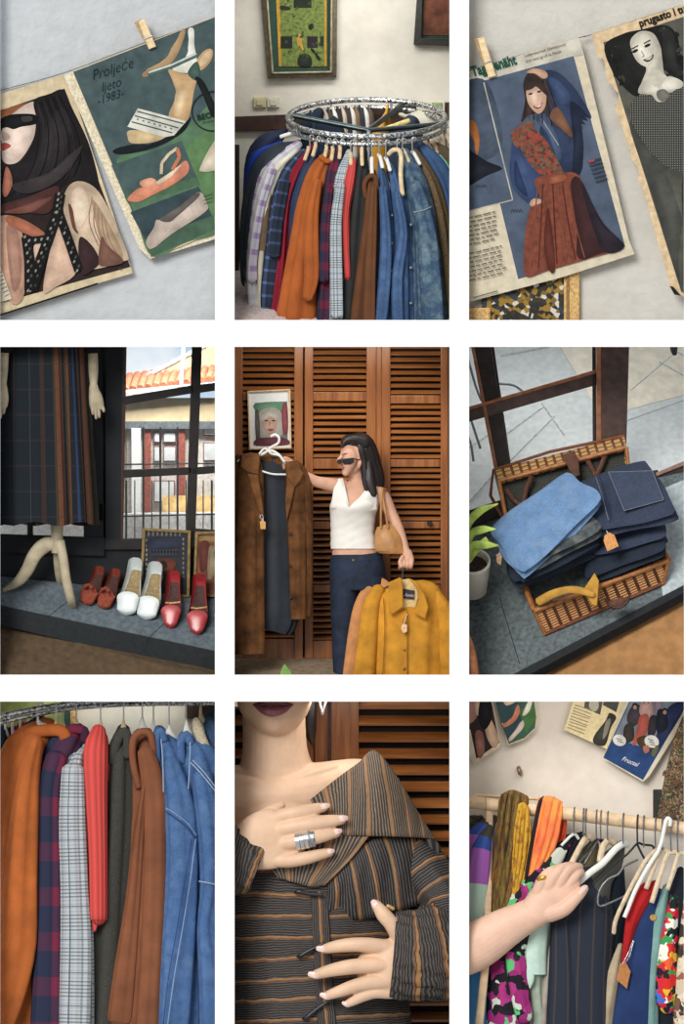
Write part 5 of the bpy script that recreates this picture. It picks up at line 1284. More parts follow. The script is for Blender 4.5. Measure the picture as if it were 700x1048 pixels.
# street paving far below the panes
pav = M('pale_paving', (206, 212, 212), .85, .05, 30, .1, 120); pav2 = M('warm_paving', (232, 224, 206), .85, .06, 20, .15, 60)
def PD(x, y): return 560 + (480 - y) * .9
quad = lambda pts, th=8: [(x, y, PD(x, y)) for x, y in pts] + [(x + 2, y + th, PD(x, y) + th) for x, y in pts]
structure(hexa(MB(), quad([(-60, -20), (760, -20), (760, 560), (-60, 560)]), pav).build('ground'))
def flag(pts, mat, lift=3): 
    return structure(hexa(MB(), [(x, y - lift, PD(x, y) - lift) for x, y in pts] + [(x, y, PD(x, y) - 1) for x, y in pts], mat).build('trim_10'))
flag([(270, -18), (760, -18), (760, 140), (420, 232)], pav2); flag([(500, 232), (760, 140), (760, 150), (500, 244)], pav, 4)
jn = M('paving_joint', (176, 182, 182), .9)
for a, b in (((100, 40), (250, 10)), ((100, 300), (236, 200)), ((230, 190), (300, 290)), ((120, 380), (270, 230)), ((0, 500), (90, 400)), ((0, 330), (60, 290)), ((600, 60), (760, 150)), ((640, 20), (760, 84)), ((510, 150), (640, 40))):
    structure(hexa(MB(), [(x, y - 3.5, PD(x, y) - 3.5) for x, y in seg(*a, *b, 1.6)] + [(x, y, PD(x, y) - 1) for x, y in seg(*a, *b, 1.6)], jn).build('trim_11'))
# outdoor chair bits
t = thing('chair', 'dark metal chair legs outside behind the left pane', 'chair', (20, 330, 600))
for pts in ([(-20, 150, 560), (10, 250, 580), (36, 330, 600)], [(-24, 240, 560), (4, 310, 580), (14, 370, 600)], [(-10, 20, 540), (20, 130, 560), (40, 180, 570)], [(60, 20, 560), (86, 120, 570), (94, 150, 575)], [(90, 125, 575), (140, 130, 575), (170, 150, 580)]): T('leg', pts, 4, M('grey_metal', (96, 104, 112), .5), t, m=3)
tag(L('bollard', [(646, -20, 600, 12, 12), (646, 14, 606, 12, 12), (648, 28, 610, 9, 9)], M('iron_black', (34, 42, 44), .5), None, dome=True), 'dark bollard foot at the top right of the street', 'bollard')
# window frame
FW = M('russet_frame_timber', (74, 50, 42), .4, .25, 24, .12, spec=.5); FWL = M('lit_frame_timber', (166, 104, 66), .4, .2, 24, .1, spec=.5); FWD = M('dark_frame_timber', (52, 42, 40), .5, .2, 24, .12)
def fbar(x0, y0, x1, y1, w0, w1, d, th, m, bev=3, name='trim_12'):
    q = seg(x0, y0, x1, y1, w0, w1); return structure(hexa(MB(), [(x, y, d) for x, y in q] + [(x, y, d + th) for x, y in q], m, bev).build(name))
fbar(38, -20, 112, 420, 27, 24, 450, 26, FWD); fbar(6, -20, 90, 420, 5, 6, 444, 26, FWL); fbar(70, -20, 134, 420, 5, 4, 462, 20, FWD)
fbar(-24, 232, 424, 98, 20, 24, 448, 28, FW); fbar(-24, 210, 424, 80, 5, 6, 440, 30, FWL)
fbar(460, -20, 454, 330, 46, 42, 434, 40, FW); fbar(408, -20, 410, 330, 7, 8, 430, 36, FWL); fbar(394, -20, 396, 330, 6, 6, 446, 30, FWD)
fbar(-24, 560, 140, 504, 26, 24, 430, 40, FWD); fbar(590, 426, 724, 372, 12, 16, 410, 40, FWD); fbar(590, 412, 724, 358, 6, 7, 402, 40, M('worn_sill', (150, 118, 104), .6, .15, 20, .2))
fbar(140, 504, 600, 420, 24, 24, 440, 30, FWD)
for i, q in enumerate(([(-24, -20), (400, -20), (400, 100), (-24, 226)], [(-24, 226), (400, 100), (400, 440), (-24, 560)])):
    structure(slab(MB(), q, 462, 2, GLASS).build('window_%d' % (i + 6)))
# ledge, its edge and the floor. e1 runs along the ledge, e2 goes back, up lifts off it
def FD(x, y): return 330 + (700 - y) * .45 - .2 * (x - 300)
led = M('slate_ledge', (88, 98, 100), .6, .22, 50, .3, 240); ledl = M('daylit_ledge', (176, 186, 188), .7, .1, 40, .2, 240)
A, B, C_, D_ = (120, 1076), (724, 752), (724, 372), (-40, 560)
pl4 = lambda pts, dz=0: [(x, y, FD(x, y) + dz) for x, y in pts]
def plate(name, pts, th, mat, lift=0):
    return structure(hexa(MB(), [(x, y - lift, FD(x, y) - lift) for x, y in pts] + [(x + th * .2, y + th * .7, FD(x, y) + th * .7) for x, y in pts], mat, 0).build(name))
plate('trim_13', [(-40, 562), (724, 394), (724, 752), (110, 1080)], 26, led)
plate('trim_14', [(-60, 560), (140, 560), (150, 1076), (-60, 1076)], 26, led, -.6)
plate('trim_15', [(560, 480), (724, 410), (724, 742), (612, 800)], 3, ledl, 1.5)  # pale overlay: daylight on this end of the ledge, put into the colour
plate('trim_16', [(124, 1052), (724, 738), (724, 762), (124, 1080)], 30, M('slate_edge'), 2.2)
for a, b in (((96, 800), (160, 1010)), ((612, 748), (640, 784))): structure(T('trim_17', [(a[0], a[1], FD(*a) - 1), (b[0], b[1], FD(*b) - 1)], 1.1, M('slate_edge'), m=1, n=6))
fl6 = M('caramel_carpet', (168, 124, 80), .95, .1, 14, .4, 320)
structure(hexa(MB(), [(x, y + 40, FD(x, y) + 44) for x, y in ((60, 1030), (760, 660), (760, 1036), (60, 1036))] + [(x, y + 52, FD(x, y) + 52) for x, y in ((60, 1030), (760, 660), (760, 1036), (60, 1036))], fl6).build('floor'))
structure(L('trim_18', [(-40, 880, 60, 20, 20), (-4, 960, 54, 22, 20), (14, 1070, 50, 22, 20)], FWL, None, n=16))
# ---- wicker suitcase
def wicker(name, a, b, gap, p, q, ang):
    if name in MATS: return MATS[name]
    t = NT(name); u, v, vec = t.uv(); c_, s_ = math.cos(ang), math.sin(ang)
    U_ = t.math('ADD', t.math('ADD', t.math('MULTIPLY', u, c_), t.math('MULTIPLY', v, s_)), 1000.0)
    V_ = t.math('ADD', t.math('SUBTRACT', t.math('MULTIPLY', v, c_), t.math('MULTIPLY', u, s_)), 1000.0)
    st = t.band(U_, p, 0, .68); row = t.math('FRACT', t.math('DIVIDE', V_, q)); al = t.math('FLOOR', t.math('DIVIDE', U_, p))
    rr = t.math('FRACT', t.math('ADD', t.math('DIVIDE', V_, q), t.math('MULTIPLY', al, .5)))
    r = t.math('GREATER_THAN', rr, .2)
    m = t.math('MULTIPLY', st, r)
    c = t.mix(m, gap, t.mix(t.noise(60), a, b))
    t.bump(t.math('MULTIPLY', t.math('SINE', t.math('MULTIPLY', rr, PI)), m), .8, .01)
    return t.done(c, .55, spec=.4)
wk = wicker('wicker_weave', (190, 130, 74), (222, 164, 104), (84, 48, 28), 11.0, 2.6, .42)
wkt = wicker('wicker_top', (190, 144, 84), (216, 176, 112), (104, 62, 36), 9.0, 4.0, .27)
cane = M('cane', (160, 102, 54), .45, .2, 40, .15, spec=.5); caned = M('cane_dark', (112, 62, 38), .5, .2, 40, .2)
t = thing('wicker_suitcase', 'open wicker suitcase holding folded jeans on the window ledge', 'suitcase', (420, 850, FD(420, 850)))
f0, f1, f2, f3 = (206, 842, 205), (630, 682, 190), (612, 756, 232), (240, 916, 238)
k0, k1, k2, k3 = (150, 700, 320), (560, 545, 300), (560, 610, 350), (180, 770, 345)
def wallq(name, a, b, c, d, mat, thv):
    return hexa(MB(), [a, b, c, d] + [tuple(p + q_ for p, q_ in zip(x, thv)) for x in (a, b, c, d)], mat, 1.5).build(name, t)
wallq('front_side', f0, f1, f2, f3, wk, (-4, -10, 12)); wallq('right_side', f1, k1, k2, f2, wk, (-10, 2, 6)); wallq('left_side', k0, f0, f3, k3, wk, (10, -2, 6)); wallq('back_side', k0, k1, k2, k3, wk, (2, 8, -10))
wallq('base', f3, f2, k2, k3, caned, (0, -5, -5))
rimp = [f0, f1, k1, k0, f0]
T('rim', [f0, tuple((a + b) / 2 for a, b in zip(f0, f1)), f1], 9, cane, t, m=3); T('rim', [f1, k1], 8, cane, t, m=3); T('rim', [k0, f0], 9, cane, t, m=3)
T('bottom_rim', [f3, f2], 4.5, caned, t, m=2)
for i, fr_ in enumerate((f0, f1)): T('corner_binding', [fr_, f3 if i == 0 else f2], 6, cane, t, m=2)
L('handle', [(430, 806, 176, 4, 4), (446, 826, 160, 5, 5), (474, 832, 152, 5, 5), (500, 812, 152, 5, 5), (506, 790, 156, 4, 4)], M('leather_dark', (66, 46, 38), .5, .2, 40, .1), t, n=12, m=4, dome=True)
SL('clasp', [(440, 812), (486, 796), (496, 826), (452, 842)], 158, 8, M('leather_brown', (92, 58, 44), .5, .2, 40, .1), t, bev=2)
# lid
l0, l1, l2, l3 = (94, 432, 316), (497, 326, 272), (512, 500, 262), (128, 600, 300)
m0, m1, m2, m3 = (76, 398, 372), (490, 290, 328), (505, 470, 322), (116, 566, 360)
hexa(MB(), [m0, m1, l1, l0, tuple(Vector(m0) + Vector((2, 10, 4))), tuple(Vector(m1) + Vector((-2, 10, 4))), tuple(Vector(l1) + Vector((-2, 10, 4))), tuple(Vector(l0) + Vector((2, 10, 4)))], wkt, 1).build('lid_edge', t)
hexa(MB(), [m0, l0, l3, m3] + [tuple(Vector(p) + Vector((8, 2, 2))) for p in (m0, l0, l3, m3)], wkt, 1).build('lid_edge', t)
hexa(MB(), [m1, l1, l2, m2] + [tuple(Vector(p) + Vector((-8, 2, 2))) for p in (m1, l1, l2, m2)], wkt, 1).build('lid_edge', t)
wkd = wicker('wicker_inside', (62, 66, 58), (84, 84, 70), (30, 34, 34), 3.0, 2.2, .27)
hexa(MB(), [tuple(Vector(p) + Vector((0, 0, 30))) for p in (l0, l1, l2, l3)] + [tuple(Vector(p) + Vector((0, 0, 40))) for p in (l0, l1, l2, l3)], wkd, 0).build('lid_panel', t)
T('lid_rim', [l3, l0], 7, cane, t, m=2); T('lid_rim', [l0, l1], 7, cane, t, m=2); T('lid_rim', [l1, l2], 6, cane, t, m=2); T('lid_back_rim', [m3, m0, m1], 5, caned, t, m=2)
lb = M('leather_brown')
slab(MB(), [(292, 352), (332, 336), (346, 370), (350, 414), (326, 424), (310, 384)], slope(262, 0), 8, lb, bev=2).build('strap', t)
for pts in ([(198, 416, 298), (180, 460, 306), (166, 530, 306)], [(118, 458, 314), (150, 500, 314), (200, 520, 306)], [(372, 364, 290), (392, 400, 292), (400, 420, 290)], [(430, 350, 284), (414, 390, 286), (400, 420, 290)]): L('lid_strap', [p + (8, 3) for p in pts], lb, t, n=10, m=3)
# ---- folded jeans
G = 'folded jeans in the wicker case'
UPV = (-.08, -.66, -.74)
def stack(label, corners, ths, mats, name='jeans', cat='jeans', ex=None, wr=.05):
    t = thing(name, label, cat, tuple(sum(c[i] for c in corners) / 4 for i in range(3)), G)
    o = Vector((0, 0, 0)); cc = sum((Vector(c) for c in corners), o) / 4; corners = [tuple(cc + (Vector(c) - cc) * 1.05) for c in corners]
    for i, (th, m) in enumerate(zip(ths, mats)):
        mb = MB(); pillow(mb, [tuple(Vector(c) + o) for c in corners], th, m, UPV, ph=i * 2.1 + len(label), wr=wr); mb.build('fold', t)
        o += Vector(UPV).normalized() * th * .86
    if ex: ex(t)
    return t
LBL = denim('light_jeans', (98, 130, 170), (140, 166, 194), 1.2); NV = denim('navy_jeans', (48, 56, 74), None, 1.2); BK = denim('black_jeans', (34, 42, 54), None, 1.2); AW = denim('acid_jeans', (58, 66, 72), (150, 150, 140), 1.2)
stack('black jeans lowest in the left of the case', [(150, 790, 230), (420, 680, 200), (370, 560, 330), (110, 660, 350)], [44, 40], [BK, BK])
stack('black jeans lowest in the right of the case', [(380, 770, 210), (622, 680, 160), (580, 590, 280), (360, 660, 320)], [36, 36], [BK, BK])
stack('dark jeans on the right stack right under the pocketed pair', [(400, 700, 200), (628, 640, 150), (590, 540, 270), (370, 600, 300)], [34, 34], [BK, NV])
stack('washed out black jeans under the light blue pair', [(170, 770, 170), (425, 640, 140), (330, 520, 270), (110, 640, 300)], [40, 40, 30], [BK, AW, AW], wr=.14)
def pk(t):
    d = 84
    PQ = [(440, 404), (578, 400), (614, 492), (490, 526)]
    dz = lambda x, y: 58 + (560 - y) * .62 - .1 * (x - 500)
    slab(MB(), PQ, lambda x, y: dz(x, y) - 6, 4, denim('pocket_denim', (56, 65, 84), None, 1.2), bev=1.5).build('pocket', t)
    for a, b in zip(PQ, PQ[1:] + PQ[:1]): T('stitching', [(a[0], a[1], dz(*a) - 7), (b[0], b[1], dz(*b) - 7)], 1.2, cloth((120, 128, 140)), t, m=1, n=6)
    T('seam', [(400, 420, dz(400, 420) - 2), (420, 480, dz(420, 480) - 4), (440, 556, dz(440, 556) + 4)], 1.6, cloth((104, 112, 128)), t, n=6); T('seam', [(412, 418, dz(412, 418) - 2), (432, 480, dz(432, 480) - 4), (450, 552, dz(450, 552) + 4)], 1.2, cloth((36, 44, 62)), t, n=6)
stack('navy jeans with a stitched back pocket on top of the right stack', [(398, 622, 130), (660, 566, 96), (560, 396, 250), (342, 470, 280)], [34, 34], [NV, NV], ex=pk, wr=.035)
stack('light blue jeans on top of the left stack', [(176, 756, 130), (424, 520, 90), (308, 436, 240), (70, 610, 270)], [34, 34], [LBL, LBL], wr=.07)
yc = M('ochre_cloth', (196, 148, 66), .85, .12, 16, .3, 160)
t = thing('garment', 'ochre yellow garment spilling over the front rim of the case', 'garment', (320, 830, 170), G)
L('waist_band', [(222, 812, 182, 14, 6), (262, 790, 150, 14, 6), (310, 776, 136, 12, 6), (350, 778, 134, 12, 6), (388, 790, 136, 10, 6)], yc, t, n=14, m=5, dome=True)
slab(MB(), [(360, 776), (396, 722), (410, 748), (404, 826), (388, 824), (372, 796)], slope(136, .02), 8, yc, bev=3).build('flap', t)
G2 = 'kraft tags on the folded jeans'
og = M('orange_card', (212, 150, 92), .8, .12)
t = thing('price_tag', 'orange kraft tag on the side of the right jeans stack', 'price tag', (446, 650, 92), G2)
SL('card', [(428, 604), (440, 594), (458, 602), (472, 638), (436, 654), (424, 620)], slope(98, -.05), 3, og, t); T('string', [(438, 600, 96), (432, 586, 100), (420, 576, 110)], 1.2, WIRE, t)
t = thing('price_tag', 'small pale tag at the left end of the left jeans stack', 'price tag', (94, 698, 220), G2)
SL('card', [(86, 664), (98, 658), (104, 670), (100, 698), (88, 690)], slope(206, 0), 3, M('pale_tag'), t); T('string', [(94, 662, 206), (100, 648, 210), (104, 636, 216)], 1.2, WIRE, t)
# ---- plant in a white pot
pot = M('white_glaze', (214, 208, 196), .35, .05, 10, .03, spec=.5)
t = thing('potted_plant', 'yellow green plant in a white ceramic pot at the left of the case', 'plant', (0, 794, 230))
mb = MB(); tl = .78
lathe(mb, (10, 780, 300), [(0, 0), (40, 0), (46, 6), (56, 110), (58, 128), (58, 136), (51, 136), (50, 124), (46, 90), (0, 88)], pot, 40, tl); mb.build('pot', t)
mb = MB(); lathe(mb, (10, 780, 300), [(0, 112), (30, 114), (51, 110)], M('soil', (58, 48, 42), .95, .4, 60, .9, 60, dist=.02), 30, tl); mb.build('soil', t)
lfy = M('lime_leaf', (172, 196, 92), .5, .2, 16, .1)
cy0 = 690
for pts in ([(0, 690, 150), (6, 640, 130), (50, 634, 116), (94, 636, 112)], [(-4, 680, 150), (4, 606, 140), (40, 586, 126), (84, 584, 116)], [(-10, 680, 156), (-6, 580, 146), (30, 530, 136), (92, 504, 130)], [(-14, 690, 150), (-20, 600, 140), (-30, 540, 130)], [(0, 690, 150), (30, 640, 130), (60, 618, 124)]):
    L('leaf', [p + (w, 2) for p, w in zip(pts, (4, 11, 13, 2))], lfy, t, n=12, m=6)
for pts in ([(-10, 700, 160), (-2, 660, 150), (10, 640, 146)],): T('stem', pts, 5, M('leaf_green'), t)
area(300, -30, 520, 500, 60, 3.2, (340, 400, 700), (1, .99, .96))  # added light standing in for daylight on the paving
# ================================================================ room 7: coats close up
crop(0, 715, 3.145)
back_wall(plaster('ivory_plaster', (226, 222, 206), .1, 20), 420)
t = thing('picture_frame', 'blurred green picture in a gold frame behind the rust coat', 'picture', (170, 190, 410))
BX('frame', 226, -10, 396, 246, 200, 420, M('gold_leaf'), t, 4)
BX('mount', 196, -10, 404, 228, 190, 420, M('green_mount'), t); BX('print_sheet', -24, -10, 402, 200, 190, 418, M('moss_picture', (140, 150, 84), .8, .25, 8, 0), t)
structure(BX('trim_3', 596, 10, 396, 724, 64, 420, wood_dk, None, 3))
t = thing('clothes_rack', 'beaded chrome rail of the rack above the close up coats', 'clothes rack', (300, 60, 250))
rail = [(-24, 62, 180), (110, 34, 190), (260, 14, 200), (450, 6, 200), (724, 8, 190)]
T('top_rail', rail, 9, chb, t, n=12); T('lower_rail', [(x, y + 22 - i * 3.5, d) for i, (x, y, d) in enumerate(rail)], 7, chb, t, n=12)
for x, y, d in ((30, 54, 184), (180, 24, 194)): T('rail_post', [(x, y, d), (x, y + 18, d)], 5, CHROME, t, m=1)
G = 'coats on the close up rail'
def g7(name, label, cat, parts): return garment(name, label, cat, parts, G)
def body(path, d, mat, hd=70, fold=(.15, 5, 1, 2), **k): return ('body', [(x, y, d + (30 if i == 0 else 0), w, hd * (.45 if i == 0 else 1)) for i, (x, y, w) in enumerate(path)], mat, dict(fold=fold, dome=True, **k))
def sl7(path, d, mat, hd=34, fold=(.12, 4, .5, 2.2)): return ('sleeve', [(x, y, d - 14, w, hd) for x, y, w in path], mat, dict(fold=fold, dome=True, m=6))
def cl7(pts, mat, r=14, rd=10): return ('collar', [(x, y, d, r, rd) for x, y, d in pts], mat, dict(fold=None, dome=True, n=16))
R7 = wool((176, 98, 50)); 
g7('coat', 'rust orange wool coat leftmost of the large close up coats', 'coat', [body([(150, 112, 52), (96, 170, 80), (66, 300, 92), (40, 500, 80), (30, 800, 72), (40, 1072, 78)], 190, R7, 60),
    sl7([(112, 160, 26), (94, 240, 34), (78, 400, 46), (66, 600, 54), (56, 780, 62), (24, 930, 62), (-8, 1040, 54)], 128, R7, 46), cl7([(90, 112, 170), (150, 102, 150), (196, 104, 140), (212, 126, 146)], R7, 20, 12)])
for nme, lb, c, path, d in (('jacket', 'navy jacket behind the collar of the rust coat', (44, 58, 82), [(122, 76, 22), (110, 100, 40), (90, 160, 50), (70, 300, 60)], 280),
                    ('blouse', 'crimson blouse behind the left shoulder of the rust coat', (150, 36, 60), [(62, 98, 16), (46, 120, 36), (30, 200, 40), (20, 300, 40)], 300),
                    ('jacket', 'black jacket at the left edge behind the rust coat', (40, 50, 62), [(10, 114, 20), (4, 150, 34), (0, 220, 34), (-2, 330, 20)], 270),
                    ('coat', 'pink coat edge at the far left of the close up rail', (200, 74, 100), [(24, 176, 8), (8, 200, 18), (-4, 280, 16), (-8, 400, 12)], 214)):
    tag(L(nme, [(x, y, d, w, 30) for x, y, w in path], wool(c), None, n=20, m=3, fold=(.08, 5, 0, 1), dome=True), lb, nme, G)
B7 = plaid('large_burgundy_check', (44, 50, 72), (122, 44, 68), (120, 44, 68), 46, .42, 9)
g7('coat', 'burgundy and navy checked coat between the rust coat and grey blazer', 'coat', [body([(248, 104, 26), (212, 160, 56), (172, 250, 54), (158, 420, 46), (152, 700, 52), (146, 1072, 58)], 180, B7, 60), sl7([(180, 200, 34), (158, 300, 34), (156, 600, 38), (150, 900, 44), (146, 1072, 48)], 128, B7, 30), cl7([(214, 104, 160), (240, 96, 146), (270, 104, 150), (274, 130, 160)], B7, 16)])
G7 = glen('large_grey_check', (188, 194, 198), (104, 112, 118), 34)
g7('blazer', 'pale grey checked blazer left of the coral sweater', 'blazer', [body([(264, 170, 16), (246, 230, 42), (244, 420, 46), (248, 700, 52), (246, 1072, 56)], 150, G7, 60), sl7([(236, 240, 36), (234, 400, 42), (240, 600, 44), (244, 800, 50), (238, 1072, 50)], 108, G7, 34)])
C7 = rib('coral_rib', (218, 86, 80), 4.2)
g = g7('sweater', 'ribbed coral red sweater hanging in the close up', 'sweater', [body([(316, 106, 24), (306, 170, 40), (308, 300, 36), (314, 500, 31), (316, 690, 29)], 96, C7, 40, (.04, 3, 0, .5)), ('cuff', [(306, 690, 96, 8, 8), (306, 715, 94, 11, 8), (304, 745, 96, 5, 4)], C7, dict(fold=None, dome=True)), ('sleeve', [(330, 130, 140, 18, 18), (344, 200, 140, 10, 18), (344, 260, 140, 8, 14)], C7, dict(fold=None, dome=True))])
E7 = M('charcoal_wool', (62, 62, 58), .95, .3, 200, .4, 300)
g7('coat', 'charcoal tweed coat between the coral sweater and brown coat', 'coat', [body([(396, 108, 22), (384, 200, 46), (378, 400, 56), (360, 700, 62), (346, 1072, 72)], 170, E7, 60), cl7([(360, 200, 128), (376, 140, 116), (396, 106, 112), (410, 120, 112), (410, 180, 118)], E7, 15)])
F7 = wool((130, 82, 58))
g7('coat', 'brown wool coat with a thick rolled collar in the close up', 'coat', [body([(462, 128, 38), (476, 200, 48), (478, 360, 56), (470, 600, 66), (452, 850, 76), (440, 1072, 86)], 160, F7, 60),
    sl7([(470, 180, 28), (490, 280, 36), (498, 450, 34), (494, 700, 36), (484, 900, 34), (474, 1072, 36)], 116, F7, 26, (.1, 3, .5, .5)), sl7([(462, 300, 8), (446, 440, 18), (428, 650, 24), (404, 850, 34), (384, 1020, 40)], 118, F7, 26), cl7([(446, 280, 116), (428, 200, 108), (430, 130, 102), (458, 106, 98), (486, 120, 100), (494, 190, 110)], F7, 12, 12)])
D7 = denim('close_denim', (62, 92, 136), (104, 134, 174), 1.6)
g = g7('shirt', 'blue denim shirt right of the brown coat in the close up', 'denim shirt', [body([(516, 112, 20), (546, 180, 44), (572, 300, 52), (586, 500, 58), (590, 800, 66), (582, 1072, 74)], 160, D7, 62), sl7([(552, 220, 30), (578, 360, 48), (584, 560, 52), (570, 800, 56), (556, 1072, 50)], 112, D7, 34), cl7([(506, 200, 120), (504, 130, 110), (516, 102, 108), (528, 130, 112)], D7, 12)])
seam(g, [(x, y, d - 24) for x, y, d in [(534, 352, 92), (566, 372, 80), (604, 402, 80), (632, 440, 92)]], 1.4, (140, 164, 196)); seam(g, [(x, y, d - 24) for x, y, d in [(532, 362, 92), (564, 384, 80), (602, 414, 80), (628, 450, 92)]], 2.2, (40, 70, 120))
seam(g, [(x, y, d - 24) for x, y, d in [(630, 452, 92), (610, 600, 76), (584, 760, 70), (560, 900, 70), (538, 1060, 72)]], 1.5, (140, 164, 198)); seam(g, [(x, y, d - 24) for x, y, d in [(616, 452, 90), (592, 600, 76), (566, 760, 70), (542, 900, 70), (524, 1060, 72)]], 1.6, (44, 76, 128))
seam(g, [(x, y, d - 24) for x, y, d in [(518, 130, 100), (524, 200, 98), (526, 300, 98)]], 1.8, (160, 180, 206))
g = g7('jacket', 'blue denim jacket with stitched yoke at the right of the close up', 'denim jacket', [body([(600, 126, 24), (640, 190, 56), (668, 300, 56), (682, 500, 50), (684, 800, 48), (680, 1072, 52)], 150, D7, 60), sl7([(652, 260, 34), (676, 420, 40), (684, 600, 38), (664, 740, 30), (684, 900, 46), (688, 1072, 46)], 104, D7, 34), cl7([(584, 200, 118), (582, 140, 110), (600, 116, 108), (612, 140, 110)], D7, 14)])
for k in range(2): seam(g, [(x, y, d - 24) for x, y, d in [(614 + k * 6, 206 - k * 8, 86), (650 + k * 6, 244 - k * 8, 72), (692 + k * 4, 296 - k * 8, 72)]], 2, (160, 180, 206))
seam(g, [(x, y, d - 24) for x, y, d in [(640, 588, 70), (666, 592, 62), (700, 600, 66)]], 2, (160, 180, 206)); seam(g, [(x, y, d - 24) for x, y, d in [(612, 140, 92), (610, 220, 90), (606, 290, 92)]], 1.8, (160, 180, 206))
sh = M('sherpa', (228, 214, 184), .95, .12, 120, .9, 160, dist=.02)
g7('jacket', 'dark denim jacket with cream fleece collar in the top right corner', 'denim jacket', [body([(676, 66, 26), (700, 110, 36), (712, 200, 24), (716, 320, 14)], 190, denim('indigo_denim', (52, 76, 104), None, 1.6), 40), ('collar', [(632, 74, 150, 14, 14), (640, 110, 140, 18, 14), (662, 160, 136, 16, 14), (684, 196, 140, 10, 10)], sh, dict(fold=None, dome=True))])
# hangers
G3 = 'hangers on the close up rail'
def h7(lb, x, y0, y1, d, am=HWHITE, w=7, r=2.2, neck=10):
    t = thing('clothes_hanger', lb, 'hanger', (x, y1, d), G3)
    mb = MB(); hook(mb, x, y0, y1, d, w, r, WIRE); mb.build('hook', t)
    loft(MB(), [(x, y1 - 30, d, 4, 5), (x, y1 - 8, d, neck, 8), (x + 4, y1 + 14, d + 6, neck * 1.7, 9)], am, 14, 3, dome=True).build('neck', t)
h7('hanger of the rust coat on the close up rail', 180, 14, 104, 170, HWOOD); h7('hanger between the rust coat and the checked coat', 204, 12, 106, 210, HWOOD)
h7('hanger of the burgundy checked coat on the close up rail', 246, 10, 96, 186, HWOOD); h7('hanger with a wooden neck above the coral sweater', 324, 6, 104, 150, HWOOD)
h7('hanger of the charcoal tweed coat', 398, 6, 102, 170, HWOOD); h7('white hanger of the thick collared brown coat', 458, 6, 92, 170); h7('white hanger left of the close up denim shirt', 494, 6, 100, 190, HWHITE, neck=6)
h7('broad white hanger inside the collar of the close up denim shirt', 544, 6, 120, 160, HWHITE, neck=14); h7('white hanger of the denim jacket with stitched yoke', 600, 6, 104, 150); h7('hanger above the fleece collar', 646, 6, 56, 180, HWOOD, neck=6)
for i, x in enumerate((18, 40, 66, 92)):
    h7(['leftmost of the small white hangers at the left end', 'second of the small white hangers from the left edge', 'third of the small white hangers from the left edge', 'fourth of the small white hangers from the left edge'][i], x, 52 - i * 6, 104 - i * 2, 250 + i * 6, HWHITE, 6, 2.2, 5)
t = thing('clothes_hanger', 'thick white hanger hook left of the rust coat collar', 'hanger', (126, 80, 200), G3)
mb = MB(); hook(mb, 122, 12, 74, 200, 8, 4, HWHITE); mb.build('hook', t)
loft(MB(), [(122, 70, 200, 5, 5), (128, 84, 204, 12, 8), (140, 96, 210, 20, 8)], HWHITE, 14, 3, dome=True).build('neck', t)
# ================================================================ room 8: hands on a striped blouse
crop(240, 715, 3.145)
structure(BX('wall_back', -30, -20, 600, 730, 1066, 620, INK))
louvre_door(-40, 20, -40, -30, [], -10, 1066, 540, 52, 34, 1050)
DOORX = DN[0]
louvre_door(258, 730, 400, 716, [], -10, 1066, 540, 52, 34, 1050, th=30)
for o in list(bpy.data.objects['door_%d' % DOORX].children): bpy.data.objects.remove(o)
bpy.data.objects.remove(bpy.data.objects['door_%d' % DOORX])
louvre_door(-40, 256, -30, 210, [], -10, 1066, 548, 52, 34, 1050, th=30)
structure(BX('trim_19', 300, -10, 534, 312, 1066, 541, M('dark_timber')))
def stripecloth(name, per=21, fine=2.4, base=(40, 37, 38), wob=3.0, ax='v', hi=(116, 108, 100)):
    t = NT(name); u, v, vec = t.uv(); 
    if ax == 'u': u, v = v, u
    nz = t.noise(.05, 2, vec); vv = t.math('ADD', t.math('ADD', v, 1000), t.math('MULTIPLY', nz, wob))
    n2 = t.noise(.5, 3, t.scalev(vec, (.3, 2, 1) if ax == 'v' else (2, .3, 1)))
    c = t.mix(t.math('MULTIPLY', t.band(vv, fine, 0, .42), t.math('MULTIPLY_ADD', n2, .9, .05)), base, hi)
    c = t.mix(t.math('MULTIPLY', t.band(vv, per, .12, .22), t.math('MULTIPLY_ADD', n2, .8, .3)), c, (176, 128, 80))
    c = t.mix(t.math('MULTIPLY', t.band(vv, per, .24, .30), t.math('MULTIPLY_ADD', n2, .9, 0)), c, (150, 100, 66))
    t.bump(t.noise(50, 4), .35, .008)
    return t.done(c, .7, spec=.3)
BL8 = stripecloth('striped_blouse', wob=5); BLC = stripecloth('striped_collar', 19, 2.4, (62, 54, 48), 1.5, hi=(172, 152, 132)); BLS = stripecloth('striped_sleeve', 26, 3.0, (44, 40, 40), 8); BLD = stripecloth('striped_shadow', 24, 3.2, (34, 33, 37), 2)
p8 = thing('person', 'person in striped off shoulder blouse, one hand on the chest, one at the waist', 'person', (200, 1064, 300))
sk = M('fair_skin', (226, 190, 160), .5, .04, 10, .08, 160, spec=.35)
mb = MB()
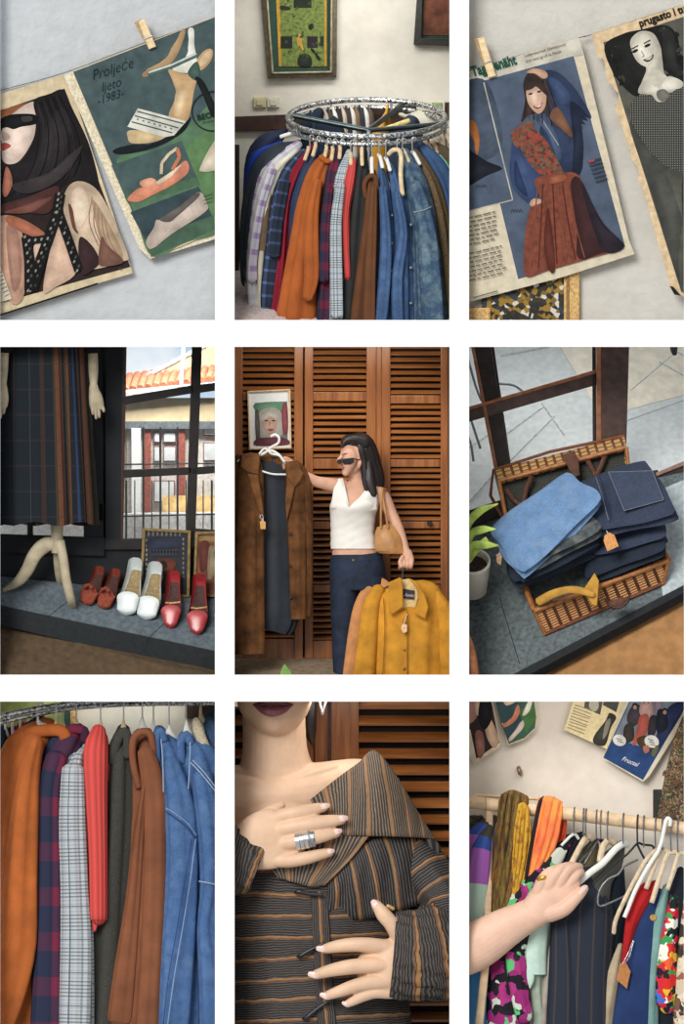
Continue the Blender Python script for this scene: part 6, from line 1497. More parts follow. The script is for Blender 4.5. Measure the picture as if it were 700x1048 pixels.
# lower face, neck, shoulders, chest
loft(mb, [(128, -18, 262, 126, 126), (127, 10, 258, 121, 122), (126, 40, 252, 110, 116), (124, 70, 244, 88, 102), (121, 94, 236, 60, 82), (119, 110, 230, 34, 56), (118, 117, 228, 12, 26)], sk, 40, 3)
loft(mb, [(126, 50, 330, 102, 96), (128, 110, 336, 102, 96), (130, 170, 336, 106, 98), (134, 230, 344, 126, 104), (140, 270, 348, 170, 104)], sk, 32, 3)
loft(mb, [(-50, 300, 350, 90, 90), (40, 318, 340, 104, 118), (140, 322, 338, 104, 128), (250, 312, 340, 108, 116), (340, 282, 350, 86, 92), (410, 270, 356, 76, 80), (452, 282, 356, 64, 70)], sk, 30, 3, dome=True)
loft(mb, [(130, 300, 330, 170, 110), (150, 430, 320, 190, 125), (200, 560, 325, 230, 130)], sk, 30, 3)
loft(mb, [(200, 150, 276, 10, 12), (188, 200, 270, 14, 14), (160, 252, 254, 12, 12)], sk, 10, 3, dome=True)     # tendon to the collar bone
loft(mb, [(160, 266, 246, 12, 14), (230, 250, 254, 14, 14), (320, 222, 292, 12, 14)], sk, 10, 3, dome=True); loft(mb, [(90, 268, 244, 12, 14), (20, 254, 250, 14, 14), (-46, 244, 270, 12, 12)], sk, 10, 3, dome=True)
# arms running inside the sleeves
loft(mb, [(-44, 320, 330, 56, 60), (-50, 430, 250, 50, 50), (-52, 510, 150, 48, 40)], sk, 18, 3, dome=True)
loft(mb, [(450, 310, 345, 58, 56), (550, 460, 300, 48, 50), (672, 640, 220, 46, 46), (690, 760, 150, 44, 44), (640, 820, 120, 42, 40)], sk, 18, 3, dome=True)
# hand on the chest
loft(mb, [(-52, 510, 136, 58, 40), (10, 492, 128, 64, 36), (60, 470, 120, 88, 34), (112, 452, 116, 98, 32), (150, 446, 120, 88, 28)], sk, 26, 3, dome=True)
def finger(pts, n=16): loft(mb, [p + (p[3],) if len(p) == 4 else p for p in pts], sk, n, 3, dome=True)
finger([(110, 392, 122, 26), (165, 374, 112, 24), (214, 366, 108, 24), (258, 356, 114, 20), (286, 350, 122, 15.5)])
finger([(130, 424, 116, 26), (190, 412, 102, 25), (256, 402, 96, 25), (310, 394, 104, 21), (344, 390, 114, 16)])
finger([(130, 470, 118, 26), (190, 460, 102, 24), (252, 448, 96, 24), (298, 438, 104, 20), (328, 432, 114, 15.5)])
finger([(110, 516, 122, 25), (170, 522, 108, 23), (226, 514, 102, 22), (274, 502, 108, 18.5), (306, 495, 116, 14.5)])
finger([(60, 400, 130, 24), (110, 366, 140, 20), (150, 344, 150, 14)])
# hand at the waist
loft(mb, [(640, 820, 120, 54, 36), (570, 836, 112, 74, 36), (520, 858, 106, 92, 34), (486, 866, 106, 88, 30), (462, 868, 110, 74, 26)], sk, 26, 3, dome=True)
finger([(500, 802, 108, 26), (440, 794, 92, 25), (384, 792, 86, 24), (328, 798, 96, 21), (290, 806, 110, 16)])
finger([(500, 858, 104, 27), (440, 858, 88, 26), (368, 864, 80, 25), (306, 876, 92, 21), (264, 888, 106, 16.5)])
finger([(500, 912, 106, 26), (440, 914, 92, 25), (384, 926, 86, 23), (332, 944, 94, 19), (298, 956, 106, 15)])
finger([(500, 946, 112, 21), (450, 946, 102, 20), (412, 958, 98, 19), (384, 972, 102, 16), (364, 982, 110, 13)])
finger([(530, 770, 108, 26), (504, 724, 92, 25), (480, 696, 86, 25), (464, 674, 90, 20), (456, 664, 96, 17)])
b8 = remesh(mb, 'body', sk, p8, .0055, 5)
# nails
nl = M('nail_polish', (238, 206, 196), .25, .02, 10, 0, spec=.6)
for x, y, d, a, w, l in ((291, 346, 103, -.2, 10, 15), (348, 386, 96, -.12, 11, 15), (331, 428, 97, -.25, 10, 14), (308, 492, 101, -.2, 9, 13), (285, 806, 92, .1, 11, 16), (259, 890, 88, .2, 11, 17), (294, 958, 90, .35, 10, 15), (361, 984, 97, .4, 8, 12), (454, 664, 76, -2.2, 12, 16)):
    ca, sa = math.cos(a), math.sin(a); q = 1 if x < 250 or y < 600 else -1
    L('fingernail', [(x - l * .9 * ca, y - l * .9 * sa, d + 2, w * .8, 2.5), (x, y, d - 1, w, 3), (x + l * .7 * ca, y + l * .7 * sa, d + 5, w * .8, 2.5)], nl, p8, n=14, m=4, dome=True)
# lips
lp = M('plum_lips', (132, 74, 84), .4, .12, 60, .15, 300, spec=.5)
L('upper_lip', [(62, 20, 150, 3, 3), (90, 16, 132, 9, 8), (116, 10, 124, 11, 10), (126, 14, 124, 10, 10), (136, 10, 124, 11, 10), (160, 16, 132, 8, 8), (186, 20, 150, 3, 3)], M('dark_lips', (104, 54, 64), .45, .1, 60, .15), p8, n=16, m=4, dome=True, axis=(0, 1, 0))
L('lower_lip', [(66, 22, 148, 4, 4), (92, 36, 130, 13, 10), (124, 42, 122, 17, 12), (156, 36, 130, 13, 10), (182, 22, 148, 4, 4)], lp, p8, n=16, m=4, dome=True, axis=(0, 1, 0))
L('hair', [(250, -16, 380, 16, 20), (242, 60, 380, 22, 30), (244, 110, 384, 18, 24), (252, 150, 390, 4, 8)], HAIR, p8, n=20, m=5, dome=True, fold=(.05, 7, 0, 1))
sv = M('silver', (214, 216, 218), .2, .06, 40, .1, metal=1)
for pts in ([(272, -8, 300), (276, 20, 296), (284, 52, 294)], [(296, -8, 300), (292, 20, 296), (285, 52, 294)]): T('earring', pts, 4, sv, p8)
# rings
mb = MB(); 
for k, (x, y, rr) in enumerate(((198, 461, 30), (212, 458, 30.5), (226, 455, 30))): loft(mb, [(x, y, 99, rr, 29), (x + 12, y - 2, 98, rr - .5, 29)], sv, 28, 2)
loft(mb, [(238, 452, 97, 29, 28), (258, 449, 97, 28, 27)], M('worn_silver', (150, 156, 160), .35, .3, 60, .4, metal=.9), 28, 2)
mb.build('ring', p8)
# blouse
mb = MB()
loft(mb, [(250, 470, 330, 250, 130), (255, 520, 325, 290, 150), (252, 600, 322, 300, 158), (250, 700, 324, 296, 160), (254, 820, 326, 292, 162), (262, 940, 328, 296, 168), (268, 1070, 330, 304, 172)], BL8, 72, 5, fold=(.012, 11, .5, 2.5))
mb.build('blouse', p8)
patch('collar', [[(244, 326, 196), (340, 250, 206), (400, 206, 246), (450, 168, 306), (520, 248, 300), (580, 350, 272), (640, 446, 238)], [(270, 365, 166), (345, 340, 156), (405, 322, 158), (472, 304, 176), (538, 342, 206), (592, 398, 226), (641, 449, 236)], [(300, 402, 148), (345, 437, 144), (400, 441, 140), (490, 443, 150), (552, 445, 170), (600, 447, 200), (642, 452, 234)]], BLC, p8, n=48)
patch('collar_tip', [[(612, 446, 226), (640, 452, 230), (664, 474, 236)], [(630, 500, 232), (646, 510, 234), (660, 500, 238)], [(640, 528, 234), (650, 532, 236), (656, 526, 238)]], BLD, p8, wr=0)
patch('lapel', [[(120, 500, 150), (230, 450, 148), (340, 436, 146), (432, 444, 148)], [(120, 545, 148), (210, 520, 144), (310, 520, 142), (372, 520, 150)], [(140, 576, 150), (200, 594, 148), (250, 606, 148), (290, 600, 150)]], BLC, p8)
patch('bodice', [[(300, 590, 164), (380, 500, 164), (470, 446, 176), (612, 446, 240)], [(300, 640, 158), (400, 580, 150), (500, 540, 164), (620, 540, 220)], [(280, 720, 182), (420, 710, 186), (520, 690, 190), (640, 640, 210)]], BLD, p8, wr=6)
patch('placket', [[(246, 620, 163), (300, 622, 163)], [(254, 800, 161), (310, 800, 161)], [(262, 960, 159), (320, 960, 159)], [(268, 1066, 157), (330, 1066, 157)]], BL8, p8, wr=0, n=10, sol=2)
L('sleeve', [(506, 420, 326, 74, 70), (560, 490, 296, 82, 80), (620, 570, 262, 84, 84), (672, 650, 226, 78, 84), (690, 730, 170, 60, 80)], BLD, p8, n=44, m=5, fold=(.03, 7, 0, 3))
L('sleeve', [(702, 806, 150, 150, 74), (676, 812, 138, 150, 73), (640, 818, 128, 150, 72), (590, 826, 116, 140, 66), (536, 826, 110, 138, 60), (508, 824, 108, 134, 54)], BLS, p8, n=80, m=8, fold=(.055, 15, .4, 11, .8), caps=False)
L('sleeve', [(-60, 520, 134, 132, 76), (-10, 524, 130, 116, 70), (40, 536, 124, 98, 60), (76, 550, 122, 82, 50)], BLS, p8, n=60, m=8, fold=(.05, 11, .4, 8, .8), caps=False)
bk = M('black_hook', (30, 32, 36), .35, .1, 20, 0, spec=.5)
for a, b in (((204, 830), (286, 788)), ((222, 1030), (302, 974)), ((196, 624), (280, 632))): L('hook_fastener', [(a[0], a[1], 150, 5, 4), (a[0] + 10, a[1] - 3, 146, 7, 5), ((a[0] + b[0]) / 2, (a[1] + b[1]) / 2, 144, 6, 4), (b[0], b[1], 142, 5, 4)], bk, p8, n=10, m=3, dome=True)
T('brass_button', [(494, 668, 150), (510, 676, 148)], 7, M('gold_leaf'), p8, m=1, dome=True)
# ================================================================ room 9: hand leafing through a wooden rail
crop(480, 715, 3.145)
back_wall(plaster('peach_plaster', (220, 210, 196), .1, 24), 360)
# ---- pages pinned on the wall
PN = 'pages pinned on the wall above the rail'
t = thing('magazine_page', 'brown magazine page with a woman in dark clothes at the upper left', 'magazine page', (50, 212, 330), PN)
pg = slope(336, 0, -.05)
SL('paper', [(-24, -20), (68, -20), (100, 140), (96, 158), (14, 210), (4, 190), (-24, 100)], pg, 2, cream, t)
P = Print(pg, .4)
P.p((58, 44, 44), [(-24, -20), (66, -20), (98, 142), (20, 196), (-24, 90)])
P.s((200, 160, 130), [(52, 70), (70, 66), (96, 130), (80, 160), (56, 120)]); P.s((176, 120, 104), [(-20, 10), (30, 0), (24, 60), (-10, 80)]); P.s((200, 170, 140), [(20, 10), (44, 10), (36, 50), (22, 50)])
P.s((32, 30, 34), [(40, -10), (66, 0), (74, 60), (50, 100), (30, 60)]); P.s((150, 96, 84), [(20, 110), (44, 110), (50, 170), (30, 190)]); P.p((214, 200, 172), [(-24, 80), (4, 100), (24, 196), (14, 204), (-24, 110)])
P.build('printed_photo', t)
t = thing('magazine_page', 'curled green magazine page of shoes at the upper left', 'magazine page', (150, 148, 330), PN)
pg2 = slope(338, -.05, -.03)
SL('paper', [(78, -20), (208, -20), (218, 60), (214, 96), (180, 130), (126, 150)], pg2, 2, cream, t)
P = Print(pg2, .4)
P.p((64, 104, 84), [(80, -18), (206, -18), (216, 60), (212, 94), (178, 127), (128, 146)])
P.p((58, 88, 92), [(86, 10), (150, -4), (170, 40), (104, 80)]); P.p((54, 82, 88), [(106, 86), (172, 46), (180, 90), (126, 140)]); P.p((74, 128, 66), [(160, 40), (208, 10), (214, 70), (184, 110)])
P.s((222, 128, 96), [(110, 84), (140, 60), (156, 20), (164, 40), (150, 70), (118, 92)]); P.s((210, 190, 176), [(128, 128), (150, 100), (172, 70), (176, 90), (150, 122), (132, 138)]); P.s((222, 216, 196), [(172, 50), (190, 10), (206, -4), (196, 36), (180, 54)]); P.s((224, 196, 150), [(112, 0), (160, -14), (150, 10), (120, 22)])
P.build('printed_shoes', t)
t = thing('magazine_page', 'cream newspaper page with small black and white photos above the rail', 'magazine page', (400, 172, 330), PN)
pg = slope(338, 0, -.03)
SL('paper', [(344, -20), (510, -20), (446, 164), (306, 100)], pg, 2, M('news_paper', (222, 204, 158), .9, .06), t)
P = Print(pg, .4)
P.p((96, 92, 82), [(376, -18), (436, -18), (422, 52), (370, 30)]); P.e((200, 190, 164), 402, 20, 16, 22); P.p((84, 84, 78), [(442, -18), (492, -18), (474, 44), (430, 20)])
P.s((64, 62, 58), [(404, 118), (440, 70), (452, 46), (474, 60), (456, 96), (438, 150), (402, 144)]); P.s((150, 140, 120), [(440, 76), (456, 66), (446, 110), (430, 130)])
for k in range(9): P.ln((150, 138, 112), [(340 - k * 3, 20 + k * 9), (396 - k * 3, 38 + k * 9 + (k % 3) * 2)], 1.4)
P.build('printed_columns', t)
t = thing('poster', 'blue bordered poster of a group of people with white speech balloons', 'poster', (560, 266, 326), PN)
pg = slope(332, 0, -.03)
SL('paper', [(510, -20), (724, -20), (724, 20), (580, 250), (560, 268), (432, 192)], pg, 2, pap, t)
P = Print(pg, .4)
P.p((44, 76, 136), [(528, -18), (690, -14), (692, 34), (560, 262), (432, 190)])
P.p((134, 146, 160), [(530, -16), (668, -14), (670, 40), (592, 168), (466, 126)]); P.s((44, 56, 96), [(640, 30), (690, 10), (690, 40), (620, 150), (600, 130)])
for pts, c in (([(520, 30), (548, 20), (556, 60), (530, 90), (508, 70)], (70, 62, 70)), ([(556, 10), (584, 6), (592, 50), (566, 64), (548, 44)], (196, 150, 140)), ([(596, 0), (624, -6), (616, 40), (596, 50)], (150, 130, 150)), ([(548, 60), (574, 50), (580, 90), (556, 130), (526, 150), (540, 100)], (190, 84, 66)), ([(582, 60), (606, 60), (600, 110), (576, 130)], (56, 52, 60)), ([(606, 40), (630, 40), (640, 90), (606, 110)], (40, 44, 56)), ([(500, 90), (526, 80), (530, 130), (500, 140)], (64, 56, 52)), ([(540, 130), (580, 120), (596, 160), (560, 166)], (80, 60, 40))): P.s(c, pts)
for x, y, c in ((534, 24, (52, 40, 38)), (570, 10, (60, 44, 40)), (608, 4, (58, 46, 44)), (630, 40, (50, 40, 38))): P.e(c, x, y, 9, 10); P.e((206, 160, 134), x, y + 4, 6, 7)
P.e((236, 232, 222), 484, 134, 22, 18, .4); P.e((236, 232, 222), 588, 138, 24, 20, .4)
for x, y in ((474, 128), (478, 136), (576, 130), (580, 138), (584, 146)): P.ln((60, 60, 70), [(x, y), (x + 18, y + 6)], 1.2)
P.s((196, 120, 90), [(560, 156), (576, 150), (580, 168), (566, 176)]); P.s((110, 110, 70), [(586, 176), (604, 150), (610, 160), (596, 186)])
P.build('printed_group', t)
text('Fructal', 490, 198, 20, lambda a, b: pg(a, b) - 3, rgb((226, 228, 230)), t, ang=-22, shear=.3, bold=.02)
tag(L('wall_hook', [(160, 222, 356, 6, 6), (160, 226, 346, 7, 6), (164, 238, 344, 8, 7), (166, 244, 350, 4, 5)], M('tarnished', (126, 104, 92), .5, .3, 60, .3, metal=.4), None, n=14, m=3, dome=True), 'small worn metal hook on the bare wall above the rail', 'hook')
t = thing('picture_frame', 'black framed dark picture half behind the floral dress on the wall', 'picture', (620, 400, 350))
BX('frame', 592, 292, 336, 724, 408, 358, M('black_frame'), t, 3); BX('print_sheet', 606, 304, 333, 724, 396, 340, M('night_print', (46, 54, 44), .8, .3, 30, .1), t)
flo = patches('floral_cloth', [(60, 54, 42), (94, 74, 52), (46, 66, 50), (140, 106, 80), (40, 40, 36), (78, 92, 60), (110, 60, 50), (160, 138, 108)], 75)
garment('dress', 'brown and green floral cloth hanging on the wall at the right edge', 'dress', [('body', [(706, 60, 320, 18, 12), (694, 140, 316, 38, 16), (684, 240, 314, 52, 18), (676, 340, 314, 62, 18), (672, 420, 314, 68, 18)], flo, dict(fold=(.08, 5, 0, 1)))])
L('flounce', [(640, 246, 306, 10, 8), (634, 236, 304, 8, 8), (628, 244, 306, 6, 6)], flo, bpy.data.objects['dress'], n=12, dome=True)
# ---- wooden rail stand
rw = M('beech', (222, 192, 156), .5, .1, 16, .1, spec=.35)
t = thing('clothes_rack', 'beech wood clothes rail crossing the room full of hangers', 'clothes rack', (60, 1064, 200))
RY9 = lambda x: 329 + (x + 24) * .123
RDp = lambda x: 230 - .1 * x
L('rail', [(x, RY9(x), RDp(x), 21, 21) for x in (-24, 160, 340, 520, 724)], rw, t, n=28, m=3)
L('back_rail', [(18, 312, 290, 6, 6), (120, 316, 290, 6, 6), (220, 322, 290, 6, 6)], rw, t, n=12)
L('leg', [(66, 340, 236, 12, 9), (60, 700, 150, 12, 9), (52, 860, 128, 13, 9), (30, 1066, 120, 14, 9)], rw, t, n=14, power=.5); L('leg', [(150, 700, 260, 10, 8), (124, 1066, 250, 11, 8)], rw, t, n=14, power=.5)
for x in (102, 52): T('joint_ring', [(x, RY9(x), RDp(x)), (x + 4, RY9(x), RDp(x))], 22.5, M('beech_dark', (176, 146, 110), .6), t, m=1, n=28)
# ---- clothes
def banded(name, bands, per):
    t_ = NT(name); u, v, vec = t_.uv(); c = t_.ramp(t_.math('DIVIDE', v, per), bands); t_.bump(t_.noise(60, 3), .3); return t_.done(c, .6, spec=.3)
wbm = banded('windbreaker_bands', [(0, (70, 66, 56)), (.08, (52, 82, 160)), (.14, (166, 98, 184)), (.30, (174, 204, 190)), (.5, (60, 96, 170)), (.72, (74, 150, 206))], 220)
G = 'clothes on the wooden rail'
garment('windbreaker', 'windbreaker in purple, mint and blue bands at the far left of the rail', 'jacket', [('body', [(76, 392, 250, 14, 20), (52, 420, 236, 32, 34), (30, 470, 220, 48, 44), (24, 600, 210, 50, 46), (22, 760, 206, 50, 46), (20, 1066, 206, 50, 46)], wbm, dict(fold=(.06, 7, 0, 1), dome=True)), ('sleeve', [(64, 420, 214, 14, 16), (40, 480, 180, 30, 24), (24, 600, 166, 36, 26), (12, 720, 162, 34, 24)], wbm, dict(fold=(.06, 5, 0, 1), dome=True))], G)
tag(L('jacket', [(36, 388, 280, 14, 14), (6, 410, 276, 36, 20), (-8, 470, 276, 30, 20)], patches('camo_cloth', [(88, 84, 66), (64, 70, 56), (110, 98, 76), (48, 52, 46)], 40), None, n=20, dome=True), 'camouflage collar behind the banded windbreaker', 'jacket', G)
def swirl(name, stops, sc, st):
    t_ = NT(name); n_ = t_.noise(sc, 3, t_.scalev(t_.obj(), st)); c = t_.ramp(n_, stops, 'LINEAR'); t_.bump(t_.noise(60, 3), .3); return t_.done(c, .75, spec=.25)
scf = swirl('olive_scarf', [(.3, (64, 48, 34)), (.42, (96, 72, 46)), (.5, (128, 110, 52)), (.56, (92, 62, 44)), (.64, (150, 104, 48)), (.74, (84, 66, 44))], 34, (1, 1, .16))
gsc = swirl('gold_scarf', [(.3, (140, 92, 34)), (.42, (196, 146, 44)), (.55, (212, 166, 60)), (.62, (150, 110, 48)), (.72, (198, 120, 50))], 26, (1, 1, .6))
osc = swirl('orange_scarf', [(.3, (226, 96, 66)), (.45, (244, 136, 82)), (.56, (246, 160, 80)), (.7, (238, 120, 84))], 12, (1, 1, .5))
SG = 'scarves on the wooden rail'
t = thing('scarf', 'brown and olive scarf draped over the rail', 'scarf', (100, 728, 160), SG)
patch('drape', [[(110, 340, 262), (142, 336, 262), (180, 344, 262)], [(106, 312, 232), (142, 300, 228), (184, 314, 230)], [(98, 330, 192), (140, 316, 186), (190, 340, 192)], [(84, 470, 180), (130, 470, 166), (180, 480, 178)], [(68, 610, 176), (116, 620, 160), (170, 600, 176)], [(58, 716, 172), (96, 730, 160), (130, 690, 172)]], scf, t, wr=9, m=40, n=30, sol=6)
patch('tail', [[(158, 340, 176), (176, 334, 172), (192, 350, 176)], [(146, 420, 164), (170, 410, 156), (200, 440, 168)], [(140, 520, 162), (166, 520, 152), (194, 540, 166)], [(136, 630, 164), (150, 650, 156), (170, 640, 166)]], gsc, t, wr=5, m=24, sol=5)
t = thing('scarf', 'bright orange scarf with a dark edge draped over the rail', 'scarf', (204, 590, 160), SG)
patch('drape', [[(224, 350, 250), (262, 356, 250), (296, 366, 250)], [(224, 322, 226), (262, 318, 222), (298, 334, 222)], [(220, 344, 184), (258, 332, 178), (300, 352, 182)], [(204, 430, 172), (244, 440, 160), (288, 440, 172)], [(190, 520, 166), (226, 530, 156), (262, 510, 166)], [(182, 586, 160), (200, 590, 156), (216, 570, 160)]], osc, t, wr=6, m=36, n=26, sol=6)
L('dark_edge', [(240, 318, 214, 5, 5), (226, 340, 170, 6, 4), (208, 430, 158, 6, 4), (192, 520, 154, 6, 4), (182, 582, 152, 5, 4)], wool((44, 38, 40)), t, n=12)
patch('tail', [[(284, 356, 220), (314, 372, 220)], [(286, 420, 206), (312, 430, 206)], [(276, 470, 200), (300, 476, 200)]], M('red_orange', (226, 86, 50), .8, .15, 14, .2), t, wr=5, m=14, n=14, sol=5)
psy = patches('swirl_cloth', [(36, 34, 40), (160, 48, 120), (30, 30, 36), (96, 190, 120), (150, 44, 112), (40, 36, 44), (206, 214, 200), (170, 56, 126)], 20)
garment('dress', 'magenta, green and black patterned dress behind the forearm', 'dress', [('body', [(320, 462, 210, 16, 20), (270, 520, 200, 40, 40), (206, 610, 190, 60, 50), (160, 720, 186, 66, 54), (136, 860, 184, 68, 54), (128, 1066, 184, 72, 54)], psy, dict(fold=(.07, 7, 0, 1), dome=True)), ('sleeve', [(236, 590, 150, 24, 20), (190, 690, 132, 30, 22), (150, 800, 126, 32, 22), (160, 930, 124, 30, 20), (176, 1020, 124, 26, 18)], psy, dict(fold=(.08, 5, 0, 1), dome=True))], G)
tag(L('jacket', [(360, 440, 230, 12, 14), (318, 476, 220, 40, 24), (290, 540, 216, 44, 26), (280, 640, 214, 40, 26)], wool((34, 38, 46)), None, n=20, dome=True, fold=(.06, 5, 0, 1)), 'black jacket shoulder between the orange scarf and the wooden hangers', 'jacket', G)
mint = M('mint_cotton', (196, 222, 208), .85, .05, 16, .25, 90)
garment('blouse', 'pale mint blouse with ragged hem below the wrist', 'blouse', [('body', [(240, 640, 170, 40, 26), (214, 720, 156, 46, 30), (204, 800, 152, 46, 30), (202, 888, 152, 47, 30)], mint, dict(fold=(.04, 5, 0, 1))), ('hem', [(206, 880, 164, 36, 22), (212, 940, 166, 26, 18), (226, 1066, 168, 28, 18)], M('sage_cotton', (160, 172, 156), .85, .1, 16, .25, 90), dict(fold=(.14, 7, 0, 2))), ('ruffle', [(190, 884, 128, 20, 8), (196, 908, 126, 14, 8), (196, 930, 128, 3, 4)], mint, dict(fold=None, dome=True))], G)
nd = M('navy_pinstripe', (40, 46, 58), .85, .3, 24, .3)
pst = NT('dark_pinstripe'); u, v, vec = pst.uv(); pc = pst.mix(pst.math('MULTIPLY', pst.band(u, 9, 0, .14), .5), (38, 45, 58), (84, 70, 58)); pst.bump(pst.noise(90), .3); pst = pst.done(pc, .85)
garment('trousers', 'dark striped navy trousers in the middle of the wooden rail', 'trousers', [('body', [(420, 560, 190, 40, 24), (372, 640, 170, 92, 40), (362, 760, 164, 100, 50), (356, 900, 162, 100, 52), (352, 1066, 162, 104, 54)], pst, dict(fold=(.05, 11, 0, 1), dome=True)), ('leg', [(300, 740, 140, 34, 26), (304, 900, 124, 42, 28), (300, 1066, 120, 48, 30)], pst, dict(fold=(.06, 5, 0, 1), dome=True))], G)
tag(L('coat', [(470, 560, 220, 30, 30), (448, 680, 210, 56, 36), (440, 860, 206, 60, 40), (436, 1066, 206, 64, 40)], wool((30, 38, 48)), None, n=24, dome=True, fold=(.05, 7, 0, 1)), 'black coat right of the striped navy trousers', 'coat', G)
tag(L('skirt', [(262, 806, 168, 6, 10), (252, 900, 166, 12, 14), (240, 1066, 164, 18, 18)], cloth((170, 160, 148)), None, n=20, dome=True, fold=(.08, 4, 0, 1)), 'greige cloth strip left of the striped trousers', 'skirt', G)
tag(L('coat', [(486, 800, 160, 10, 14), (466, 880, 156, 20, 18), (446, 980, 154, 24, 20), (436, 1066, 154, 26, 20)], cloth((176, 160, 134)), None, n=20, dome=True, fold=(.1, 5, 0, 1)), 'greige coat edge left of the brown tag', 'coat', G)
red = wool((176, 38, 40))
garment('sweater', 'red sweater slipping off the white hanger at the right', 'sweater', [('body', [(598, 600, 168, 16, 18), (566, 624, 150, 30, 22), (536, 680, 138, 26, 22), (514, 760, 134, 16, 18), (500, 850, 132, 10, 12)], red, dict(fold=(.07, 5, 0, 1), dome=True))], G)
nb = wool((40, 58, 100))
g = garment('blazer', 'navy blazer with a gold button at the right of the rail', 'blazer', [('body', [(606, 630, 180, 16, 22), (580, 700, 162, 40, 34), (562, 800, 154, 52, 40), (540, 940, 150, 60, 44), (530, 1066, 150, 70, 44)], nb, dict(fold=(.05, 7, 0, 1), dome=True))], G)
disc('button', 592, 705, 122, 11, M('brass_button', (206, 168, 96), .3, metal=.7), g, 6)
tl9 = wool((122, 158, 152))
garment('dress', 'sage teal dress hanging right of the navy blazer', 'dress', [('body', [(632, 616, 176, 12, 20), (614, 700, 150, 20, 26), (596, 820, 142, 24, 28), (586, 940, 140, 24, 28), (582, 1066, 140, 26, 28)], tl9, dict(fold=(.06, 5, 0, 1), dome=True))], G)
mul = patches('multicolour_cloth', [(236, 232, 220), (210, 48, 44), (40, 38, 44), (58, 150, 84), (70, 110, 196), (226, 180, 52), (232, 96, 50), (34, 34, 40), (206, 44, 60)], 26)
garment('blouse', 'multicoloured print blouse near the right edge', 'blouse', [('body', [(662, 640, 170, 14, 20), (650, 720, 148, 24, 26), (636, 850, 138, 34, 30), (634, 960, 138, 38, 30), (640, 985, 140, 30, 24)], mul, dict(fold=(.08, 5, 0, 1), dome=True))], G)
garment('dress', 'black dress behind the multicoloured blouse', 'dress', [('body', [(680, 560, 190, 14, 20), (668, 680, 180, 40, 30), (650, 860, 178, 56, 34), (640, 1066, 178, 64, 34)], wool((34, 38, 46)), dict(fold=(.06, 7, 0, 1), dome=True))], G)
garment('blouse', 'cream and black print blouse cut off at the right edge', 'blouse', [('body', [(704, 620, 170, 10, 20), (698, 760, 146, 22, 26), (690, 900, 140, 26, 28), (688, 1066, 140, 32, 28)], patches('cream_print', [(206, 192, 164), (60, 54, 48), (150, 96, 80), (222, 210, 186), (120, 84, 66)], 30), dict(fold=(.08, 5, 0, 1), dome=True))], G)
garment('shirt', 'dark brown shirt collar under the first wooden hanger', 'shirt', [('body', [(400, 470, 214, 18, 14), (384, 520, 206, 40, 22), (376, 600, 202, 48, 26), (376, 700, 202, 50, 26)], cloth((96, 88, 66)), dict(fold=(.05, 5, 0, 1), dome=True))], G)
garment('shirt', 'grey patterned shirt under the white hanger', 'shirt', [('body', [(490, 470, 200, 14, 14), (460, 520, 184, 36, 22), (420, 580, 170, 40, 24), (410, 660, 168, 40, 24)], patches('grey_print', [(110, 112, 116), (84, 86, 92), (140, 140, 140), (60, 64, 70)], 50), dict(fold=(.05, 5, 0, 1), dome=True))], G)
t = thing('price_tag', 'brown kraft tag on white strings before the navy blazer', 'price tag', (500, 932, 88), 'kraft tags on the rail')
SL('card', [(486, 852), (504, 848), (520, 878), (508, 934), (474, 904)], 92, 3, M('tag_brown', (176, 118, 70), .8, .1), t); T('string', [(494, 854, 90), (512, 820, 96), (528, 778, 108)], 1.4, WIRE, t); T('string', [(500, 852, 90), (516, 830, 96), (530, 780, 108)], 1.2, WIRE, t)
# ---- hangers on the rail
HG = 'hangers on the wooden rail'
hw = M('pale_hanger_wood', (210, 190, 160), .45, .1, 30, .1, spec=.4)
GW = M('grey_wire', (120, 122, 124), .35, .1, metal=.8)
def h9(label, x, y1, arms, mat, ar=7, hk=GW, r=2.4):
    t = thing('clothes_hanger', label, 'hanger', (x, y1, RDp(x)), HG)
    c = RY9(x); d = RDp(x); mb = MB()
    tube(mb, [(x, y1, d - 26), (x - 1, c + 10, d - 27), (x, c - 12, d - 22), (x + 2, c - 24, d), (x + 3, c - 8, d + 24), (x + 3, c + 12, d + 24)], r, hk, 8, 4); mb.build('hook', t)
    for k, a in enumerate(arms): loft(MB(), [p + (ar * 1.2, ar * .8) for p in a], mat, 12, 5, dome=True).build('shoulder_bar' if k == 0 else 'lower_bar', t)
    return t
h9('hanger holding the black jacket beside the orange scarf', 338, 436, [[(352, 450, 196), (336, 436, 190), (300, 470, 180)]], HWHITE, 4)
h9('wooden hanger leftmost of the close group', 376, 444, [[(398, 452, 196), (378, 446, 180), (356, 480, 160), (330, 530, 140)]], hw, 8)
h9('plastic wire hanger right of the leftmost wooden one', 368, 440, [[(430, 468, 196), (410, 456, 190), (376, 500, 160), (346, 540, 140)]], GW, 2.4)
h9('black wire hanger in the close group', 410, 452, [[(440, 470, 200), (412, 452, 186), (380, 490, 160), (350, 520, 150)]], M('iron_black', (34, 42, 44), .5), 2.6)
h9('clear hanger over the brown shirt collar', 424, 450, [[(440, 462, 190), (420, 452, 180), (396, 490, 150), (372, 530, 140)]], GW, 2)
h9('wooden hanger behind the large white one', 446, 456, [[(470, 466, 196), (448, 458, 180), (430, 480, 160), (422, 520, 150)]], hw, 9)
h9('large white hanger beside the fingertips', 496, 466, [[(510, 470, 190), (496, 468, 170), (470, 486, 140), (430, 530, 116), (392, 558, 104), (352, 592, 100)]], HWHITE, 9, GW)
ib = M('iron_black')
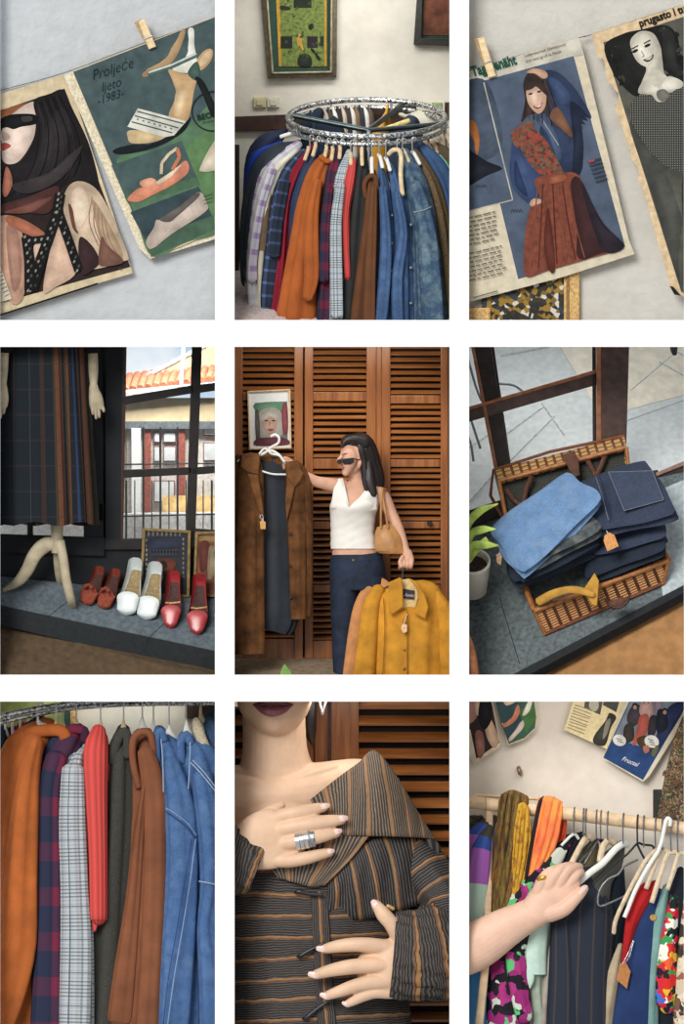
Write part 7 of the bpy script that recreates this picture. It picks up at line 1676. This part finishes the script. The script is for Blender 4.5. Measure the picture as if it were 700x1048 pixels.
h9('black twisted wire hanger right of the white one', 542, 466, [[(596, 488, 190), (590, 474, 186), (560, 470, 176), (542, 466, 160), (510, 500, 140), (460, 540, 120), (400, 596, 112)], [(542, 470, 160), (556, 500, 160), (572, 528, 164)]], ib, 3, ib, 2.8)
h9('grey wire hanger with a long open triangle', 562, 480, [[(540, 520, 130), (500, 540, 116), (480, 566, 108), (450, 580, 104), (424, 610, 100), (414, 650, 98), (424, 668, 98), (470, 650, 104), (530, 622, 120)]], GW, 3.2)
h9('wooden hanger behind the thick white plastic one', 600, 480, [[(600, 490, 150), (570, 520, 136), (530, 590, 116), (490, 670, 100), (470, 720, 96), (466, 752, 98)]], hw, 6)
t = thing('clothes_hanger', 'thick white plastic hanger with its hook over the front of the rail', 'hanger', (560, 700, 120), HG)
T('hook', [(646, 410, 130), (648, 392, 128), (638, 386, 126), (630, 410, 124), (620, 460, 124), (608, 494, 124)], 6.5, HWHITE, t, m=5)
T('shoulder_bar', [(608, 494, 124), (590, 520, 116), (560, 570, 106), (534, 620, 98), (514, 670, 92), (500, 704, 90)], 7, HWHITE, t, m=5)
h9('wooden hanger of the red sweater', 622, 486, [[(640, 490, 150), (622, 490, 146), (600, 530, 130), (572, 606, 120)]], hw, 7)
h9('wooden hanger of the navy blazer', 650, 490, [[(664, 494, 150), (640, 500, 146), (618, 560, 126), (590, 650, 112)]], hw, 7)
h9('wooden hanger of the sage teal dress', 672, 494, [[(690, 498, 150), (674, 500, 146), (656, 560, 128), (640, 610, 120)]], hw, 6)
# ---- the arm
p9 = thing('person', 'bare forearm and hand with a gold ring parting the clothes on the wooden rail', 'person', (0, 900, 60))
s9 = M('rosy_skin', (230, 190, 166), .5, .04, 10, .06, 160, spec=.35)
mb = MB()
loft(mb, [(-42, 812, 92, 84, 70), (-12, 808, 92, 83, 68), (40, 786, 91, 77, 62), (110, 742, 88, 66, 54), (180, 704, 80, 54, 44), (222, 682, 74, 52, 38)], s9, 28, 3)
loft(mb, [(206, 690, 68, 50, 36), (240, 662, 66, 60, 34), (274, 628, 62, 66, 32), (296, 602, 62, 62, 28)], s9, 24, 3, dome=True)
def f9(pts): loft(mb, [p + (p[3],) for p in pts], s9, 14, 3, dome=True)
f9([(216, 644, 66, 22), (230, 600, 50, 20), (250, 566, 46, 18), (280, 550, 62, 16), (308, 542, 92, 12)])
f9([(248, 626, 58, 22), (268, 582, 42, 20), (290, 552, 40, 18), (318, 540, 60, 15), (338, 536, 92, 12)])
f9([(276, 616, 58, 22), (300, 578, 44, 20), (320, 552, 46, 17), (342, 543, 68, 14), (356, 541, 96, 12)])
f9([(298, 620, 62, 20), (326, 590, 52, 18), (344, 570, 56, 15), (356, 560, 76, 13), (362, 558, 98, 11)])
f9([(262, 690, 58, 30), (306, 676, 44, 25), (336, 650, 38, 20), (358, 628, 42, 17), (372, 612, 50, 13)])
remesh(mb, 'body', s9, p9, .004, 3)
L('fingernail', [(360, 624, 26, 7, 2.5), (370, 612, 34, 8, 3), (377, 605, 42, 6, 2.5)], nl, p9, n=12, m=4, dome=True)
gd = M('gold', (226, 176, 76), .25, .1, 30, .1, metal=.9)
mb = MB(); loft(mb, [(242, 592, 52, 22.5, 20.5), (248, 584, 52, 22, 20)], gd, 24, 2); loft(mb, [(226, 582, 34, 8, 5), (240, 576, 30, 9, 6), (250, 572, 34, 6, 4)], gd, 12, 2, dome=True); mb.build('ring', p9)
# ---------------------------------------------------------------- front wall, camera, sky
crop(0, 0, 1)
white = M('white_plaster', (250, 250, 250), .9, .01, 30, .02, 200)
cols = [-140, 0, 220, 240, 460, 480, 700, 840]
rows = [-140, -24, 327.5, 355, 690.5, 718, 1062, 1180]
for i in (0, 2, 4, 6):
    structure(BX('wall_front', cols[i], rows[0], 0, cols[i + 1], rows[-1], 4, white))
for i in (1, 3, 5):
    for j in (0, 2, 4, 6): structure(BX('wall_front', cols[i], rows[j], 0, cols[i + 1], rows[j + 1], 4, white))
sep = M('partition_board', (150, 146, 140), .9, .03, 20, .05)  # unseen partitions, added to keep light from leaking between rooms
for x in (230, 470):
    for y0, y1, d in ((rows[0], 341, 206), (342, 703, 104), (705, rows[-1], 206)): structure(BX('light_partition', x - 1.5, y0, 4, x + 1.5, y1, d, sep))
for y in (341.3, 704.3):
    for x0, x1, d in ((-120, 228, 104), (232, 468, 140), (472, 820, 104)): structure(BX('ceiling', x0, y - 1.5, 4, x1, y + 1.5, d, sep))  # unseen boards between the rows, added to block stray light
sc = bpy.context.scene
w = bpy.data.worlds.new('sky'); sc.world = w; w.use_nodes = True
wt = w.node_tree; bg = wt.nodes['Background']; bg.inputs[1].default_value = .5
# overcast white towards the viewer, blue sky with clouds on the far side of the rooms
tc = wt.nodes.new('ShaderNodeTexCoord'); sx = wt.nodes.new('ShaderNodeSeparateXYZ'); wt.links.new(tc.outputs['Generated'], sx.inputs[0])
nz = wt.nodes.new('ShaderNodeTexNoise'); nz.inputs['Scale'].default_value = 48; nz.inputs['Detail'].default_value = 5; wt.links.new(tc.outputs['Generated'], nz.inputs['Vector'])
rp = wt.nodes.new('ShaderNodeValToRGB'); e = rp.color_ramp.elements; e[0].position = .42; e[0].color = (.85, 1.25, 1.65, 1); e[1].position = .6; e[1].color = (2, 2.05, 2.1, 1); wt.links.new(nz.outputs['Fac'], rp.inputs[0])
mr = wt.nodes.new('ShaderNodeMapRange'); mr.inputs[1].default_value = .1; mr.inputs[2].default_value = .5; wt.links.new(sx.outputs[1], mr.inputs[0])
mx = wt.nodes.new('ShaderNodeMix'); mx.data_type = 'RGBA'; mx.inputs[6].default_value = (1, .99, .97, 1); wt.links.new(mr.outputs[0], mx.inputs[0]); wt.links.new(rp.outputs[0], mx.inputs[7]); wt.links.new(mx.outputs[2], bg.inputs[0])
crop(240, 0, 3.177); area(350, -44, 330, 560, 120, 4.6, (350, 300, 640), (1, .97, .92))  # unseen fill light added to lift the back wall
crop(0, 715, 3.145); area(350, -4, 330, 500, 50, .9, (350, 200, 420), (1, .98, .94))
crop(480, 715, 3.145); area(350, -4, 120, 500, 60, 1.8, (350, 300, 360), (1, .96, .9))
crop(240, 352, 3.082); area(350, -2, 120, 560, 60, 3.2, (350, 380, 330), (1, .95, .88))
crop(240, 715, 3.145); area(420, -4, 250, 400, 60, 2, (420, 380, 420), (1, .94, .86))
sun = bpy.data.lights.new('sun', 'SUN'); sun.energy = 2.5; sun.angle = math.radians(25); sun.color = (1, .98, .95)
so = bpy.data.objects.new('sun', sun); C.objects.link(so)
so.rotation_euler = Vector((.4, 1, -.5)).to_track_quat('-Z', 'Y').to_euler()
cam = bpy.data.cameras.new('camera'); co = bpy.data.objects.new('camera', cam); C.objects.link(co)
cam.sensor_fit = 'VERTICAL'; cam.sensor_height = 36; cam.lens = 36 * DIST / 5.24; cam.clip_end = 200
co.location = (0, -DIST, 2.62); co.rotation_euler = (PI / 2, 0, 0)
sc.camera = co
vs_ = sc.view_settings
sc.display_settings.display_device = 'sRGB'
vs_.view_transform = 'Standard'; vs_.look = 'None'; vs_.exposure = 0; vs_.gamma = 1; vs_.use_curve_mapping = False
